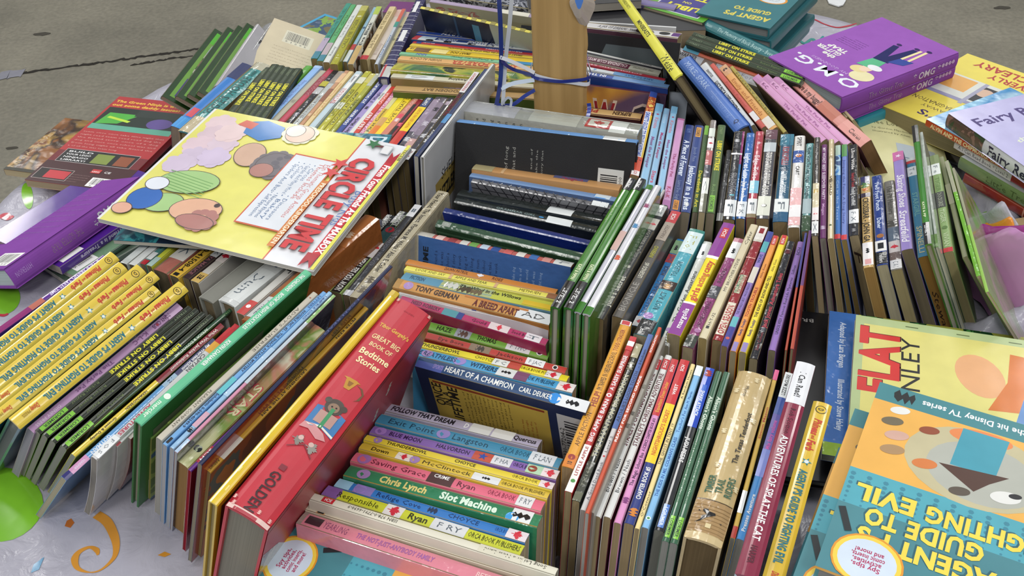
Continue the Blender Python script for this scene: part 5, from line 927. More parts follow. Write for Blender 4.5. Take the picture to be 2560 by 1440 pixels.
# ================================================================= larger crosswise books behind them
G = 'large crosswise hardcovers standing before the post'
def tri(k, side, cols='#6f6f74', dark='#2c2c32'):
    k.frect(side, 0, 0, 1, 1, cols); n = 16
    for i in range(n + 1):
        for a, b in ((i / n, 1), (i / n, -1)):
            q0 = a; pts = [(0, q0 - .004), (0, q0 + .004), (1, q0 + b * .34 + .004), (1, q0 + b * .34 - .004)]
            if min(p[1] for p in pts) >= 0 and max(p[1] for p in pts) <= 1: k.fpoly(side, pts[::-1] if False else [(1, pts[2][1]), (0, pts[1][1]), (0, pts[0][1]), (1, pts[3][1])], dark)
    for p in (.25, .5, .75, .93): k.frect(side, p - .005, 0, p + .005, 1, dark)
rows(G, [
 ((1172, 262), (1600, 322), 26, '#8d9088', 'hardcover in cloudy clear film with a red square stamp on its spine', lambda k: (k.band(0, .3, '#9a9ca0'), k.band(.38, .66, '#a3a69c'), k.band(.7, .84, '#a0302c', -.75, .75), k.band(.715, .825, '#b8b8aa', -.55, .55), k.shape(LEAF, .77, 0, .22, '#a0302c'), k.sticker(.84, .93, '#c4c8c2'), k.flines(-1, .2, .6, .95, .95, 8, '#55554c', .5, 2)), dict(hc=True, lean=-4, style='w', pages='#9a927c', fcol='#9da09a', bcol='#b3b1a6', W=.15)),
 ((1146, 300), (1594, 352), 13, '#5f8cc0', 'large hardcover with a black back cover, barcode and frayed light blue spine', lambda k: (
     k.frect(-1, 0, 0, 1, 1, '#1c1c1e'), [k.band(a, a + .008, '#a9c4de', v, v + .4) for a, v in ((.1, -.9), (.22, .2), (.41, -.6), (.47, .1), (.63, -.9), (.81, 0), (.9, -.7))],
     k.sticker(.82, .94, '#d8dcdc'), k.flines(-1, .08, .6, .86, .73, 3, '#9a9a94', .45, 7), k.ftext(-1, 'RELIEFS', .1, .82, .34, '#c4c4bc', h=.09, bold=1), k.ftext(-1, 'WORLD', .12, .795, .2, '#a4a49c', h=.04, bold=0),
     k.flines(-1, .1, .46, .86, .58, 4, '#9a9a94', .4, 8), k.flines(-1, .1, .38, .5, .43, 2, '#9a9a94', .4, 9), k.barcode(-1, .36, .05, .78, .19, 3, '#cfd0cc', '9 781489 840000')),
     dict(hc=True, lean=-16, pages='#8a8474', fcol='#1c1c1e', bcol='#1c1c1e', ratio=.72, style='c')),
 ((1186, 414), (1552, 466), 18, '#b88a58', 'orange tan hardcover lying before the black barcode book', D(('b', 0, .14, '#a89c74'), ('b', .2, .22, '#c8a47a'), ('b', .55, .78, '#5a5a80', -.2, .9), ('t', 'Penguin', .6, .75, '#a03a48', .4, .2)), dict(hc=True, pages='#8a8474', lean=-12, ratio=.62)),
 ((1178, 434), (1542, 496), 12, '#6f8cb4', 'slim slate blue hardcover with a white end label, before the orange tan one', D(('s', .86, .96, '#c8d4dc'), ('d', .9, '#3a86d0', .7)), dict(hc=True, pages='#8a8474', bcol='#4b5f84', ratio=.62)),
 ((1180, 450), (1532, 518), 15, '#6c6c70', 'silvery hardcover quilted in dark triangles', lambda k: (tri(k, -1), [k.shape([(-1, -.1), (1, -.1), (1, .1), (-1, .1)], a, 0, .6, '#2c2c32', rot=r) for a in [i / 15 for i in range(1, 15)] for r in (.8, -.8)], k.sticker(.86, .97, '#dfe2e2')), dict(hc=True, style='w', pages='#8a8474', bcol='#6f6f74', fcol='#6f6f74', ratio=.68)),
 ((1150, 478), (1508, 545), 20, '#1f2422', 'glossy black green hardcover with one white sticker on its spine, next to the quilted one', lambda k: (k.sticker(.63, .8, '#d4d8d8'), k.band(0, 1, '#3a423e', .5, .6)), dict(hc=True, style='w', pages='#4a483c', fcol='#1a1e1c', bcol='#20262a', ratio=.62)),
 ((1138, 498), (1492, 572), 20, '#202624', 'glossy black green hardcover with a blue mark and a white sticker, above the navy one', lambda k: (k.text('GRAMMAR GIRL', .3, .58, '#6a7a78', .3, .1, 1), k.sticker(.66, .83, '#d4d8d8'), k.dot(.62, '#3a86c0', .3, 0, .1)), dict(hc=True, style='w', pages='#4a483c', fcol='#1a1e1c', bcol='#20262a', ratio=.62)),
 ((1110, 524), (1474, 606), 14, '#1c2a66', 'navy blue hardcover lettered printed in the usa', lambda k: (k.frect(-1, 0, 0, 1, 1, '#182c80'), k.ftext(-1, 'PRINTED IN THE USA', .86, .06, .30, '#7a90c8', h=.022, rot=PI / 2, bold=0)), dict(hc=True, pages='#8a2a28', bcol='#182c80', fcol='#182c80', style='w', ratio=.68)),
 ((1092, 555), (1456, 640), 24, '#2f4a34', 'dark green cloth-bound hardcover in clear film', lambda k: (k.band(.04, .1, '#8a9088', -.6, .6), k.frect(-1, .9, 0, .93, 1, '#4a6a4c'), k.frect(-1, .8, 0, .81, 1, '#20361f')), dict(hc=True, pages='#8a8474', style='w', bcol='#2c4a30', fcol='#2c4a30', ratio=.68)),
 ((1040, 580), (1432, 662), 15, '#b05a54', 'blue hardcover whose text-covered back is headed time, its frayed spine red and white', lambda k: (
     k.band(0, .12, '#b8b4aa'), [k.band(a, a + .05, c) for a, c in ((.14, '#d8b8b0'), (.22, '#8a3038'), (.3, '#c8c8c0'), (.36, '#6a9a4a'), (.43, '#b8c8d8'), (.5, '#2a4a8c'), (.58, '#c8605c'), (.66, '#d8d4cc'), (.74, '#3a68a8'), (.82, '#c88a84'))],
     k.frect(-1, 0, 0, 1, 1, '#39619c'), k.frect(-1, 0, .965, 1, 1, '#a8a496'), k.ftext(-1, 'PRIME TIME', .28, .90, .62, '#1c2430', h=.055, bold=2), k.flines(-1, .12, .40, .88, .87, 12, '#1e3054', .55, 12), k.flines(-1, .3, .12, .88, .37, 6, '#8aa4c8', .45, 13), k.sticker(.89, 1, '#cfd2d0', 'F')),
     dict(hc=True, lean=-14, pages='#a8a08c', bcol='#39619c', fcol='#39619c', style='w', ratio=.62)),
], lift=.001)
# ================================================================= the slanting front row on the other side
G = 'yellow-spined hardcovers of one series in a slanting row'
PG2 = '#7d8280'
ys = [((460, 714), (37, 1058), 33, 'closest to the lilac paperback'), ((394, 722), (-32, 1064), 32, 'second from the lilac paperback'), ((390, 686), (-38, 1028), 32, 'third from the lilac paperback'),
      ((355, 671), (-72, 1012), 32, 'fourth from the lilac paperback'), ((309, 664), (-118, 1000), 32, 'fifth from the lilac paperback'), ((288, 638), (-140, 975), 32, 'farthest from the lilac paperback')]
rows(G, [(s, e, w, '#d9bd46', 'yellow-spined hardcover with teal title and teal boards, ' + t, lambda k: agent_spine(k), dict(lean=40)) for s, e, w, t in ys],
     hc=True, pages=PG2, fcol='#1f5c68', bcol='#1f5c68', style='g', ratio=.69)
G = 'paperbacks in the slanting row beside the yellow hardcovers'
def libby(k, yel='#dcd62c'):
    k.text('STREET', .03, .12, '#7a8a68', .36, 0, 0); k.text('stories', .13, .2, '#5a6a50', .3, .1, 0)
    k.text('LIBBY ON STRIKE', .24, .56, yel, .52, .1, 2); k.text('Robert Rayner', .63, .8, '#6a7a4a', .36, 0, 0)
    k.band(.83, .985, '#7fc03c', -.66, .66); k.text('LORIMER', .85, .965, '#22401c', .42)
LG = '#22281a'
rows(G, [
 ((262, 640), (-62, 868), 12, '#5a2c86', 'thin purple paperback with white title, beyond the farthest yellow hardcover', D(('t', 'A TRUE FRIEND TAKES TIME', .05, .45, '#d8d0e4', .6), ('b', .5, .6, '#b86a5a'), ('b', .6, 1, '#8a2a6a')), dict(lean=20, pages='#b4ac98')),
 ((450, 764), (77, 1076), 26, '#bd93bc', 'lilac paperback lettered the perky pet beside the closest yellow hardcover', D(('t', 'PONY CLUB', .08, .2, '#5a2c5c', .5), ('b', .0, .1, '#c8a2c8'), ('b', .1, .105, '#8a5a8c'), ('h', STAR, .17, 0, .3, '#a8304c'), ('t', 'K-L-C', .24, .34, '#7a4a7c', .5), ('t', 'The Perky Pet', .48, .72, '#7a4a80', .42, 0, 1), ('t', 'DISNEY PRESS', .82, .97, '#d8c0d8', .36)), dict(lean=36, pages='#9a98a0')),
 ((476, 768), (95, 1080), 20, LG, 'black-green libby on strike paperback touching the lilac one', libby, dict(pages='#8c8c80')),
 ((494, 774), (113, 1090), 20, LG, 'black-green libby on strike paperback, second after the lilac one', libby, dict(pages='#8c8c80')),
 ((510, 783), (133, 1104), 20, LG, 'black-green libby on strike paperback, third after the lilac one', libby, dict(pages='#8c8c80')),
 ((530, 790), (160, 1118), 22, LG, 'black-green libby on strike paperback closest to the yellow and maroon one', libby, dict(b=(85, 1255), pages='#8c8c80')),
 ((584, 768), (225, 1072), 14, '#2c4a34', 'slim dark green paperback lettered africa, behind the maroon spined one', D(('t', 'STREET', .03, .1, '#7a9a68', .36, 0, 0), ('t', 'AFRICA & DOWNTIME', .2, .44, '#c8d8c8', .55), ('b', .86, .98, '#7fc03c', -.6, .6)), dict(pages='#8c8c80')),
 ((556, 812), (184, 1138), 17, '#d8bc34', 'yellow paperback with a maroon half lettered who was', D(('b', 0, .47, '#7f2830'), ('t', 'Who Was Jackie Robinson?', .04, .38, '#e0d0c8', .5, 0, 1), ('t', 'HERMAN/O\'BRIEN', .54, .68, '#3a3014', .42, 0, 1), ('t', 'Grosset & Dunlap', .74, .9, '#3a3014', .42, 0, 1)), dict(pages='#9a9a8c')),
 ((537, 850), (160, 1196), 19, '#4f8fc4', 'light blue paperback ending in pink and navy, title on slate', D(('b', 0, .28, '#4a4c6c'), ('t', 'My Weirdest School', .04, .24, WH, .5, 0, 1), ('t', '12', .3, .34, '#22305c', .55), ('b', .28, .37, '#9ab4c8'), ('t', 'BACK TO SCHOOL', .42, .68, '#7aa8d4', .5, 0, 0), ('t', 'GUTMAN', .72, .84, '#dfe6ee', .55), ('b', .86, .96, '#c890b8'), ('t', 'HARPER', .88, .94, '#d8c8e0', .36), ('b', .96, 1, '#2c2a6c')), dict(b=(78, 1318), pages='#aaa48c')),
 ((580, 822), (235, 1145), 15, '#c8c8c8', 'white paperback with red ends lettered adventures', D(('b', 0, .12, '#b82c30'), ('b', .12, .2, '#d8a03c'), ('t', 'CAPTAIN', .22, .36, '#555', .5), ('t', 'ADVENTURES', .62, .84, '#b0304c', .5), ('s', .85, .99, '#dcdedf', 'F O S')), dict(lean=22, pages='#8f8a82', bend=-.010)),
 ((593, 812), (287, 1112), 17, '#d4d2d0', 'white paperback with a rose foot and a wide white label', D(('b', .0, .1, '#b82c30'), ('t', 'THE ADVENTURES', .3, .62, '#a03050', .5), ('s', .75, .97, '#dedfe0', 'F G R'), ('b', .97, 1, '#a8303c')), dict(lean=20, pages='#9a9692', bend=-.014)),
 ((612, 812), (322, 1095), 13, '#8a3a3c', 'dark red thin paperback curving beneath the green folktales hardcover', D(('b', .5, 1, '#c8c0b8')), dict(lean=18, pages='#a89a94', bend=-.018)),
], lift=.0, style='g')
G = 'large books standing in the slanting row'
rows(G, [
 ((771, 678), (345, 1056), 27, '#5fb88c', 'mint-spined green hardcover of childrens irish folktales', lambda k: (
   k.text("THE CHILDREN'S", .03, .15, WH, .4, 0, 1), k.text('BOOK OF IRISH FOLKTALES', .17, .42, WH, .42, 0, 1), k.text('KEVIN DANAHER', .5, .66, WH, .42, 0, 1), k.text('mercier', .88, .97, '#d8ecd8', .5, 0, 1), k.dot(.85, '#d8e8d8', .34),
   k.frect(1, .16, .06, 1, .70, '#5c6a50', 'm'), k.fshape(1, SCRIBBLE, .55, .5, .2, '#222a20'), k.fell(1, .4, .62, .05, .05, '#1a201a'), k.fell(1, .4, .62, .035, .035, '#5c6a50'), k.fshape(1, SCRIBBLE, .7, .3, .16, '#39412f')),
   dict(hc=True, b=(334, 1340), pages='#9c9684', fcol='#226a2c', bcol='#226a2c', style='p', ratio=.68, bulge=.0005)),
 ((780, 740), (376, 1095), 10, '#6a8a3a', 'worn green picture book with a torn wavy spine, low behind the folktales book', D(('h', SCRIBBLE, .9, 0, .6, '#a8c060')), dict(pages='#a8a05a', bcol=art(['#55702c', '#8aa048', '#3f5a3a'], 30, 4), fcol=art(['#55702c', '#8aa048', '#355a7a'], 30, 4), W=.118, lift=-.0)),
 ((789, 732), (398, 1097), 15, '#bdb5a4', 'cream paperback lettered surprise beside the green folktales hardcover', D(('h', STAR, .04, 0, .2, '#a04a3a'), ('t', "ADDY'S SURPRISE", .12, .44, '#5c564a', .42, 0, 0), ('t', 'PLEASANT COMPANY', .7, .93, '#5c564a', .4, 0, 0)), dict(b=(391, 1365), pages='#a5a29a')),
 ((812, 730), (412, 1112), 13, '#6a9ccc', 'blue paperback lettered the attack mystery', D(('t', 'LETTERS', .03, .12, '#244a80', .45), ('t', 'INVISIBLE INC. #2 - THE SNACK ATTACK MYSTERY', .14, .56, '#14284a', .5, 0, 1), ('t', 'Scholastic 0-590-40249-9', .7, .9, '#14284a', .5), ('b', .6, .7, '#5ab0b8'), ('b', .96, .99, KR, -.5, .5)), dict(pages='#a8a8ac')),
 ((826, 730), (430, 1120), 12, '#8fb4d4', 'pale blue glossy paperback with small pictures, tightly between blue and green ones', D(('t', 'LITTLE DINO', .05, .2, '#34508a', .4), ('t', 'Level 2', .03, .1, '#34508a', .4), ('b', .8, .88, '#c8a0b0'), ('h', SCRIBBLE, .9, 0, .6, '#22242c'), ('b', .4, .7, '#a8c4dc')), dict(pages='#a8a8ac', style='w')),
 ((836, 738), (440, 1130), 10, '#c88ca4', 'thin pink and white glossy paperback beside the broad green one', D(('b', .0, .2, '#8ab070'), ('b', .2, .6, '#b8c4cc'), ('b', .93, 1, '#a8c0d8')), dict(pages='#a8a8ac', style='w', bcol='#6a2c34', fcol='#2c3450')),
 ((800, 818), (456, 1160), 40, art(['#a8bc6a', '#c8cc9a', '#7c9c44', '#c88a70', '#dcdcc0'], 16, 9, 'w', (1, 1, 1), False), 'broad glossy green paperback with a red and white picture spine', D(('t', 'STAR', .46, .68, '#c84a50', .7), ('t', 'STAR', .465, .685, '#e4e0b0', .5), ('d', .9, '#16201a', .28, .0), ('t', 'Puff', .88, .92, '#c8d8b0', .2)), dict(pages='#94744a', style='w')),
 ((908, 756), (474, 1176), 12, '#5c2478', 'purple paperback ending in a red square foot', D(('t', 'TIGER AND TOM AND JILL', .08, .5, '#b49ac8', .5, 0, 0), ('h', [(-1, -1), (1, -1), (0, 1)], .14, -.3, .4, WH), ('h', [(-1, -1), (1, -1), (0, 1)], .18, -.3, .4, WH), ('b', .88, .96, '#a02a3c'), ('t', 'SCH', .89, .95, WH, .5)), dict(pages='#8a1c2c', fcol='#8f1a26', style='g')),
 ((978, 664), (500, 1160), 13, '#232848', 'navy large paperback with an orange picture cover, running up beside the insect book', lambda k: (k.frect(1, .0, .4, 1, 1, art(['#1c2030', '#2a3048', '#7a4a2c', '#343a50'], 14, 5, 'g')), k.frect(1, 0, 0, 1, .4, '#8f1a26'), k.ftext(1, 'SCHOLASTIC', .3, .02, .5, '#b8503c', h=.04, rot=PI / 2), k.text('I CAN READ', .2, .4, '#4a5488', .4)), dict(pages='#8a8474', fcol='#1c2030', bcol='#1c2030', style='g')),
 ((916, 768), (521, 1178), 17, '#c99f38', 'golden paperback lettered laughing it through with a swirling picture cover', lambda k: (k.text('PETER KEIN', .08, .22, '#26201a', .45), k.text('LAUGHING AT THE RAIN', .42, .7, '#26201a', .45), k.sticker(.82, .93, '#cfd0ce'), k.text('Addcart', .94, .99, '#4a3a1a', .4), k.frect(1, 0, 0, 1, 1, art(['#6a3a34', '#8a4a3a', '#4c5a78', '#a86a3c', '#3a2c3c'], 12, 6)), k.frect(1, .02, .5, .5, .98, '#5a4258')), dict(b=(492, 1440), pages='#a08c60', fcol='#5c3a34', ratio=.7)),
 ((990, 728), (532, 1257), 22, '#d5b82c', 'tall slim yellow hardcover leaning on the red story treasury', lambda k: (k.band(.0, .03, '#c4a626'), [k.band(a, a + .02, '#e6d878', v, v + .3) for a, v in ((.7, -.6), (.78, 0), (.86, -.4), (.93, .1))], k.frect(1, .04, .02, .96, .98, '#3a2c18'), k.frect(1, .06, .03, .94, .97, '#5c1c1c')), dict(hc=True, b=(516, 1440), pages='#a89a70', fcol='#c9a820', bcol='#c9a820', style='g', ratio=.78)),
 ((1038, 764), (617, 1292), 103, '#b8323e', 'huge worn red storybook treasury with gold bear and bell on its spine', lambda k: (
   k.vtext('GOLDEN', .05, '#8a2430', .008, .3, 0), k.vtext("Tibor Gergely's", .155, '#d8b048', .018, .8, 1), k.vtext('GREAT BIG', .215, '#e0c890', .022, .75, 1), k.vtext('BOOK OF', .25, '#e0c890', .019, .6, 1), k.vtext('Bedtime', .295, '#e8dca8', .028, .78, 1), k.vtext('Stories', .335, '#e8dca8', .028, .6, 1),
   k.shape([(-.9, -.7), (-.6, -.6), (-.3, .5), (.3, .5), (.6, -.6), (.95, -.75), (.4, -.85), (-.4, -.85)], .435, -.1, .24, '#b8862c', rot=-PI / 2), k.shape([(-.5, -.6), (-.2, .45), (.2, .45), (.5, -.6)], .43, -.1, .13, '#8a5a24', rot=-PI / 2),
   k.shape([(-1, 0), (-.5, .6), (.2, .7), (.9, .2), (1, -.5), (.85, -.1), (.2, .5), (-.5, .4)], .445, .42, .22, '#6a4a2c', rot=.6),
   k.dot(.535, '#4a4038', .22, .02), k.dot(.52, '#4a4038', .08, -.4), k.dot(.525, '#4a4038', .08, .42), k.dot(.54, '#8a705c', .13, .02), k.dot(.538, '#1a1614', .022, -.08), k.dot(.536, '#1a1614', .022, .12), k.dot(.548, '#1a1614', .03, .03),
   k.band(.565, .615, '#b08a80', -.42, .48), k.shape([(-1, .9), (0, .6), (1, .9), (1, -.8), (0, -1), (-1, -.8)], .595, .05, .36, '#3c74a8', rot=-PI / 2), k.shape([(-.12, .65), (.12, .65), (.12, -1), (-.12, -1)], .595, .05, .36, '#3a8a5a', rot=-PI / 2), k.shape([(-1, .95), (0, .68), (1, .95), (1, .8), (0, .55), (-1, .8)], .59, .05, .36, '#dcd8cc', rot=-PI / 2),
   k.shape([(-1, .4), (-.4, .6), (.4, .2), (1, .3), (.9, -.2), (.2, -.3), (-.6, 0)], .64, -.05, .34, '#c88a8c', rot=-PI / 2),
   k.shape(LEAF, .7, -.35, .15, '#7c7870'), k.shape(LEAF, .705, .35, .15, '#8c8880'), k.dot(.69, '#c8a8a0', .06, -.3), k.dot(.695, '#c8a8a0', .06, .25), k.shape([(-1, .1), (0, -.6), (1, .1), (1, 0), (0, -.75), (-1, 0)], .735, .0, .3, '#7a2c34', rot=-PI / 2),
   k.text('GOLDEN', .83, .985, '#35141a', .24, -.1, 1), k.band(.8, .82, '#7a2430', -.25, .05),
   k.band(.985, 1, '#d8b8b0', -1, 1), k.band(.99, 1, '#a8404a', -.7, .4), [k.shape(SCRIBBLE, a, v, .05, '#d8a8a0') for a, v in ((.98, -.8), (.975, .85), (.96, -.92), (.01, .9), (.012, -.85), (.97, .3))],
   k.frect(1, .04, 0, 1, 1, '#a3303a'), k.frect(1, 0, 0, .035, 1, '#8c2430'), k.fpoly(1, [(.5, 0), (1, 0), (1, .9), (.62, .62), (.56, .3)], art(['#7a3034', '#6c5c4c', '#4a4238', '#8a8478'], 18, 11, 'g')),
   [k.fshape(1, SCRIBBLE, .2 + .13 * i, .75 - .05 * i, .05, '#b8b0a8', ry=.02) for i in range(4)], k.fpoly(1, [(.2, .0), (1, .0), (1, .3), (.55, .22), (.3, .1)], art(['#7c8490', '#a8a498', '#4a3c34', '#2c4a7c'], 16, 4, 'g'))),
   dict(hc=True, pages='#8a867c', bulge=.004, ratio=.80, b=(586, 1440))),
], lift=.0)
# ================================================================= crosswise books in the white carton at the back
G = 'crosswise books in the white carton behind and around the post'
rows(G, [
 ((1352, 42), (1076, 0), 9, '#9a8aa4', 'large hardcover with a lilac spine and cream flowered cover at the back of the carton', lambda k: (k.frect(1, 0, 0, 1, 1, '#b4ac8c'), k.frect(1, .05, .05, .95, .45, art(['#b4ac8c', '#a89a88', '#b06a60', '#c8c0a0'], 60, 3)), k.frect(1, .1, .7, .9, .95, '#aaa07c'), k.sticker(.1, .35, '#d8d4c4')), dict(lean=-16, hc=True, fcol='#b4ac8c', bcol='#b4ac8c', pages='#8a8268', ratio=.75)),
 ((1338, 82), (1052, 18), 7, '#d2c64e', 'picture book with a black hat on its cover and a yellow zigzag spine', lambda k: (k.frect(1, 0, 0, 1, 1, '#1c2334'), k.frect(1, 0, .62, 1, 1, '#9aa49c'), k.fpoly(1, [(.05, .55), (.9, .62), (.9, .7), (.05, .62)], '#1c2334'), k.fell(1, .45, .84, .16, .16, '#141010'), k.frect(1, .55, .66, .62, .96, '#1c120c'), k.fell(1, .78, .66, .18, .16, '#b8a83c'), k.fell(1, .85, .58, .13, .07, '#b03a30'), k.frect(1, .05, .46, .95, .52, '#4a7a94'), k.frect(1, 0, .3, 1, .32, '#2c4460'), [k.band(i / 12, i / 12 + .04, '#8a8038') for i in range(12)]), dict(fcol='#1c2334', bcol='#9aa49c', pages='#8a8268', ratio=.8)),
 ((1338, 108), (1047, 79), 9, '#24408c', 'royal blue paperback with upside-down white lettering, just in front of the hat book', D(('t', 'STUCK ON EARTH', .25, .8, WH, .6), ('b', 0, .3, '#2a56a8'), ('t', 'A STARS', .1, .2, WH, .5)), dict(pages='#8a8268')),
 ((1338, 121), (1036, 92), 13, '#22386e', 'dark blue paperback lettered the starlight barking', D(('t', 'THE STARLIGHT BARKING', .1, .55, WH, .5), ('t', 'DODIE SMITH', .64, .8, '#b8c0d0', .42), ('s', .82, .96, '#c4d4dc'), ('b', .95, 1, '#b02a34'), ('b', 0, .94, '#c8ccd0', .55, 1), ('d', .2, KR, .25, .8, .16), ('d', .35, KR, .25, .8, .16), ('d', .5, KR, .25, .8, .16), ('d', .7, KR, .25, .8, .16), ('d', .85, KR, .25, .8, .16)), dict(pages='#8a8268')),
 ((1338, 134), (1035, 103), 8, '#b8282c', 'thin red paperback among the upside-down titles in the carton', D(('t', 'THE LUCKY LOTTERY', .1, .4, WH, .5), ('b', .93, .97, '#3a4a8c'), ('t', 'PENGUIN', .82, .92, WH, .5)), dict(pages='#8a8268')),
 ((1338, 143), (1028, 110), 8, '#dcc23c', 'slim yellow paperback lettered the case of the raging rottweiler', D(('t', 'SMART DOG and the Case of the Raging Rottweiler', .1, .7, '#5a4a14', .5)), dict(pages='#8a8268')),
 ((1338, 152), (1020, 120), 12, '#e0bf34', 'broader yellow paperback with a small brown picture, upside down in the carton', D(('t', 'SMART DOG', .5, .66, '#5a4a14', .5), ('b', .68, .8, '#e8d890'), ('b', .82, .94, '#7a5a3c'), ('t', '13', .95, .98, '#4a3a5c', .4)), dict(pages='#8a6a2c')),
 ((1338, 160), (1001, 131), 8, '#7ab890', 'slim mint green paperback with small purple letters', D(('t', 'A Dragon for Peter', .3, .62, '#3a7a5c', .5), ('t', 'NNN', .8, .88, '#5a4ab0', .7), ('b', 0, .2, '#3a86b4')), dict(pages='#8a8268')),
 ((1338, 170), (998, 143), 14, '#d8a86c', 'peach paperback lettered forever in red, upside down', D(('t', 'ANNA FOREVER', .12, .6, '#b8503c', .7, .2, 2), ('t', 'VIVIEN ALCOCK', .68, .92, '#6a5a3c', .5, 0, 0)), dict(pages='#a8925c')),
 ((1338, 192), (984, 164), 24, art(['#24402c', '#3f6a44', '#8a9c3c', '#b8b040', '#1c2c22'], 22, 8, 'w', (1, 1, 1), False), 'clear-wrapped paperback with a jungle green and yellow picture spine', D(('t', 'JUNGLE', .15, .2, '#c8d0b0', .3)), dict(pages='#a8925c', style='w')),
 ((1338, 214), (980, 187), 13, '#c2bda4', 'cream paperback lettered the wild awaking beside the jungle one', D(('t', 'The Wild, Awaking', .3, .6, '#3a382c', .5), ('s', .7, .9, '#d8dcdc', 'C')), dict(pages='#7a6038', fcol='#8a7448', bcol='#8a7448', lean=-4)),
 ((1340, 240), (1204, 232), 14, '#b08e58', 'paperback with a tan wooden bat along its spine, low beside the post', D(('t', 'WOODEN BAT', .5, .8, '#5a4424', .4)), dict(pages='#6a5a3c', fcol='#4a5a24', bcol='#4a5a24', L=.19)),
 ((1345, 262), (1190, 240), 12, '#5a6a2c', 'olive paperback low beside the foot of the post', D(('b', .4, .6, '#c8a83c')), dict(pages='#6a5a3c', fcol='#3c4a1c', bcol='#2c2018')),
], lift=.001)
rows(G, [
 ((1700, 88), (1392, 52), 12, '#d6d4d4', 'white paperback lettered a jar of dreams with a purple end', D(('b', 0, .06, '#5a2a78', -.6, .6), ('t', 'Yoshiko Uchida', .4, .2, '#55505a', .3), ('t', 'A JAR OF DREAMS', .65, .42, '#55505a', .45, 0, 0), ('d', .28, '#4a3a34', .4), ('d', .12, KR, .25)), dict(pages='#9a8a68', fcol='#5c3a48', bcol='#4a2c3c', lean=-12)),
 ((1702, 108), (1388, 72), 6, '#1c1c20', 'big black picture book tilting back behind the upside-down mysteries', lambda k: (k.frect(1, 0, 0, 1, 1, '#1b1c20'), k.fpoly(1, [(.1, .55), (.35, .5), (.5, .6), (.4, .95), (.1, .9)], '#5a6468'), k.fshape(1, SCRIBBLE, .5, .4, .2, '#4a3c30'), k.fell(1, .6, .25, .2, .1, '#2c3038')), dict(pages='#55504a', fcol='#1b1c20', bcol='#1b1c20', L=.235, W=.125, T=.005, lean=-20)),
 ((1655, 172), (1392, 112), 8, '#c4c4c0', 'slim pale paperback with a black stripe, upside down beside the black picture book', D(('b', .0, .9, '#26262c', .2, 1), ('t', 'BEVERLY LEWIS', .1, .3, '#777', .4, -.5)), dict(pages='#8a8268', lean=-8)),
 ((1650, 183), (1385, 128), 10, '#b8b8a8', 'grey cream paperback lettered calendar club mysteries on maroon', D(('b', .28, .78, '#5c1c34'), ('t', 'CALENDAR CLUB MYSTERIES', .3, .76, '#d8c8c8', .6), ('t', 'star mysteries', .06, .25, '#6a685c', .5, 0, 0)), dict(pages='#8a8268')),
 ((1663, 198), (1385, 142), 6, '#a82a3c', 'thin crimson paperback among the upside-down books beside the post', D(('t', 'SCHOLASTIC STORY', .2, .8, '#e0c0c0', .5)), dict(pages='#8a8268')),
 ((1662, 206), (1385, 154), 10, '#cfd6d8', 'white and pale blue paperback with green lettering beside the post', D(('b', 0, .45, '#6a9ac8'), ('t', 'Rhys Bowen', .72, .92, '#3a7a4c', .5), ('h', STAR, .62, 0, .4, '#6a9ac8'), ('t', 'ABLE TO PLAY', .1, .35, '#34548a', .5, 0, 0)), dict(pages='#8a8268')),
 ((1672, 216), (1388, 170), 8, '#2c4c9c', 'dark blue paperback lettered in the attic', D(('b', 0, .4, '#6a90c0'), ('t', 'IN THE ATTIC', .45, .75, WH, .6)), dict(pages='#8a8268', L=.19)),
 ((1656, 222), (1370, 180), 12, '#c8a66c', 'tan paperback with a dark name at its end, upper of two by the post', D(('t', 'RIPKEN', .08, .24, '#4a3014', .55, 0, 2), ('t', 'THE BASEBALL', .4, .9, '#a03a2c', .5, 0, 2)), dict(pages='#5c3c3c', fcol='#4c3450', bcol='#4c3450', lean=-3)),
 ((1668, 236), (1378, 200), 5, '#5a2c34', 'large book whose orange and purple cover shows a red outlined w', lambda k: (k.frect(1, 0, 0, 1, 1, art(['#3a2c44', '#5a4660', '#b07c3c', '#c8983c', '#4a3450'], 6, 4, 'g', (1, 1, 1), False)), k.ftext(1, 'W', .47, .42, .27, '#c8b8a8', h=.34, rot=PI / 2, bold=2), k.ftext(1, 'W', .455, .428, .24, '#8a1c28', h=.30, rot=PI / 2, bold=1), k.ftext(1, 'G', .47, .72, .27, '#b8a8a0', h=.34, rot=PI / 2, bold=2), k.ftext(1, 'G', .455, .728, .24, '#26202c', h=.30, rot=PI / 2, bold=1), k.frect(1, 0, 0, 1, .03, '#4a141c')), dict(pages='#5c1c24', fcol='#4c3450', L=.165, W=.115, lean=-14)),
 ((1604, 290), (1350, 262), 16, '#c8a66c', 'tan paperback with a dark name at its end, lower of two by the post', D(('t', 'RIPKEN', .1, .28, '#4a3014', .5, 0, 2), ('t', 'PLAY BALL', .42, .9, '#a03a2c', .5, 0, 2)), dict(pages='#5c3c3c', fcol='#3c1c20', bcol='#3c1c20', lean=-3)),
], lift=.001)
# dark shapes glimpsed in the gap beyond that carton
rows('books half hidden between the carton and the blue spined novel', [
 ((1722, 232), (1675, 228), 16, '#a8b4c4', 'small pale blue booklet end showing in the dark gap by the yellow beasts book', D(('b', 0, 1, '#8aa0b4', 0, 1)), dict(L=.06, W=.08, T=.008, lean=-30, pages='#8a8a80')),
 ((1702, 262), (1660, 252), 6, '#8a2a30', 'red booklet corner in the dark gap by the yellow beasts book', D(), dict(L=.06, W=.06, T=.005, lean=-30, pages='#8a8a80')),
], lift=.001)

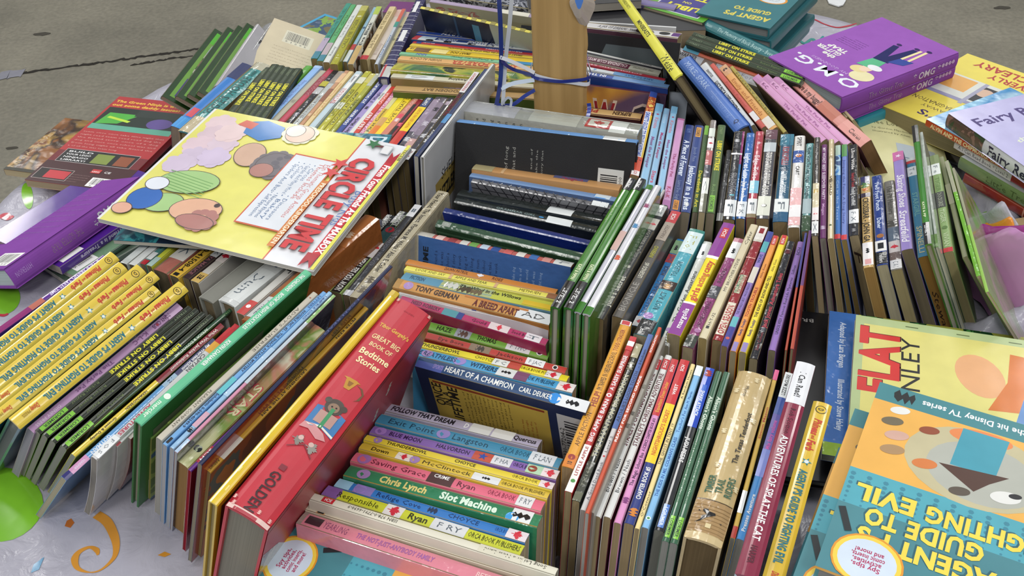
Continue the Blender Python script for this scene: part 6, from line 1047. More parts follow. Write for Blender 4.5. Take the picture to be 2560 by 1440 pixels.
# ================================================================= diagonal rows at the upper side
G = 'books in the diagonal row below the stack of libby books'
rows(G, [
 ((1548, -16), (1694, 190), 23, '#dcd84a', 'slim yellow hardcover lettered minibeasts with a handwritten name, lying slantwise', lambda k: (k.text('FRANKLIN WATTS', .08, .2, '#4a4a1c', .35, 0, 0), k.text('MINIBEASTS', .36, .55, '#33331a', .42, 0, 1), k.text('Weise', .77, .93, '#1a1a22', .8, 0, 0, .3), k.band(0, 1, '#b8b070', .92, 1)), dict(hc=True, b=(1775, 312), pages='#8a7c5c', fcol='#332a20', bcol='#332a20', ratio=.8)),
 ((1708, 146), (1854, 318), 50, '#4f74bc', 'thick blue novel lettered in pale capitals with a cracked spine', lambda k: (k.text('MURIEL SPARK', .06, .45, '#b8cce8', .38, 0, 0), k.text('Loitering', .55, .85, '#6a8ccc', .4, 0, 0), k.band(.5, .97, '#a8bce0', .02, .06), k.text('Q', .9, .94, '#26345c', .3)), dict(hc=True, b=(1880, 380), pages='#6a6050', bcol='#1f3c4c', fcol='#35589c', bulge=.004, style='p')),
 ((1757, 160), (1876, 316), 26, '#d3d5d4', 'white paperback lettered loses control in black, beside the thick blue novel', D(('t', 'SANTOS', .1, .22, KR, .3), ('t', 'LUCY PICCA LOSES CONTROL', .3, .78, '#17171a', .42, 0, 2), ('t', 'Logan', .85, .95, '#6a6a6a', .4, 0, 0)), dict(b=(1905, 360), pages='#8a7c5c')),
 ((1779, 160), (1908, 318), 16, '#c4564c', 'coral red paperback with a white foot in the diagonal row', D(('t', 'Friends Forever', .3, .7, '#a83a34', .5, 0, 0), ('s', .78, .9, '#dcd8d8')), dict(pages='#8a7c5c')),
 ((1806, 165), (1934, 322), 25, '#d9a25c', 'light orange paperback with a small face picture at its head', D(('b', 0, .14, '#c89a70'), ('d', .06, '#3c2c26', .3), ('d', .08, '#d8a888', .2), ('t', 'Emily and Friends', .22, .8, '#b06a30', .5, 0, 0), ('s', .84, .97, '#dcd8cc')), dict(pages='#8a7c5c')),
 ((1828, 166), (1962, 330), 12, '#a89a48', 'slim olive gold paperback beside the light orange one', D(('t', 'MYSTERY STORIES', .1, .8, '#5c5420', .5, 0, 0)), dict(pages='#8a7c5c')),
 ((1888, 190), (2058, 352), 24, '#cf95c0', 'pink paperback lettered the perky pet, first of three in the diagonal row', D(('b', 0, .1, '#b880ac'), ('t', 'K-C', .12, .2, '#7a3a6c', .4), ('t', 'The Perky Pet', .45, .78, '#a05a94', .35, 0, 1)), dict(pages='#8a7c5c', bcol='#6a5a5c')),
 ((1912, 190), (2090, 356), 22, '#d09ac2', 'pink paperback lettered the perky pet, middle one of three in the diagonal row', D(('b', 0, .1, '#b880ac'), ('t', 'K-C', .12, .2, '#7a3a6c', .4), ('t', 'The Perky Pet', .45, .78, '#a05a94', .35, 0, 1)), dict(pages='#8a7c5c')),
 ((1936, 194), (2120, 360), 22, '#d29cc4', 'pink paperback lettered the perky pet, touching the salmon buggy book', D(('b', 0, .1, '#b880ac'), ('t', 'K-C', .12, .2, '#7a3a6c', .4), ('t', 'The Perky Pet', .45, .78, '#a05a94', .35, 0, 1)), dict(pages='#8a7c5c')),
 ((1984, 198), (2164, 358), 27, '#cf8f84', 'salmon pink paperback lettered where is my buggy', D(('t', 'Where is my buggy?', .04, .4, '#3c1c18', .5, 0, 1), ('b', .4, .62, '#b8705c'), ('t', 'Cherun', .8, .94, '#3c1c18', .4, 0, 1), ('b', .7, 1, '#d89a90')), dict(b=(2205, 440), pages='#8a6a48', bcol='#6a4a40', fcol='#6a4a3c')),
 ((2000, 170), (2118, 292), 8, '#cfc49c', 'thin cream booklet standing behind the salmon pink one', D(), dict(lean=-34, pages='#b8ac84', ratio=.7)),
 ((2008, 166), (2132, 300), 8, '#c8b890', 'second thin cream booklet, outermost of the diagonal row', D(), dict(lean=-38, pages='#b8ac84', ratio=.7)),
], lift=.0)
G = 'books in the long diagonal row beside the teal hardcover'
rows(G, [
 ((1674, 122), (1890, 200), 28, '#b7bac2', 'pale grey hardcover beginning the long diagonal row', D(('t', 'WARNER', .1, .26, '#3a3a44', .4, 0, 1), ('b', .32, .44, '#7a6a60'), ('t', 'Sort of Forever', .44, .9, '#8a8a94', .4, 0, 0)), dict(hc=True, lean=-34, pages='#a09a88', L=.185, W=.10, T=.016, style='w')),
 ((1712, 116), (1964, 206), 19, '#d0694e', 'salmon orange paperback with a light blue end and red capitals', D(('b', 0, .16, '#5fa8c4'), ('t', 'ROOTS', .2, .28, '#a03a28', .4), ('t', 'DIANE MASTROMAEIRO', .5, .86, '#8a2418', .42, 0, 1)), dict(T=.013, lean=-32, pages='#a09478')),
 ((1716, 103), (1976, 196), 12, '#27361f', 'black-green libby on strike paperback, first after the salmon orange one', lambda k: libby(k), dict(pages='#8a8a7c', L=.19, T=.008)),
 ((1723, 94), (1984, 184), 12, '#27361f', 'black-green libby on strike paperback, second after the salmon orange one', lambda k: libby(k), dict(pages='#8a8a7c', L=.19, T=.008)),
 ((1732, 84), (1992, 173), 12, '#27361f', 'black-green libby on strike paperback, third after the salmon orange one', lambda k: libby(k), dict(pages='#8a8a7c', L=.19, T=.008)),
 ((1759, 56), (1998, 168), 24, '#2f6f74', 'dark teal hardcover lettered the memory of', D(('t', 'Susan', .03, .1, '#a8c8c8', .3, 0, 0), ('t', 'The Memory of Black Beauty - Beverly Naidoo', .16, .92, '#a8ccc8', .38, 0, 0)), dict(hc=True, T=.018, lean=-30, pages='#a09a88', fcol='#245c62', bcol='#245c62', bulge=.003)),
], lift=.0)

# ================================================================= upper far row on the other side of the carton
G = 'books in the long row between the magazine and the far carton'
PE = '#8d7a52'
def q(far, thr, w, col, lab, dec=(), **kw):
    """far end as seen; the near end lies on the same line, most of it under the magazine"""
    return (thr, far, w, col, lab, D(*dec), dict(L=kw.pop('L', .178), anchor='e', **kw))
nearer = []
LQ = lambda k: (k.text('LIBBY ON STRIKE', .24, .56, '#dcd62c', .52, .1, 2), k.text('STREET', .85, .97, '#8a9a78', .36, 0, 0))
def lq(far, thr, n): return (far, thr, 20, '#22301a', 'black-green libby on strike paperback in the long row, ' + n, lambda k: libby(k), dict(L=.19))
rows(G, [
 lq((668, 168), (536, 330), 'touching the teal house book'), lq((688, 160), (560, 330), 'second from the teal house book'), lq((702, 163), (576, 333), 'third from the teal house book'),
 lq((716, 167), (590, 337), 'fourth from the teal house book'), lq((730, 170), (604, 341), 'fifth from the teal house book'), lq((746, 170), (620, 345), 'touching the leaf green one'),
 q((773, 164), (654, 285), 17, '#4f9a34', 'leaf green paperback lettered shooting star', [('t', 'Shooting Star', .42, .68, '#c8e0b8', .5), ('t', 'Graham', .78, .92, '#c8e0b8', .45)]),
 q((797, 164), (676, 290), 19, '#86aede', 'sky blue paperback with small purple lettering', [('t', 'Flying A Blue Horse Moving', .35, .75, '#5a5aa8', .4, 0, 0), ('b', .96, 1, '#a8c4e8')]),
 q((808, 176), (690, 296), 16, '#a9a491', 'grey beige paperback between the sky blue and crimson ones', [('h', SCRIBBLE, .5, 0, .4, '#8a8676')]),
 q((838, 162), (706, 300), 17, '#b03a50', 'crimson paperback with a worn maroon far half', [('b', .5, .8, '#8a2c3a'), ('t', 'JACQUELINE', .5, .8, '#b87a84', .5, 0, 0)]),
 q((840, 176), (722, 306), 17, '#28282e', 'black paperback with a yellow and white band near its far end', [('b', .62, .72, '#b8b8b8'), ('b', .74, .82, '#b8b040'), ('h', SCRIBBLE, .3, 0, .5, '#8a8a94'), ('b', 0, .08, '#3a3a7c')], style='w'),
 q((855, 178), (738, 310), 16, '#b5bab8', 'pale grey clear-wrapped paperback next to the black one', [('t', 'WHERE WINDS BLOW', .2, .6, '#55504c', .42, 0, 0), ('b', .8, 1, '#9a948c'), ('b', 0, .08, '#5a5ab0')], style='w'),
 q((868, 176), (752, 312), 12, '#b98a68', 'light brown striped paperback in the long row', [('b', .5, .7, '#8a5a44'), ('h', SCRIBBLE, .3, 0, .5, '#d8b890'), ('b', .8, .95, '#d8b088')]),
 q((878, 178), (762, 316), 13, '#d9c08a', 'sand coloured paperback next to the light brown striped one', [('t', 'Katie and the Treehouse', .3, .8, '#c88a5c', .5, 0, 0)]),
 q((898, 178), (778, 318), 17, '#b6c8d0', 'pale blue and white paperback with red title lettering', [('b', .5, .95, '#dfe0de', -1, .3), ('t', 'TERMITE WAR AGAIN!', .48, .72, '#b0343c', .6), ('t', 'Lowery', .82, .92, '#3a3c44', .4)]),
 q((921, 178), (801, 322), 17, '#b5b23c', 'olive yellow paperback, first of the two with smudged brown titles', [('b', .8, .9, '#d8d8c0'), ('t', 'LITTLE MYTH ANGELS', .3, .7, '#5a5a14', .5), ('s', .4, .5, '#d4d8c4')], style='w'),
 q((934, 184), (816, 326), 15, '#bcb83a', 'olive yellow paperback, second of the two with smudged brown titles', [('t', 'TROUBLE AT CAMP', .2, .7, '#5a5a14', .5), ('b', .85, 1, '#c8c06a')], style='w'),
 q((946, 184), (828, 330), 13, '#a8ab4a', 'olive paperback with a grey far end beside the navy one', [('b', .8, 1, '#b4b8a8'), ('t', 'ARABEL', .35, .6, '#4a4c1c', .5)], style='w'),
 q((956, 198), (842, 334), 15, '#2c448c', 'navy paperback lettered in white block capitals, next to the lavender one', [('t', 'DEAD BEARS', .3, .52, WH, .5), ('t', 'JACK GALLAGHER MCGEE', .62, .96, WH, .5), ('h', SCRIBBLE, .08, 0, .5, '#a8b8d8')]),
 q((966, 212), (858, 337), 17, '#9b8cc0', 'lavender paperback lettered the modern merlin', [('t', 'The Modern Merlin', .12, .5, '#1c1a2c', .5), ('b', .62, .66, '#2c2a3c', -.4, .4), ('t', 'F Magic', .72, .88, '#4a4468', .45)]),
 q((979, 209), (872, 338), 13, '#d4d6d0', 'plain white thin paperback in the long row', [('t', 'STRONG', .75, .85, '#666', .4)]),
 q((996, 201), (886, 336), 14, '#c83a30', 'scarlet paperback with white date lettering', [('t', '1867 1867', .25, .5, WH, .6), ('t', 'CANADA', .62, .8, '#f0c8c0', .5), ('b', .95, 1, '#b8303a')]),
 q((1006, 208), (900, 337), 14, '#c0688c', 'raspberry pink paperback with fine white lettering', [('t', 'AMERICAN GIRL STORIES', .1, .8, '#e8d0dc', .5), ('b', .85, 1, '#b04a74')]),
 q((1017, 208), (912, 336), 15, '#cdc78a', 'pale yellow patchwork paperback with brown lettering', [('b', .3, .6, '#d8b43c'), ('t', 'A First Comic', .2, .6, '#4a4424', .45), ('b', .85, 1, '#b8a878')]),
 q((1040, 200), (926, 336), 17, '#e3d02c', 'bright yellow paperback with an orange near end', [('b', 0, .3, '#d8782c'), ('b', .3, .42, '#c89a5c'), ('t', 'MOUNTAIN', .85, .97, '#4a4414', .5)]),
 q((1060, 198), (946, 332), 18, '#e8c826', 'golden yellow paperback lettered love that dog', [('t', 'LOVE THAT DOG', .32, .82, '#1c1a10', .5, 0, 0), ('b', .95, 1, '#b8303a')]),
 q((1074, 210), (958, 336), 18, '#c87c68', 'salmon paperback with pink flower smudges, beside love that dog', [('h', SCRIBBLE, .5, 0, .5, '#d8405c'), ('h', SCRIBBLE, .44, 0, .4, '#e8d0d0'), ('t', 'SUPER GRADE', .55, .8, '#e0b0a4', .4)]),
 q((1092, 198), (974, 342), 14, '#8a1e2c', 'black and red spotted paperback with a red end', [('b', 0, .6, '#1c1618', -.2, 1), ('b', .9, 1, '#c02c38'), ('h', SCRIBBLE, .7, 0, .6, '#e0d8d8'), ('h', SCRIBBLE, .85, 0, .5, '#141014'), ('h', SCRIBBLE, .3, 0, .6, '#d85a6c')]),
 q((1103, 208), (988, 352), 15, '#22386e', 'navy, yellow and red banded paperback in the long row', [('b', .3, .64, '#e8c81e'), ('b', 0, .3, '#c03428'), ('t', 'NIGHT BEFORE SECRET', .34, .62, '#c0541a', .4, 0, 0), ('t', 'CHAPTER BOOK', .66, .86, WH, .45)], L=.183),
 q((1118, 215), (998, 372), 17, '#57525c', 'grey and mauve chequered paperback, first of three with white feet', [('b', .35, .8, '#9a8a9c'), ('h', SCRIBBLE, .25, 0, .6, '#c8c8cc'), ('h', SCRIBBLE, .15, 0, .6, '#26262a'), ('h', SCRIBBLE, .9, 0, .5, '#26262a'), ('h', SCRIBBLE, .6, 0, .4, '#b8a8b8'), ('s', 0, .1, '#dcdcda')], style='w', L=.186),
 q((1134, 214), (1013, 374), 18, '#6a626c', 'grey and rose chequered paperback, middle one of three with white feet', [('b', .3, .75, '#8a7c8c'), ('b', .1, .25, '#c09a94'), ('h', SCRIBBLE, .45, 0, .6, '#c4bcc8'), ('h', SCRIBBLE, .85, 0, .6, '#2a262c'), ('h', SCRIBBLE, .65, 0, .5, '#3a343c'), ('s', 0, .11, '#dcdcda')], style='w', L=.186),
 q((1150, 216), (1030, 376), 16, '#46434a', 'charcoal chequered paperback, last of three with white feet', [('h', SCRIBBLE, .3, 0, .6, '#c4c4c8'), ('h', SCRIBBLE, .5, 0, .6, '#a8a0a8'), ('h', SCRIBBLE, .75, 0, .6, '#b8a8b4'), ('b', .86, 1, '#8a7484'), ('s', 0, .13, '#dfdfdd', 'R', '#8a3a44')], style='w', L=.186),
 q((1192, 180), (1046, 376), 11, '#1d1d22', 'slim black paperback with dark red lettering and a white far end', [('b', .72, 1, '#dcd8d8'), ('t', 'FINDING REDDY', .74, .98, '#b03a40', .45), ('t', 'THE MYSTERIOUS BOY', .42, .7, '#7a1c28', .6), ('t', 'Mallory', .1, .25, '#d8d8d8', .5)], L=.205),
], lift=.0, pages=PE, lean=6)
# in these records the near end is the head or foot as the lettering runs away from the viewer
rows('large books closing the long row', [
 ((1040, 390), (1216, 172), 9, '#20305c', 'large navy picture book standing at the end of the long row', D(('b', .35, .45, '#4a86b8')), dict(pages='#b8b4a8', fcol='#26408c', bcol='#1c2440', lean=4, W=.15)),
 ((1233, 160), (1056, 392), 8, '#d0d0ce', 'large white hardcover with black and gold lettering on its back, closing the long row', lambda k: (k.frect(1, 0, 0, 1, 1, '#c4c5c8'), k.band(0, 1, '#2a2a2e', .5, .8), k.fpoly(1, [(.35, .12), (.62, .14), (.62, .4), (.35, .42)], '#a8904a'), k.ftext(1, 'PUZZLER', .56, .15, .34, '#17171a', h=.12, rot=PI / 2, bold=2), k.ftext(1, 'SHELF', .38, .2, .3, '#26262a', h=.09, rot=PI / 2, bold=0), k.barcode(1, .62, .04, .95, .13, 6, '#c9c9cc')), dict(hc=True, pages='#b8b4a8', fcol='#c4c5c8', bcol='#c4c5c8', lean=4, W=.16)),
], lift=.0)
# ================================================================= far row beyond it
G = 'books in the farthest row beside the striped navy book'
def r(far, near, w, col, lab, dec=(), **kw): return (near, far, w, col, lab, D(*dec), kw)
rows(G, [
 r((872, 8), (785, 146), 15, '#2f8c78', 'teal green paperback, outermost of the farthest row', [('t', 'THE GIRL ON THE HILL', .3, .9, '#1c5c50', .45, 0, 0), ('b', 0, .35, '#a89ab0'), ('b', 0, .12, '#3a7a8c')]),
 r((884, 11), (800, 152), 14, '#4fa064', 'light green paperback next to the teal green one', [('t', 'The Girls', .4, .8, '#2c6a3c', .45, 0, 0), ('b', 0, .3, '#b0a0a8'), ('b', 0, .1, '#3a7a8c')]),
 r((899, 12), (815, 155), 17, '#ccd0cc', 'white paperback with faint grey lettering in the farthest row', [('t', 'Rainey', .1, .25, '#666', .4, 0, 0), ('t', 'Turn the Clock', .4, .8, '#8a8c88', .4, 0, 0)]),
 r((913, 14), (834, 160), 20, '#a3a030', 'olive gold paperback in the farthest row', [('t', 'CALL ME TIGER', .25, .75, '#5c5a14', .45, 0, 0), ('d', .8, '#c8c890', .3), ('b', .9, 1, '#b8b460')], style='w'),
 r((938, 18), (862, 154), 11, '#8ab0c4', 'thin pale blue paperback with a red tab, beside the olive gold one', [('b', .2, .3, '#b03a3c'), ('h', SCRIBBLE, .6, 0, .5, '#3c5c7a'), ('b', 0, .2, '#c8d0d0')]),
 r((948, 16), (876, 160), 15, '#c6c8bc', 'white paperback whose cover shows black tree shapes', [('t', 'Eva Black', .3, .7, KR, .5), ('b', .85, 1, '#a8bc4c'), ('b', .0, .3, '#b89a60')], fcol=art(['#c8c4bc', '#1c1814', '#5c3a28', '#b8b4a8'], 25, 6)),
 r((982, 16), (908, 148), 19, '#cdb98a', 'sand coloured paperback with a red and white foot', [('t', 'Judy Delton', .2, .45, '#5a4a24', .45, 0, 0), ('t', 'IN THE HOUSE', .55, .9, '#8a7a4c', .45), ('b', 0, .07, '#b02a34')]),
 r((1002, 24), (930, 148), 19, '#c8bcb0', 'off-white pinkish paperback with a red streak at its top', [('t', 'Bobbsey', .08, .3, '#a8948c', .45, 0, 0), ('b', .85, 1, '#c8a89c')]),
 r((1010, 22), (940, 160), 10, '#b4bcc4', 'thin red, green and white striped paperback', [('b', .75, 1, '#c4604c'), ('b', .65, .75, '#3a8a7c'), ('t', 'Chief Writers', .1, .5, '#3a5a94', .5, 0, 0)]),
 r((1020, 30), (952, 160), 14, '#d0c698', 'cream paperback with grey picture squares, touching the striped navy book', [('b', .9, .98, '#d8b8b0'), ('h', SCRIBBLE, .7, 0, .4, '#8a8868'), ('h', SCRIBBLE, .45, 0, .4, '#9a9878')]),
 r((1052, -4), (958, 192), 20, '#262452', 'navy hardcover striped with thin white lines', [('b', .0, .12, '#b8b8b4'), ('b', .0, .14, '#a82a34', .3, .7)] + [('b', .14 + i * .055, .146 + i * .055, '#a8a8b8') for i in range(15)] + [('b', .42, .56, '#dcdcdc', -.5, .5), ('b', .8, .95, '#dcdcdc', -.3, .5)], hc=True, W=.125, pages='#c8c4bc'),
], lift=.0, pages='#8d7a52', lean=4)

# ================================================================= far corner: green-bordered covers, foil book, tan back cover
G = 'green bordered paperbacks leaning at the far corner'
def gcover(k):
    k.frect(1, .06, .04, .94, .96, '#6a9a3a'); k.frect(1, .06, .80, .94, .96, '#55b02c'); k.frect(1, .1, .34, .9, .66, art(['#5a8a44', '#b8bca8', '#3f5a2c', '#8a6a4c'], 30, 3, 'g')); k.frect(1, .1, .06, .9, .3, '#443a78'); k.frect(1, .3, .2, .8, .36, '#c08a60'); k.frect(1, .1, .66, .9, .78, '#a8b8c0')
rows(G, [
 ((534, 74), (402, 243), 7, '#1e3314', 'green bordered paperback, outermost of the leaning five', gcover, {}),
 ((572, 70), (444, 240), 7, '#1e3314', 'green bordered paperback, second of the leaning five', gcover, {}),
 ((596, 64), (476, 232), 7, '#1e3314', 'green bordered paperback, middle of the leaning five', gcover, {}),
 ((616, 58), (500, 226), 7, '#1e3314', 'green bordered paperback, fourth of the leaning five', gcover, {}),
 ((636, 62), (532, 218), 9, '#b9b6bd', 'pale lilac edged paperback leaning against the green bordered ones', D(), dict(bcol='#b9b6bd', fcol='#c8c8cc')),
], lift=.0, fcol='#24401a', bcol='#24401a', style='g', lean=-46, pages='#9a8c78', T_=0) if 0 else None
for i, ((hx, hy), (fx, fy)) in enumerate([((534, 74), (402, 243)), ((566, 70), (438, 243)), ((592, 66), (468, 238)), ((614, 60), (492, 232))]):
    book((hx, hy), (fx, fy), 16, '#1e3314', 'green bordered paperback at the far corner, ' + ('outermost', 'second', 'third', 'innermost')[i] + ' of the four leaning together', G, gcover, T=.007, lean=-55, fcol='#24401a', bcol='#24401a', style='g', pages='#8a7c6c')
book((640, 62), (536, 216), 14, '#b9b6bd', 'pale lilac paperback leaning between the green bordered ones and the foil one', None, D(), T=.008, lean=-34, pages='#8a7c6c', style='g')
book((668, 60), (586, 176), 26, '#8a8c90', 'crinkled silver foil covered book at the far corner', None, D(), T=.016, lean=-24, style='w', pages='#9a9690', fcol=art(['#707278', '#a8aab0', '#d0d2d8', '#55575c'], 30, 2, 'w', (1, 1, 1), False), bcol=art(['#707278', '#a8aab0', '#d0d2d8', '#55575c'], 30, 2, 'w', (1, 1, 1), False))
book((618, 160), (440, 318), 24, '#2a72bc', 'bright blue paperback lettered stamped in yellow', None, D(('b', 0, .12, '#3a90d0'), ('t', 'Cute', .02, .1, '#1c2c4c', .5), ('b', .14, .28, '#c8505c', -.6, .6), ('t', 'IDE', .15, .27, WH, .5), ('d', .32, '#2a1c1c', .4), ('t', 'STAMPED', .74, .48, '#e4dc4c', .7, 0, 2), ('t', 'Blair Radish', .46, .34, WH, .35), ('b', .76, 1, '#1c2858'), ('t', 'JACQUELINE WILSON', .97, .78, WH, .4)) if 0 else D(('b', .86, 1, '#3a90d0'), ('b', 0, .24, '#1c2858'), ('b', .72, .84, '#c8505c', -.6, .6)), lean=14, pages='#8a7c6c', fcol='#5c1c34', bcol='#5c1c34')
book((464, 330), (660, 158), 34, '#3f8684', 'thick teal novel with cream ends lettered house, next to the stamped book', None, D(('b', 0, .2, '#bdb090'), ('b', .9, 1, '#b4b09a'), ('t', "IGGIE'S HOUSE", .24, .78, '#1f4644', .5), ('t', 'Susan', .8, .88, '#2c5654', .3)), lean=10, pages='#8a7a58', hc=True, bulge=.003, style='w', fcol='#8a7a58')
flat((842, 62), (600, 232), (690, 52), (TZ + .075, TZ + .045, TZ + .13), .012, '#bcae90', 'tan back cover with a barcode leaning at the far corner', None, lambda k: (k.barcode(1, .1, .62, .42, .86, 4, '#c9c4ae'), k.flines(1, .1, .2, .8, .5, 6, '#7a6a50', .35, 3), k.frect(1, .04, .03, .05, .97, '#a8987a')), pages='#a89878') if 0 else None
# ================================================================= rows glimpsed under the magazine
G = 'books whose ends show below the magazine'
def u_(near, far, w, col, lab, dec=(), **kw): return (far, near, w, col, lab, D(*dec), kw)
rows(G, [
 u_((308, 658), (404, 580), 17, '#b8bcb8', 'white book end in clear film, nearest the yellow hardcovers', [('b', .7, 1, '#d0d4d2')], L=.16, anchor='e', style='w'),
 u_((330, 662), (428, 580), 17, '#c0c4c0', 'second white book end in clear film', [('b', .75, 1, '#d8dad8')], L=.16, anchor='e', style='w'),
 u_((356, 660), (452, 578), 13, '#4f8480', 'teal book end with a red foot and white label', [('t', 'WILLO', .7, .82, '#1c4040', .4), ('s', .86, .94, '#d8dada'), ('b', .95, 1, '#b02a34')], L=.16, anchor='e', style='w'),
 u_((372, 664), (470, 582), 10, '#c4c840', 'thin lime yellow book end', [('b', .9, 1, '#a8c0b8')], L=.16, anchor='e'),
 u_((400, 678), (516, 586), 28, '#a8665a', 'brick rose book end with a wide pale label', [('s', .5, .85, '#d0ccc4', 'F K'), ('b', .0, .4, '#8a2a24')], L=.16, anchor='e', style='w'),
 u_((434, 690), (560, 592), 18, '#d0a83c', 'amber yellow book end printed with an isbn', [('t', 'ISBN 0-590-41508-4', .4, .94, '#2a2414', .5), ('b', .96, .99, KR, -.5, .5)], L=.16, anchor='e'),
 u_((464, 694), (584, 600), 18, '#3a2c30', 'maroon black book end with a white sticker', [('s', .6, .74, '#d4d4d4', 'F K'), ('t', 'YA MALICE', .74, .96, '#8a5a60', .5)], L=.16, anchor='e', style='w'),
 u_((486, 704), (606, 606), 21, '#c4c0b8', 'white book end with a maple leaf and black initial', [('s', .62, .76, '#e0d4d0', None, None, (('leaf', .46, 0),)), ('b', .9, 1, '#c8a860'), ('t', 'E', .97, .92, KR, .5), ('b', 0, .5, '#8a7a3c')], L=.16, anchor='e'),
 u_((514, 748), (650, 642), 30, '#77776f', 'dull grey cloth book end beside the white one lettered teers', [], L=.17, anchor='e', hc=True, style='c', fcol='#6c6a60', bcol='#8a8a82'),
 u_((566, 756), (700, 650), 36, '#c6c8c6', 'white hardcover end lettered volunteers in navy', [('t', 'VOLUNTEERS', .1, .6, '#1c2c5c', .55), ('s', .64, .96, '#cfd2d0', 'Dum')], L=.17, anchor='e', hc=True, style='w'),
 u_((600, 784), (728, 672), 16, '#c0beb8', 'white book end with black block lettering and a red foot', [('t', 'LAMPLIGHT', .1, .6, KR, .55), ('b', .88, 1, '#b8302c'), ('d', .93, WH, .25)], L=.18, anchor='e'),
 u_((622, 804), (930, 540), 40, '#96582c', 'thick orange brown hardcover passing under the magazine corner', [('b', .0, .3, '#a8683a'), ('s', .80, .97, '#c8cac8', 'Mizz'), ('d', .5, '#3a2428', .35), ('h', SCRIBBLE, .2, 0, .3, '#d8c0a8')], hc=True, style='w', ratio=.62, pages='#5c4a34'),
 u_((750, 728), (946, 546), 18, '#6c6c80', 'slate grey paperback lettered ten pretty apples', [('t', 'LITTLE APPLE', .1, .28, '#3a3a50', .4), ('t', 'TEN PRETTY APPLES', .36, .75, '#22243c', .5), ('t', 'Ashton', .85, .95, '#3a3a50', .4)]),
 u_((798, 724), (980, 538), 26, '#8fae62', 'green and dark red paperback lettered the fugitive factor', [('b', 0, .22, '#141416'), ('t', 'KORMAN', .2, .04, '#c8c8c4', .5), ('d', .25, '#2c5aa0', .4), ('t', 'ON THE', .42, .3, '#1c2414', .5, 0, 1), ('s', .48, .6, '#bcc8b8'), ('b', .6, 1, '#a0483c'), ('t', 'FUGITIVE FACTOR', .98, .62, '#1a1614', .55)], style='w', ratio=.58),
 u_((838, 730), (1014, 530), 24, '#8fae62', 'green and black paperback lettered now you see them', [('b', 0, .2, '#141416'), ('t', 'KORMAN', .18, .04, '#c8c8c4', .5), ('b', .2, .4, '#2c4a4c'), ('d', .24, '#a02a34', .35), ('s', .4, .58, '#cfcccc', None, None, (('leaf', .4, -.03),)), ('b', .58, 1, '#15161a', -.7, .7), ('t', 'NOW YOU SEE THEM', .98, .6, '#d8d8d4', .45, 0, 2)], style='w', ratio=.58),
 u_((866, 738), (1046, 512), 15, '#2b2b2f', 'glossy black paperback with a white label at its far end', [('s', 0, .14, '#d4d4d6', 'I'), ('t', 'THE TWILIGHT WHISKER', .3, .7, '#55555c', .5), ('b', .95, 1, '#b0b0b4')], style='w'),
 u_((888, 744), (1108, 478), 24, '#a89f86', 'long worn beige paperback lettered friend the insect', [('t', 'Your Friend, The Insect', .02, .32, '#2c261c', .4, 0, 1), ('t', 'Florence M. White / Alan E. Cober', .34, .78, '#2c261c', .4, 0, 1), ('h', SCRIBBLE, .85, 0, .4, '#5c5444'), ('h', SCRIBBLE, .93, 0, .4, '#6c6454')], ratio=.58, style='w'),
 u_((960, 706), (1121, 506), 9, '#8f1f26', 'thin dark red hardcover beside the long beige insect book', [('b', 0, .4, '#a82c30')], hc=True, ratio=.62),
], lift=.0, lean=8, pages='#7a6c54')

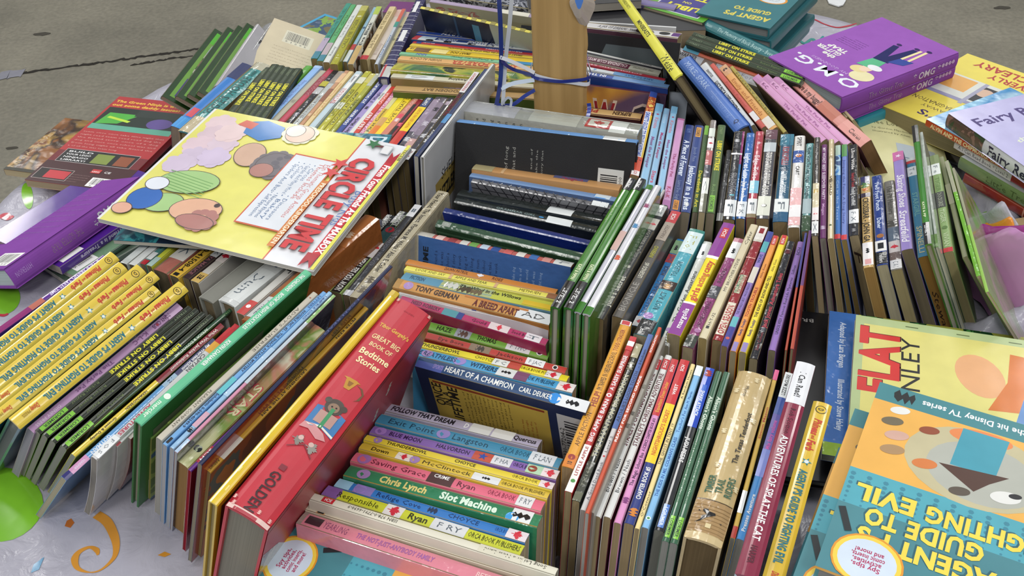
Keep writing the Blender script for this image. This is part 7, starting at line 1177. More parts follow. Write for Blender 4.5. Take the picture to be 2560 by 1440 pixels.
# ================================================================= books lying flat
def agent_cover(k, sd=1, title=True):
    k.frect(sd, 0, 0, 1, 1, '#e0a94e'); k.frect(sd, 0, .90, 1, 1, '#2f7884') if 0 else None
    k.frect(sd, 0, 0, 1, .10, '#3f7f86'); k.ftext(sd, 'from the hit Disney TV series', .15, .035, .62, WH, h=.042, bold=1); k.fshape(sd, SCRIBBLE, .86, .05, .055, '#16181a')
    k.frect(sd, 0, .50, 1, 1, '#4d9fae'); k.frect(sd, 0, .68, 1, 1, '#457f88')
    for i in range(13):
        for j in range(7): k.lay -= 1; k.fell(sd, .04 + i * .078, .53 + j * .024, .014 - j * .0012, .014 - j * .0012, '#3a7f92', n=6)
    k.fell(sd, .45, .31, .34, .26, '#b9b08c'); k.fell(sd, .42, .33, .26, .2, '#a8aaa0')
    # the animals are plain patches of colour
    k.fell(sd, .46, .15, .15, .055, '#d9814a', .1)
    k.fpoly(sd, [(.33, .12), (.55, .12), (.57, .33), (.36, .33)], '#3f93a6'); k.fpoly(sd, [(.30, .31), (.62, .34), (.56, .37), (.44, .43), (.38, .37)], '#4a2f24')
    for x, y, r, c in ((.86, .13, .05, '#dcdcd8'), (.88, .2, .055, '#6c624c'), (.84, .27, .06, '#c8a090'), (.84, .35, .06, '#a4835c'), (.68, .37, .06, '#c8743a'), (.7, .19, .05, '#8a4428'), (.5, .45, .05, '#544a40'), (.3, .41, .07, '#d8d8d4'), (.26, .39, .03, '#1c1c20'), (.15, .33, .06, '#6c6c70'), (.12, .25, .05, '#5a9a3c'), (.14, .44, .05, '#a8a45c')):
        k.fell(sd, x, y, r, r * .55, c, .3)
    for t, p, q, w in (('EVIL', .66, .57, .28), ('FIGHTING', .10, .57, .52), ('TO', .72, .67, .15), ('GUIDE', .34, .67, .34), ("P'S", .73, .765, .15), ('AGENT', .28, .77, .42)):
        if title: k.ftext(sd, t, p + .008, q - .005, w, '#2a5a64', h=.10, bold=2); k.ftext(sd, t, p, q, w, '#e8cf4c', h=.10, bold=2)
    k.fell(sd, .80, .905, .16, .15, '#d8902c'); k.fell(sd, .80, .905, .15, .14, '#e8c84a'); k.fell(sd, .80, .905, .13, .12, '#c9d6e4')
    for i, t in enumerate(('Spy tips,', 'activities,', 'comic inserts,', 'and more!')): k.ftext(sd, t, .80, .925 - i * .022, .13 + .02 * (i == 2), '#a82858', h=.026, bold=1, center=True)
    k.fell(sd, .45, .93, .2, .08, '#e8c030', .1); k.ftext(sd, 'Phineas and Ferb', .3, .92, .3, '#c0392b', h=.07, bold=2, shear=.2)
    k.fpoly(sd, [(.96, .70), (.99, .71), (.93, .81), (.90, .80)], '#1d2326')
TEALB = '#3f7f86'
G = 'hardcovers of the fighting evil series piled at the near corner'
zt = .925
offs = [(0, 0), (-.020, -.010), (-.004, -.012), (-.008, -.006), (-.022, -.002), (-.010, -.010), (-.016, .0), (-.004, -.008), (-.012, .004)]
for i, (ox, oy) in enumerate(offs):
    z = zt - i * .0185
    P = at(2200, 955, zt) + Vector((ox, oy, 0)); P.z = z; px = proj(P); a = proj(P + (at(2065, 1440, zt) - at(2200, 955, zt))); b = proj(P - (at(2560, 1062, zt) - at(2200, 955, zt)))
    flat2(px, 'R', b, a, .150, .195, z, .018, '#d9bd46', 'teal and orange hardcover of the fighting evil pile at the near corner, ' + ('topmost', 'second from top', 'third from top', 'fourth from top', 'fifth from top', 'sixth from top', 'seventh from top', 'eighth from top', 'lowest')[i], G, agent_cover if i < 2 else (lambda k: (k.frect(1, 0, 0, 1, .1, '#3f7f86'), k.frect(1, 0, .5, 1, 1, '#4d9fae'))), hc=True, fcol='#e0a94e', bcol=TEALB, pages='#8a8a88', style='p')
flat2((722, 1312), 'T', (775, 1236), (610, 1280), .142, .20, .862, .018, '#d9bd46', 'teal and orange hardcover with a round badge lying in front of the pink paperback', None, lambda k: agent_cover(k, 1, False), hc=True, fcol='#3f7f86', bcol=TEALB, pages='#8a8a88')
# the big magazine and the dark one beneath it
flat((505, 318), (272, 604), (988, 334), .868, .005, '#1f4a5c', 'dark teal and navy paperback lying beneath the yellow circle time magazine', None, lambda k: (
    k.frect(1, 0, 0, 1, 1, art(['#1c3c58', '#1f5f74', '#2b8a94', '#16284a', '#2c7a88'], 34, 3, 'g', (1, 1, 1), False)), k.frect(1, .62, .08, 1, .58, '#182a44', 'g'), k.frect(1, .92, .02, 1, .2, art(['#1c6a74', '#3a9aa0', '#174a5c'], 60, 8, 'g', (1, 1, 1), False)),
    [k.ftext(1, t, .70 , .50 - i * .035, .18, '#c8d0d8', h=.05, bold=2, rot=PI) for i, t in enumerate(('TEEN', 'SQUARE', 'JUDGES', 'TAR'))], k.ftext(1, 'DISCOVER', .02, .90, .4, '#c0d4dc', h=.09, bold=1)), fcol='#1f4a5c', bcol='#1f4a5c', pages='#b8b4a8', style='g')
def kids(k):
    Y = '#d9d46c'; k.frect(1, 0, 0, 1, 1, '#dcdcdc'); k.frect(1, .0, .012, 1, .985, Y)
    k.frect(1, 0, .775, 1, 1, '#d9dade'); k.frect(1, 0, .775, 1, .782, '#c0502c')
    def curls(cx, cy, r, c, n=9, rr=.4, seed=1):
        R_ = random.Random(seed)
        for i in range(n):
            t = 2 * PI * i / n + .3; k.fell(1, cx + math.cos(t) * r, cy + math.sin(t) * r * k.W / k.L, r * rr * R_.uniform(.8, 1.2), r * rr * R_.uniform(.8, 1.2), c, n=12)
    def oe(x, y, rx, ry, c, rot=0): k.fell(1, x, y, rx + .004, ry + .004, '#4a3c3a', rot); k.fell(1, x, y, rx, ry, c, rot)
    # child with pale hair, child with dark curls, child with reddish hair, lying in a ring
    for px, qy, col in ((.12, .10, '#d8c0c4'), (.22, .12, '#cfb8c0'), (.33, .10, '#d4bcc4'), (.42, .13, '#c4b4c8'), (.5, .1, '#c8b8cc'), (.28, .2, '#d0bcc8'), (.18, .19, '#dcc4c4'), (.4, .22, '#c8b8d0')): curls(px, qy, .055, col, 8, .6, int(px * 100)); k.fell(1, px, qy, .06, .06, col)
    k.fpoly(1, [(.06, .22), (.02, .3), (.05, .4), (.14, .42), (.2, .34), (.16, .24)], '#3a78b8'); k.fpoly(1, [(.05, .2), (.1, .18), (.12, .26), (.06, .27)], '#c8604c')
    curls(.08, .49, .065, '#d8d8b8', 11, .5, 4); oe(.08, .49, .075, .075, '#d8b8a4'); oe(.06, .46, .05, .05, '#dcdcc4')
    oe(.32, .36, .1, .08, '#c8a48c', .4)
    curls(.36, .5, .085, '#6b6468', 13, .42, 6); oe(.36, .5, .095, .095, '#6b6468'); oe(.42, .47, .055, .06, '#a8756a'); curls(.33, .54, .05, '#57525a', 8, .4, 7)
    oe(.62, .22, .09, .16, '#9cc07c', .2)
    for i in range(7): k.fpoly(1, [(.56 + i * .02, .10 + i * .004), (.565 + i * .02, .10 + i * .004), (.60 + i * .02, .33), (.595 + i * .02, .33)], '#6a9a54')
    oe(.8, .2, .07, .1, '#9cc07c', .3); oe(.80, .11, .085, .085, '#2a62b0'); oe(.68, .1, .05, .06, '#d8dce4'); oe(.9, .06, .04, .05, '#d8a48c')
    oe(.80, .36, .085, .13, '#d8a88a', .2); curls(.86, .42, .06, '#a87068', 10, .45, 9); oe(.88, .4, .05, .1, '#a87068'); oe(.74, .43, .012, .012, '#3a2420')
    k.fpoly(1, [(.24, .55), (.82, .55), (.82, .76), (.24, .76)], '#c0502c'); k.frect(1, .25, .556, .81, .754, '#d4d8de')
    k.ftext(1, 'Fun Thematic Group Activities', .28, .715, .44, '#b8504c', h=.03, bold=0); k.ftext(1, 'Themes Include', .28, .69, .3, '#b8504c', h=.03, bold=0)
    for i, t in enumerate(('\u2022 Circus', '\u2022 Garden And Many More!', '\u2022 Colour', '\u2022 Spiders And Bats')): k.ftext(1, t, .30, .665 - i * .026, .14 + .12 * (i % 2), '#4a6a94', h=.026, bold=0)
    for i, t in enumerate(('\u2022 Dinosaurs', '\u2022 Bakery', '\u2022 Nursery Rhymes', '\u2022 Self Expression')): k.ftext(1, t, .56, .665 - i * .026, .2, '#4a6a94', h=.024, bold=0)
    k.fshape(1, STAR, .25, .77, .05, '#c83838'); k.fshape(1, STAR, .33, .765, .05, '#c83838')
    k.frect(1, .40, .755, .92, .785, '#c8742c'); k.ftext(1, 'PRESCHOOL-KINDERGARTEN', .42, .762, .48, '#f0e4c8', h=.026, bold=1)
    k.ftext(1, 'CIRCLE TIME', .175, .81, .74, '#6a1418', h=.125, bold=2); k.ftext(1, 'CIRCLE TIME', .17, .815, .74, '#c4242c', h=.122, bold=2)
    k.ftext(1, 'Busy Kids', .42, .925, .28, '#4a6aa8', h=.05, bold=0)
    k.frect(1, .16, .948, .92, .982, '#bf2430'); k.fpoly(1, [(.08, .945), (.17, .948), (.17, .985), (.07, .982), (.12, .965)], '#a81c28'); k.fpoly(1, [(.9, .93), (1, .93), (.95, .955), (1, .98), (.9, .98)], '#a81c28')
    k.ftext(1, 'From Your Friends At The MAILBOX', .19, .955, .70, '#f0ecec', h=.036, bold=2, shear=.15)
    k.frect(1, 0, .985, 1, 1, '#ddd858'); k.ftext(1, 'TEC538', .04, .988, .1, '#3a382c', h=.016)
    k.fpoly(1, [(.04, .83), (.055, .83), (.065, .89), (.045, .89)], '#5c2420'); k.fshape(1, STAR, .045, .84, .045, '#2c6a3c'); k.frect(1, .035, .89, .11, .935, '#b8bcc0'); k.frect(1, .04, .894, .105, .93, '#dcdcdc')
flat((535, 260), (270, 537), (1005, 377), (.905, .892, .898), .0055, '#cfcfca', 'large yellow circle time magazine with a red title and a ring of children', None, kids, style='g', fcol='#dcdcdc', bcol='#d4d4d4', pages='#c8c8c4', name='magazine', cat='magazine')

# far left-hand heap
flat((20, 420), (190, 452), (160, 291), .769, .010, '#5a3a20', 'brown and gold paperback lying beneath the red ninja paperback', None, lambda k: (k.frect(1, 0, 0, 1, 1, art(['#4a2c1c', '#7a4a28', '#b08a44', '#2c1c16', '#8a5a30'], 14, 2, 'g', (1, 1, 1), False)), k.ftext(1, 'NINJA-STEVE', .1, .04, .8, '#b8a078', h=.05, bold=1, rot=PI / 2), k.frect(1, 0, 0, 1, .05, '#2c2a1c')), pages='#b8a888', fcol='#7a5228')
flat((45, 452), (285, 472), (305, 246), .782, .011, '#8c1c22', 'red paperback back cover with a ninja blurb and barcode', None, lambda k: (
    k.frect(-1, 0, 0, 1, 1, '#a82a2e'), k.frect(-1, 0, 0, 1, .30, '#3c1418'), k.frect(-1, 0, .22, 1, .34, '#6c1c22'), k.ftext(-1, 'The Green Ninja is working', .03, .93, .9, '#dfb43c', h=.045, bold=2), k.ftext(-1, 'out some daddy issues!', .03, .885, .8, '#dfb43c', h=.045, bold=2),
    k.frect(-1, .03, .60, .97, .865, '#17261f'), k.frect(-1, .03, .6, .97, .66, '#5aa08a'), k.fpoly(-1, [(.06, .66), (.3, .68), (.46, .8), (.1, .8)], '#4aa83c'), k.fpoly(-1, [(.12, .74), (.4, .70), (.42, .72), (.14, .76)], '#b8d83c'), k.fell(-1, .75, .72, .14, .1, '#5c4a8c'), k.frect(-1, .4, .78, .95, .865, '#26302c'),
    k.flines(-1, .04, .38, .96, .58, 6, '#d8a8a0', .4, 21), k.frect(-1, .08, .22, .9, .36, '#b8b0b0'), k.frect(-1, .085, .224, .895, .356, '#141414'), [k.ftext(-1, t, .12, .325 - i * .03, .28, '#dcdcdc', h=.028, bold=1) for i, t in enumerate(('BUILD', 'YOUR LEGO', 'NINJAGO', 'LIBRARY!'))],
    k.frect(-1, .45, .235, .64, .335, '#7a8a3c'), k.frect(-1, .7, .235, .86, .335, '#8a4a2c'), k.frect(-1, .03, .03, .4, .14, '#c8b8b4'), k.frect(-1, .035, .033, .395, .137, '#16100f'), k.frect(-1, .14, .045, .38, .125, '#b83038'), k.frect(-1, .56, .14, .66, .18, '#b83030'), k.ftext(-1, 'LEGO', .57, .15, .08, WH, h=.02), k.ftext(-1, 'CE', .7, .15, .07, WH, h=.03), k.flines(-1, .4, .03, .6, .12, 4, '#a88a88', .3, 5), k.barcode(-1, .64, .01, .97, .10, 9)),
    up='b', pages='#a8987a', fcol='#8c1c22', bcol='#a82a2e')
def omg(k):
    k.ftext(1, 'O.M.G.', .06, .80, .86, '#dfe4ea', h=.15, bold=1); k.ftext(1, 'OH MY GOODNESS', .18, .755, .6, '#c8a8dc', h=.04, bold=0)
    for i, t in enumerate(('the', 'GLITTER', 'TRAP')): k.ftext(1, t, .62, .66 - i * .055, .3 - .06 * (i == 2) - .14 * (i == 0), '#dfe0d8', h=.065, bold=2)
    k.flines(1, .6, .38, .9, .5, 5, '#5c2a74', .4, 3)
    k.fell(1, .2, .72, .12, .1, '#dcd4a8', .3); k.fell(1, .32, .66, .09, .07, '#d8c890', .3); k.fell(1, .28, .62, .06, .08, '#e0c4ac'); k.fpoly(1, [(.22, .6), (.42, .62), (.40, .48), (.26, .46)], '#5cae84'); k.fell(1, .24, .58, .08, .05, '#dcdce0')
    k.fpoly(1, [(.24, .47), (.4, .49), (.48, .25), (.42, .24), (.34, .40), (.30, .2), (.24, .2)], '#2a2c5c'); k.fpoly(1, [(.12, .42), (.26, .46), (.24, .36), (.1, .34)], '#3c4c94'); k.fpoly(1, [(.14, .35), (.17, .35), (.19, .17), (.16, .17)], '#e0d4a0'); k.fpoly(1, [(.21, .36), (.24, .36), (.24, .18), (.21, .18)], '#e0d4a0'); k.fell(1, .17, .15, .03, .02, '#3a2c5c'); k.fell(1, .45, .22, .03, .02, '#3a2c5c'); k.fell(1, .28, .18, .03, .02, '#3a2c5c')
def omgs(k): k.text('HYPERION', .86, .97, '#b08ac8', .25, 0, 0); k.text('* OMG *', .18, .42, '#c8c8d0', .45, 0, 1); k.text('THE GLITTER TRAP', .5, .72, '#8a6a8c', .35, 0, 0)
def omgs2(k): k.text('* OMG *', .60, .84, '#c8b8d0', .42, 0, 1); k.text('The Glitter Trap', .22, .52, '#9a78a8', .35, 0, 0); [k.dot(a, '#b89ac0', .12, .2) for a in (.86, .89, .92, .95)]
PU = '#81469c'
flat2((12, 672), 'R', (110, 760), (350, 442), .142, .215, .812, .028, PU, 'thick purple hardcover with omg on its spine, back cover up, at the cloth edge', None, lambda k: (omgs(k), k.flines(-1, .3, .3, .85, .85, 9, '#a878c8', .3, 14), k.barcode(-1, .62, .03, .95, .16, 2)), up='b', prim='up', tilt=(.36, 0), hc=True, fcol=PU, bcol=PU, pages='#b8c4c4', bulge=.004, style='m')
flat2((150, 668), 'R', (230, 740), (345, 535), .135, .20, .782, .012, '#4a1f84', 'purple paperback with a barcode and white spine title, under the thick purple hardcover', None, lambda k: (k.text('A True Friend is a Treasure', .4, .85, '#d4c8e4', .5, 0, 1), k.barcode(-1, .45, .04, .97, .2, 5)), up='b', prim='up', fcol='#4a1f84', bcol='#4a1f84', pages='#9a9088', style='g')
flat2((185, 690), 'R', (260, 760), (370, 570), .135, .20, .770, .007, '#3a5a44', 'green paperback with a barcode low under the purple ones', None, lambda k: k.barcode(-1, .6, .04, .97, .2, 7), up='b', prim='up', fcol='#3a5a44', bcol='#6a8a6c', pages='#a8a49c', style='g')
flat2((178, 712), 'R', (260, 790), (370, 600), .14, .20, .762, .007, '#5a6a5c', 'grey green paperback at the bottom of the purple heap', None, D(), up='b', prim='up', fcol='#8a8a7c', bcol='#4a5a4c', pages='#a8a49c')
flat((610, 165), (756, 205), (694, 52), (.84, .81, .85), .014, '#b9ab8c', 'tan back cover with a barcode leaning at the far corner', None, lambda k: (k.frect(-1, 0, 0, 1, 1, '#bfb294'), k.barcode(-1, .30, .62, .80, .86, 4, '#c9c4ae'), k.flines(-1, .2, .2, .9, .55, 6, '#8a7a60', .3, 3), k.ftext(-1, 'T', .8, .04, .1, '#3a3c7c', h=.06)), up='b', pages='#a89878', fcol='#bfb294', bcol='#bfb294')
flat2((733, 80), 'O', (806, 112), (800, 30), .13, .19, .775, .010, '#2f93bc', 'blue bordered picture book lying flat beyond the farthest row', None, lambda k: (k.frect(1, 0, 0, 1, 1, '#2f93bc'), k.frect(1, .06, .05, .94, .95, art(['#3a3c2c', '#6a6444', '#2c4a6a', '#7aa03c', '#8a7a50'], 14, 2, 'g'))), pages='#8a7a58', fcol='#2f93bc', bcol='#2f93bc') if 0 else flat2((733, 76), 'U', (800, 108), (733, 40), .14, .10, .775, .010, '#2f93bc', 'blue bordered picture book lying flat beyond the farthest row', None, lambda k: (k.frect(1, 0, 0, 1, 1, '#2f93bc'), k.frect(1, .06, .05, .94, .95, art(['#3a3c2c', '#6a6444', '#2c4a6a', '#7aa03c', '#8a7a50'], 14, 2, 'g'))), pages='#8a7a58', fcol='#2f93bc', bcol='#2f93bc') if 0 else flat((733, 78), (806, 108), (812, 32), .79, .010, '#2f93bc', 'blue bordered picture book lying flat beyond the farthest row', None, lambda k: (k.frect(1, 0, 0, 1, 1, '#2f93bc'), k.frect(1, .08, .05, .92, .93, art(['#3a3c2c', '#6a6444', '#2c4a6a', '#7aa03c', '#8a7a50'], 14, 2, 'g'))), pages='#8a7a58', fcol='#2f93bc', bcol='#2f93bc')
flat((955, 30), (1045, 36), (975, 2), .80, .02, '#6c2c6c', 'plum coloured book lying flat beyond the farthest row', None, D(), pages='#8a7a78', fcol='#6c2c6c')

# far right-hand heap
flat2((2400, 132), 'O', (2212, 46), (2143, 240), .140, .215, .862, .024, PU, 'purple hardcover lettered omg with a white flower girl cover, upper of two', None, lambda k: (omg(k), omgs2(k)), hc=True, fcol='#9158ab', bcol=PU, pages='#a8b4b4', bulge=.003, style='m')
flat2((2392, 160), 'O', (2204, 74), (2138, 268), .140, .215, .837, .024, PU, 'purple hardcover lettered omg, lower of two under the flower girl cover', None, omgs2, hc=True, fcol=PU, bcol=PU, pages='#a8b4b4', bulge=.003, style='m')
flat2((2430, 188), 'O', (2240, 100), (2180, 290), .145, .22, .811, .02, '#2f8494', 'teal book lying beneath the two purple hardcovers', None, D(), hc=True, fcol='#2f8494', bcol='#2f8494', pages='#a8a89c')
flat2((2200, 262), 'T', (2000, 180), (2060, 330), .145, .215, .815, .026, '#c9b440', 'yellow paperback lettered imagination showing a street picture', None, lambda k: (
    k.frect(1, 0, 0, 1, 1, '#dccb52'), k.ftext(1, "EMILY'S", .1, .86, .6, '#3c2c5c', h=.1, bold=1), k.ftext(1, 'RUNAWAY', .35, .79, .4, '#6a5a3c', h=.05, bold=0), k.ftext(1, 'IMAGINATION', .45, .72, .45, '#4a3c2c', h=.07, bold=0),
    k.frect(1, .25, .3, .95, .62, '#cdd0c8'), k.frect(1, .6, .32, .9, .5, '#d8a050'), k.frect(1, .3, .34, .5, .56, '#1c1c24'), k.fell(1, .45, .42, .08, .08, '#c8a890'), k.frect(1, .2, .58, .97, .62, '#8a8aa8'), k.frect(1, .5, .3, .54, .64, '#9a9ab0'),
    k.ftext(1, 'BEVERLY', .1, .16, .5, '#a82a30', h=.1, bold=1), k.ftext(1, 'CLEARY', .28, .05, .55, '#a82a30', h=.12, bold=1)), pages='#8f8460', fcol='#dccb52', bcol='#dccb52', style='p')
flat2((2212, 276), 'T', (2012, 194), (2072, 344), .145, .215, .789, .036, '#7c8288', 'grey hardcover beneath the yellow imagination paperback', None, D(), hc=True, pages='#8f8a7c')
flat2((2436, 200), 'O', (2246, 112), (2186, 302), .145, .22, .791, .038, '#5c6670', 'slate hardcover at the bottom of the pile under the purple pair', None, D(), hc=True, pages='#a8a89c')
flat2((2316, 298), 'U', (2500, 228), (2200, 240), .15, .21, .848, .010, '#b8481c', 'sky blue paperback with an orange spine under the lilac and white hardcover', None, lambda k: (k.frect(1, 0, 0, 1, 1, art(['#5aa0cc', '#8abcd8', '#3a86bc', '#b8d4e0'], 10, 3, 'g', (1, 1, 1), False)), k.text('ALVIN AND THE CHIPMUNKS: CHIPWRECKED', .04, .7, '#e8d8a0', .55, 0, 2)), pages='#a8987a', fcol='#5aa0cc')
flat2((2370, 283), 'U', (2560, 236), (2250, 220), .15, .205, .868, .020, '#d4d4d6', 'lilac and white hardcover lettered fairy realm', None, lambda k: (
    k.frect(1, 0, 0, 1, 1, '#b6b2da'), k.ftext(1, 'Fairy Realm', .08, .80, .9, '#3c2c6c', h=.12, bold=1), k.fell(1, .62, .3, .58, .36, WH), k.fell(1, .64, .29, .56, .345, art(['#1c1614', '#3a6ab0', '#4a86c8', '#5c4a2c', '#241c1c', '#6a8a4c'], 9, 4, 'g')), k.ftext(1, 'the Flower', .2, .56, .5, '#d8e0c8', h=.05, arc=.05),
    k.band(0, .32, art(['#3a4c30', '#5c4a3c', '#8a6a5c', '#28342c'], 40, 6)), k.text('Fairy Realm', .36, .8, '#2a2440', .62, 0, 1), k.text('Queen', .84, .98, '#4a4460', .4)), hc=True, fcol='#b6b2da', bcol='#b6b2da', pages='#c8c8c4', bulge=.003, style='g')
flat2((2388, 352), 'U', (2560, 290), (2250, 270), .15, .21, .837, .010, '#8f1a26', 'dark red paperback with a white spine end marked level 2', None, lambda k: (k.band(0, .42, '#d0ccc8'), k.text('A I Can Read Book * Level 2', .03, .4, '#4a4448', .5, 0, 0)), pages='#b8b0a0', fcol='#a8acac', style='g')
flat2((2400, 392), 'U', (2560, 330), (2280, 310), .15, .21, .826, .016, '#6f8454', 'olive green hardcover lettered tree and the pines under the level 2 book', None, lambda k: k.text('Little Trees and the Pines', .2, .95, '#4c5c34', .5, 0, 0), hc=True, pages='#b8b0a0', fcol='#b4b8b8', style='w')
flat2((2412, 432), 'U', (2560, 372), (2290, 350), .15, .21, .808, .014, '#8f2c24', 'worn brick red hardcover lowest in the heap beside the bunched cloth', None, lambda k: ([k.band(a, a + .01, '#c88a78', -.9, .9) for a in (.42,)], k.band(0, 1, '#b8685a', .7, .85)), hc=True, pages='#7a7a80', fcol='#2a2f4c', style='w')
flat((2205, 455), (2446, 490), (2112, 272), .800, .010, '#d2cc98', 'cream floppy paperback lettered loves lobsters drooping over the diagonal row', None, lambda k: (
    k.frect(1, 0, 0, 1, 1, '#d6d29c'), k.ftext(1, 'Renee Loves Lobsters', .05, .86, .9, '#6a6a4c', h=.09, bold=0), k.ftext(1, 'by Gordon Macdonald', .15, .79, .5, '#6a6a4c', h=.04, bold=0), k.ftext(1, 'Illustrated by Allen', .15, .74, .45, '#6a6a4c', h=.035, bold=0),
    k.frect(1, .40, .06, .86, .62, '#b4bec4'), k.frect(1, .42, .3, .84, .4, '#c8b868'), k.frect(1, .42, .08, .84, .2, '#a0a8b4'), k.frect(1, .42, .43, .84, .44, '#5c6a84')), pages='#c4bf98', fcol='#d6d29c', bcol='#b8ac70', bend=-.022)
flat2((2450, 563), 'U', (2600, 536), (2380, 420), .15, .215, .80, .034, '#b49a70', 'tan back cover of a book lying at the edge over the bunched cloth', None, lambda k: (k.frect(1, 0, 0, 1, 1, '#c0a67e'), k.flines(1, .3, .3, .9, .8, 9, '#8a7250', .25, 3)), pages='#7c6234', fcol='#c0a67e', bcol='#c0a67e')
flat2((2275, 806), 'O', (1990, 776), (2250, 1000), .20, .24, .775, .012, '#16161a', 'black picture book with a brown animal tangle, under the pale green and yellow one', None, lambda k: (k.ftext(1, 'BRIAN FLOCA', .5, .05, .35, '#b8b8b4', h=.03, bold=0), k.fshape(1, SCRIBBLE, .75, .2, .16, '#6c5c44'), k.fshape(1, SCRIBBLE, .7, .26, .1, '#9a8c74'), k.frect(1, .12, .01, .2, .05, '#d0d0d0')), hc=True, fcol='#16161a', bcol='#16161a', pages='#8a8a84')
flat2((2074, 777), 'O', (2060, 1040), (2300, 812), .205, .23, .800, .008, '#3a6cb0', 'glossy blue strip edged picture book beside the pale green and yellow one', None, lambda k: (
    k.frect(1, 0, 0, 1, 1, art(['#1f4a2c', '#3a7a3c', '#16381f', '#8a8c3c'], 20, 5, 'w')), k.frect(1, 0, 0, 1, .13, '#3f70b8', 'w'), k.frect(1, 0, .13, 1, .14, '#b8c840'), k.frect(1, .92, 0, 1, .2, '#8fb02c'), k.ftext(1, 'Adapted by Lara Bergen', .08, .05, .34, '#d0dcec', h=.03), k.ftext(1, 'Illustrated by Steve Haley', .5, .05, .34, '#d0dcec', h=.03)), pages='#a8a89c', style='w', fcol='#3f70b8')
flat2((2140, 787), 'T', (2152, 600), (1900, 735), .165, .24, .822, .008, '#a8ba84', 'pale green and yellow picture paperback with flat in big red letters', None, lambda k: (
    k.frect(1, 0, 0, 1, 1, '#b0c08c', 'g'), k.frect(1, .04, 0, .93, .965, '#d8d07c', 'g'), k.ftext(1, 'FLAT', .335, .825, .58, '#4a1410', h=.225, bold=2), k.ftext(1, 'FLAT', .33, .83, .58, '#c8302c', h=.22, bold=2), k.ftext(1, 'STANLEY', .05, .745, .80, '#1c1c1c', h=.11, bold=0),
    k.fell(1, .62, .52, .18, .13, '#dfa878', .3), k.fpoly(1, [(.35, .5), (.6, .42), (.85, .40), (.8, .1), (.4, .1)], '#cf7430'), k.frect(1, .7, .25, .9, .27, '#e0dcd0'), k.fpoly(1, [(.2, .42), (.52, .36), (.52, 0), (.15, 0)], '#4a80bc', 'g'), k.fell(1, .8, .2, .06, .06, '#e0ac80'), [k.frect(1, .955, .15 + i * .2, .962, .2 + i * .2, '#5c6a44') for i in range(4)]), pages='#b0ac98', style='g', fcol='#b0c08c')
flat2((2450, 470), 'U', (2580, 425), (2330, 400), .15, .21, .793, .04, '#232a4c', 'dark navy book at the bottom of the heap under the worn brick red hardcover', None, D(), hc=True, pages='#7a7a80')
# stacks at the far side
G = 'hardcovers of the teal series stacked at the far side'
for i in range(5):
    z = .868 - i * .0175; P = at(1925, 72, .868) + Vector(((0, .004, -.006, .003, 0)[i], (0, -.004, .002, -.006, .001)[i], 0)); P.z = z
    d1 = at(1800, 45, .868) - at(1925, 72, .868); d2 = at(2005, 5, .868) - at(1925, 72, .868)
    flat2(proj(P), 'U', proj(P + d1), proj(P - d2), .115, .19, z, .017, '#2f6a70', 'teal hardcover in the far stack, ' + ('topmost, with a yellow title and round badge', 'second from the top', 'middle one', 'second from the bottom', 'lowest')[i], G, (lambda k: (k.frect(1, 0, 0, 1, 1, '#2f7078'), k.ftext(1, "AGENT P'S", .1, .84, .6, '#d8c850', h=.12, bold=2), k.ftext(1, 'GUIDE TO', .15, .73, .5, '#d8c850', h=.1, bold=2), k.fell(1, .3, .5, .2, .14, '#d8902c'), k.fell(1, .3, .5, .17, .12, '#d0d8dc'), k.flines(1, .2, .46, .4, .54, 3, '#a82858', .5), k.fell(1, .72, .4, .2, .1, '#e8a830'), k.ftext(1, 'Phineas', .58, .39, .28, '#c0392b', h=.08, bold=2))) if i == 0 else D(), hc=True, fcol='#2c646c', bcol='#2c646c', pages='#8a8a88')
flat2((1757, 57), 'U', (1613, 17), (1640, 140), .108, .178, .862, .013, '#2c3a22', 'green paperback with a purple libby panel lying by the far teal stack', None, lambda k: (k.frect(1, 0, 0, 1, 1, '#5aa02c'), k.frect(1, .12, .3, .88, .96, '#d8d8e0'), k.frect(1, .14, .31, .86, .95, '#3a3480'), k.ftext(1, 'LIBBY', .22, .78, .56, '#dcd62c', h=.14, bold=2, arc=.04), k.ftext(1, 'ON', .44, .72, .14, '#dcd62c', h=.06), k.ftext(1, 'STRIKE', .2, .58, .6, '#dcd62c', h=.13, bold=2), k.fell(1, .5, .12, .3, .12, '#c8a48c')), pages='#a89c84', fcol='#5aa02c', bcol='#2c3a22')
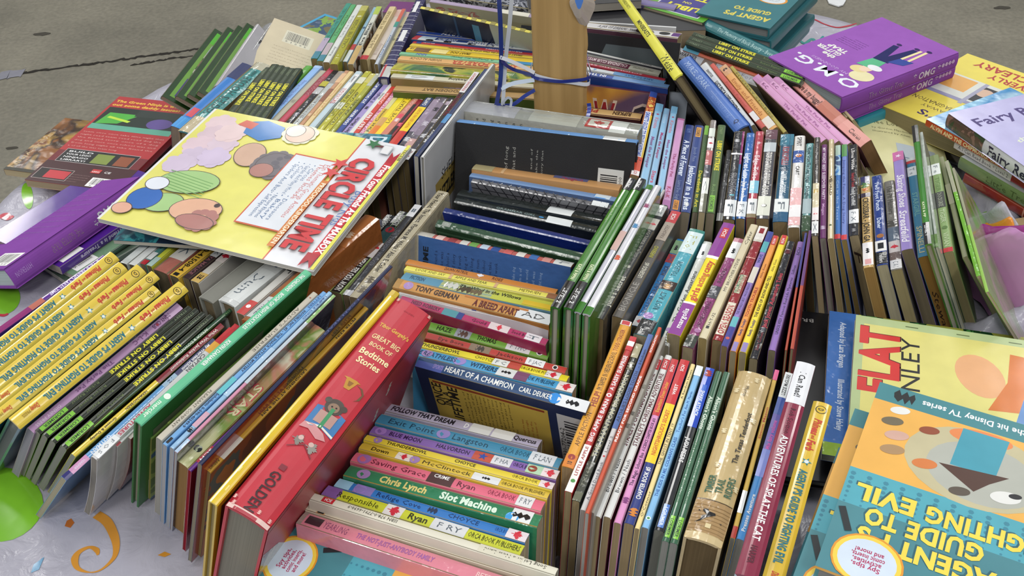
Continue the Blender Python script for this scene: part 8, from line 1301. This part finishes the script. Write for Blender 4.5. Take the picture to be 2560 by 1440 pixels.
flat2((1765, 75), 'T', (1800, 200), (1900, 105), .16, .225, .858, .048, '#26262a', 'very thick book lying with lined page edges facing out behind the jar of dreams one', None, D(), hc=False, fcol='#26262a', bcol='#26262a', pages='#a08f74')
flat2((1604, 2), 'T', (1624, 50), (1704, 14), .11, .17, .873, .012, '#1c1c20', 'small black and tan book on top of the very thick one', None, lambda k: (k.frect(1, 0, 0, 1, 1, '#1c1c20'), k.frect(1, .1, .1, .9, .6, art(['#a88a5c', '#4a2c20', '#8a6a44', '#1c1614'], 14, 2, 'g'))), fcol='#1c1c20', pages='#9a948a')
rows('books at the back edge of the white carton', [
 ((1352, 14), (1172, -12), 22, art(['#3c3e48', '#8a8c94', '#2a2c34', '#b0b0b8'], 60, 3, 'w'), 'silver and black patterned book at the very back of the carton', D(), dict(L=.178, lean=-10)),
 ((1690, 18), (1520, -10), 14, '#6a6090', 'muted purple book at the very back, behind the yellow beasts book', D(), dict(L=.178, lean=-10)),
 ((1352, -14), (1172, -38), 24, '#2c3430', 'dark grey green book at the very back of the carton', D(('h', SCRIBBLE, .3, 0, .5, '#8a9a8c')), dict(L=.178, lean=-10)),
], pages='#8a8268')
rows('worn paperbacks leaning outside the olive green one', [
 ((2352, 392), (2412, 642), 12, '#8a8c6c', 'rubbed grey green booklet with loose pages', D(('b', .3, .5, '#a8a48c')), dict(pages='#b0a888', lean=-33, bcol='#6a9a3c', fcol='#6a9a3c')),
 ((2366, 402), (2446, 690), 12, '#7f9a4a', 'limp booklet with grass green covers splayed toward the bunched cloth', D(('b', .0, .3, '#a8a890'), ('b', .3, 1, '#74b03a')), dict(pages='#b8b094', lean=-34, bcol='#7ab83c', fcol='#74b03a', style='w')),
 ((2382, 420), (2468, 730), 9, '#9a9a80', 'limp booklet with grey brown covers, outermost in the upright row', D(('b', .5, 1, '#8fbc50')), dict(pages='#a89c88', lean=-36, fcol=art(['#8a8272', '#74b03a', '#a8a090', '#5c9a2c'], 8, 3, 'g', (1, 1, 1), False))),
], lift=0)
if 0:
    for l in LOG: print('LOG', *l)
